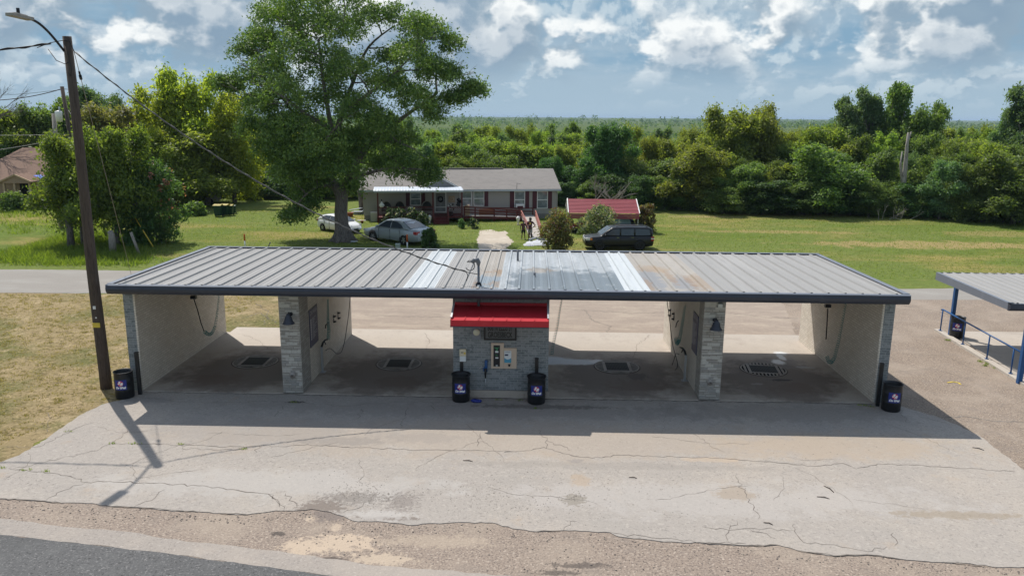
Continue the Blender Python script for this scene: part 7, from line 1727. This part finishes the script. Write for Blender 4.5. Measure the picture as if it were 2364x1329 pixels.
bush(1092, 527, 503, 30, 'leaf_rose', 'white flowering bush at the foot of the ramp wall', 'rose_bush', 0.18, 0.13, 0.02, 4, 46, nl=8, ncl=10, nlf=12); bush(1066, 527, 506, 24, 'leaf_dark', 'dark low shrub right of the porch steps', 'bush', None, 0.13, 0.02, 4, 47, nl=8, ncl=10, nlf=12)
bush(450, 497, 470, 60, 'leaf_mid', 'wild green shrub left of the wheelie bins', 'bush', None, 0.25, 0.0, 4, 48); bush(570, 458, 432, 110, 'leaf_bright', 'tall bright weeds beyond the wheelie bins', 'bush', None, 0.3, 0.0, 4, 49)
p = G(470, 470); bx_ = empty('old_trailer', (p.x, p.y, 0), 0.2, 'pale old trailer mostly hidden by trees behind the bins', 'trailer')
MB().prism([(-1.6, 0.3), (1.6, 0.3), (1.6, 1.2), (1.1, 1.5), (-1.2, 1.5), (-1.6, 1.2)], 'y', -0.8, 0.8).build('shell', 'siding', bx_, bevel=0.05)
for s in (-.8, .8): MB().lathe([(0, -.1), (.3, -.1), (.3, .1), (0, .1)], n=16, xf=Matrix.Translation((s, -.8, .3)) @ Matrix.Rotation(math.pi/2, 4, 'X')).build('wheel', 'tyre', bx_)
# leaning brown trunk at the house corner
p = G(836, 492); q = MB(); a = V(826, 425, p.y)
q.tube([(0, 0, -.1), ((a.x-p.x)*.5+.05, 0, a.z*.45), (a.x-p.x, 0, a.z)], [.26, .2, .16], 9); o = q.build('tree_trunk', 'bark'); o.location = p; tag(o, 'leaning brown trunk at the left corner of the mobile home', 'trunk')
# dead wood
rg_ = random.Random(13)
Y = frontY(2085)+1.0; a = V(2082, 452, Y); b = V(2097, 306, Y)
sn = MB(); sn.tube([(a.x-.1, Y, 0), a, a.lerp(b, .45)+Vector((.05, 0, 0)), a.lerp(b, .8), b], [.3, .26, .2, .14, .09], 9); sn.tube([a.lerp(b, .82), V(2104, 304, Y)], [.09, .05], 7); sn.tube([a.lerp(b, .1), V(2079, 380, Y), V(2083, 350, Y)], [.14, .1, .05], 7)
tag(sn.build('dead_snag', 'pale_bark'), 'bare pale dead trunk standing out of the woods at right', 'dead tree')
mb = MB(); Y = 44.5
for k in range(9):
    p = V(rg_.uniform(1365, 1425), rg_.uniform(470, 480), Y+rg_.uniform(-.6, .6)); d = Vector((rg_.uniform(-.8, .8), rg_.uniform(-.3, .3), rg_.uniform(.45, .95))).normalized(); twig_tree(mb, p, d, rg_.uniform(1.0, 1.5), .05, 3, rg_, 0.5)
tag(mb.build('fallen_branches', 'pale_bark'), 'heap of bare grey fallen branches behind the red carport', 'branches')
mb = MB(); Y = 55
for k in range(4):
    p = V(-60+rg_.uniform(-10, 10), 270+k*8, Y); twig_tree(mb, p, Vector((.85, 0, rg_.uniform(.1, .6))).normalized(), 2.6, .07, 4, rg_, 0.45)
tag(mb.build('bare_branches', 'bark'), 'bare dark branches reaching in from the left edge', 'branches')
mb = MB()
for k in range(8):
    p = G(2085+rg_.uniform(-60, 30), 507); twig_tree(mb, p, Vector((rg_.uniform(-.9, .9), -.2, rg_.uniform(.25, .8))).normalized(), .9, .03, 2, rg_, 0.5)
tag(mb.build('brush_pile', 'pale_bark'), 'dry brush at the lawn edge below the bare snag', 'branches')

# ---- far woods down in the valley, one mass
rg = np.random.default_rng(3)
P_ = []; Sz = []; Tn = []
def clear(x, y):
    return math.sin(x*0.013+1.3)*math.cos(y*0.011+0.4)+0.6*math.sin(x*0.031-y*0.017) > 0.55
cnt = 0
while cnt < 7500:
    u = rg.uniform(0, 1); D = 118*(2900/118.0)**(u**0.85); ang = rg.uniform(-0.72, 0.66); x = CX+D*math.sin(ang+0.0); y = CY+D*math.cos(ang)
    if y < 100 or (clear(x, y) and D < 500) or (D > 650 and math.sin(x*0.0042+1.1)+0.9*math.sin(y*0.0075+x*0.0011) > 0.55): continue
    cnt += 1
    h = rg.uniform(3.5, 8.5)*(1+0.25*(D > 900)); n = 34 if D < 400 else 20; s = h*0.42
    v = unit(rg.normal(size=(n, 3))); v[:, 2] = np.abs(v[:, 2])*1.15-0.1
    P_.append(np.array([x, y, ground_z(y)+h*0.42])+v*rg.uniform(.5, 1, (n, 1))*np.array([s, s, h*0.55])); Sz.append(np.full(n, (0.75 if D < 400 else 1.35)*(0.8+D/2200))); Tn.append(np.clip(rg.normal(.5, .25)+rg.normal(0, .15, n), 0, 1))
for k in range(420):                                        # taller trees standing up along the far skyline
    ang = rg.uniform(-0.72, 0.66); D = rg.uniform(700, 2600); x = CX+D*math.sin(ang); y = CY+D*math.cos(ang); h = rg.uniform(9, 17)*(0.6+D/3500); n = 30; s = h*rg.uniform(.35, .7)
    v = unit(rg.normal(size=(n, 3))); P_.append(np.array([x, y, ground_z(y)+h*.55])+v*rg.uniform(.3, 1, (n, 1))*np.array([s, s, h*.5])); Sz.append(np.full(n, h*.22)); Tn.append(np.clip(rg.normal(.4, .2)+rg.normal(0, .15, n), 0, 1))
P_ = np.concatenate(P_); Sz = np.concatenate(Sz); Tn = np.concatenate(Tn)
leafmat('leaf_far', (0.024, 0.048, 0.018), (0.068, 0.098, 0.028), 0.3)
for n_ in M['leaf_far'].node_tree.nodes:
    if n_.type == 'BSDF_PRINCIPLED': n_.inputs['Specular IOR Level'].default_value = 0.0; n_.inputs['Roughness'].default_value = 1.0
tag(np_mesh('far_woods', leaf_quads(P_, 1.0, rg, up=.5, wid=.8) if False else leaf_quads(P_, Sz, rg, up=.5, wid=.75), 4, 'leaf_far', Tn), 'distant woods filling the valley to the horizon', 'woods', kind='stuff')

# ---- grass
def blades(name, xy, h, wd, matn, seed, lab, cat='grass', lean=0.5):
    rg = np.random.default_rng(seed); n = len(xy); a = rg.uniform(0, 6.283, n); hh = h*rg.uniform(.5, 1.4, n); ww = wd*rg.uniform(.6, 1.4, n)
    q = np.empty((n, 3, 3)); q[:, 0, 0] = xy[:, 0]-np.cos(a)*ww; q[:, 0, 1] = xy[:, 1]-np.sin(a)*ww; q[:, 0, 2] = 0.0
    q[:, 1, 0] = xy[:, 0]+np.cos(a)*ww; q[:, 1, 1] = xy[:, 1]+np.sin(a)*ww; q[:, 1, 2] = 0.0
    q[:, 2, 0] = xy[:, 0]+rg.normal(0, lean, n)*hh; q[:, 2, 1] = xy[:, 1]+rg.normal(0, lean, n)*hh; q[:, 2, 2] = hh
    return tag(np_mesh(name, q.reshape(-1, 3), 3, matn, rg.uniform(0, 1, n)), lab, cat, kind='stuff')
rg = np.random.default_rng(8)
def clumped(n, x0, x1, y0, y1, ncl, sd):
    c = np.stack([rg.uniform(x0, x1, ncl), rg.uniform(y0, y1, ncl)], 1); return c[rg.integers(0, ncl, n)]+rg.normal(0, sd, (n, 2))
def outside(xy, boxes):
    k = np.ones(len(xy), bool)
    for (a, b, c, d) in boxes: k &= ~((xy[:, 0] > a) & (xy[:, 0] < b) & (xy[:, 1] > c) & (xy[:, 1] < d))
    return xy[k]
lx = outside(np.stack([rg.uniform(-34, 48, 90000), rg.uniform(20.2, 50, 90000)], 1), [(-3.5, -1.0, 19, 37)])
lx = lx[lx[:, 1] > 20.6-0.035*np.maximum(0, lx[:, 0])-0.0]
blades('lawn_grass', lx, 0.075, 0.018, 'grass_blade', 1, 'short mown grass of the lawn')
wx_ = np.concatenate([clumped(26000, -34, -22, 21, 33, 420, 0.28), clumped(9000, -50, -30, 33, 48, 300, 0.4)])
wx_ = wx_[wx_[:, 0] < -0.55*wx_[:, 1]-10.5+rg.normal(0, .8, len(wx_))]
blades('tall_weeds', wx_[wx_[:, 1] > 20.6+rg.uniform(0, .8, len(wx_))], 0.30, 0.022, 'weed_blade', 2, 'lush tall weeds under the roadside trees')
dx_ = np.concatenate([clumped(42000, -27, -12.7, -5.5, 13.6, 2600, 0.07), np.stack([rg.uniform(-27, -12.7, 9000), rg.uniform(-5.5, 13.8, 9000)], 1)])
edge = np.interp(dx_[:, 1], [-5.5, -3, -1, 0, 14], [-14.3, -13.6, -12.95, -12.75, -12.75]); dx_ = dx_[dx_[:, 0] < edge]
blades('dry_turf', dx_, 0.05, 0.012, 'dry_blade', 3, 'dry straw coloured grass left of the wash', lean=0.9)
vx = np.concatenate([clumped(500, a, b, c, d, k, .05) for a, b, c, d, k in ((-9.5, -8.6, 8.6, 13.5, 12), (17.0, 17.9, 3, 8.8, 8))] + [np.array([[G(px, py).x, G(px, py).y]])+rg.normal(0, (.07, .025), (22, 2)) for px, py in ((258, 1026), (311, 1026), (415, 1027), (563, 1038), (60, 1087), (105, 1090), (1998, 938), (2010, 940), (1985, 937), (1240, 945), (1150, 925), (1200, 926), (5, 1082), (680, 930), (155, 998))])
o = blades('crack_weeds', vx, 0.06, 0.008, 'grass_blade', 4, 'small weeds sprouting from cracks and edges'); o.location.z = 0.024

# ---- loose grit where the slab breaks up
rg = np.random.default_rng(31); q = []
src_ = [P((x, np.interp(x, [a for a, b in lot_near], [b for a, b in lot_near])+rg.uniform(4, 22)))[0] for x in rg.uniform(0, 2364, 700)] + [P((rg.normal(820, 80), rg.normal(1250, 20)))[0] for k in range(110)] + [P((rg.uniform(1100, 2364), rg.uniform(1262, 1325)))[0] for k in range(350)] + [P((rg.uniform(0, 640), rg.uniform(1192, 1206)))[0] for k in range(120)]
mb = MB(); rr_ = random.Random(6)
for (x, y) in src_:
    s = rr_.choice([.008, .010, .014, .022])*rr_.uniform(.7, 1.3); a = rr_.uniform(0, 6); zb = 0.007; n = 5
    mb.add([(x+s*math.cos(a+t*1.257)*rr_.uniform(.8, 1.3), y+s*math.sin(a+t*1.257)*rr_.uniform(.7, 1.1), zb) for t in range(n)] + [(x+s*.5*math.cos(a+t*1.257), y+s*.5*math.sin(a+t*1.257), zb+s*.8) for t in range(n)], [(t, (t+1) % n, n+(t+1) % n, n+t) for t in range(n)] + [tuple(range(n, 2*n))])
tag(mb.build('loose_gravel', mat('grit', (0.34, 0.28, 0.23), 0.95, layers=[(9, (0.17, 0.14, 0.125), 0.45, 0.6, 0.8)]) and 'grit', fix=False), 'loose gravel and grit along the broken slab edge', 'gravel', kind='stuff')
# ============================================================ air
mb = MB().box(-9600, -120, -10.4, 9600, 12600, 27)
hz = mb.build('haze', 'crack_edge_shade')
hz.data.materials.clear()
hm = bpy.data.materials.new('air'); hm.use_nodes = True
t = NT(hm.node_tree)
pv = t.n('ShaderNodeVolumePrincipled', ins={'Color': (0.55, 0.72, 0.95, 1), 'Density': 0.00010, 'Anisotropy': 0.0})
t.n('ShaderNodeOutputMaterial', ins={'Volume': pv})
hz.data.materials.append(hm)
tag(hz, 'thin bluish haze in the air over the valley', 'haze', kind='stuff')
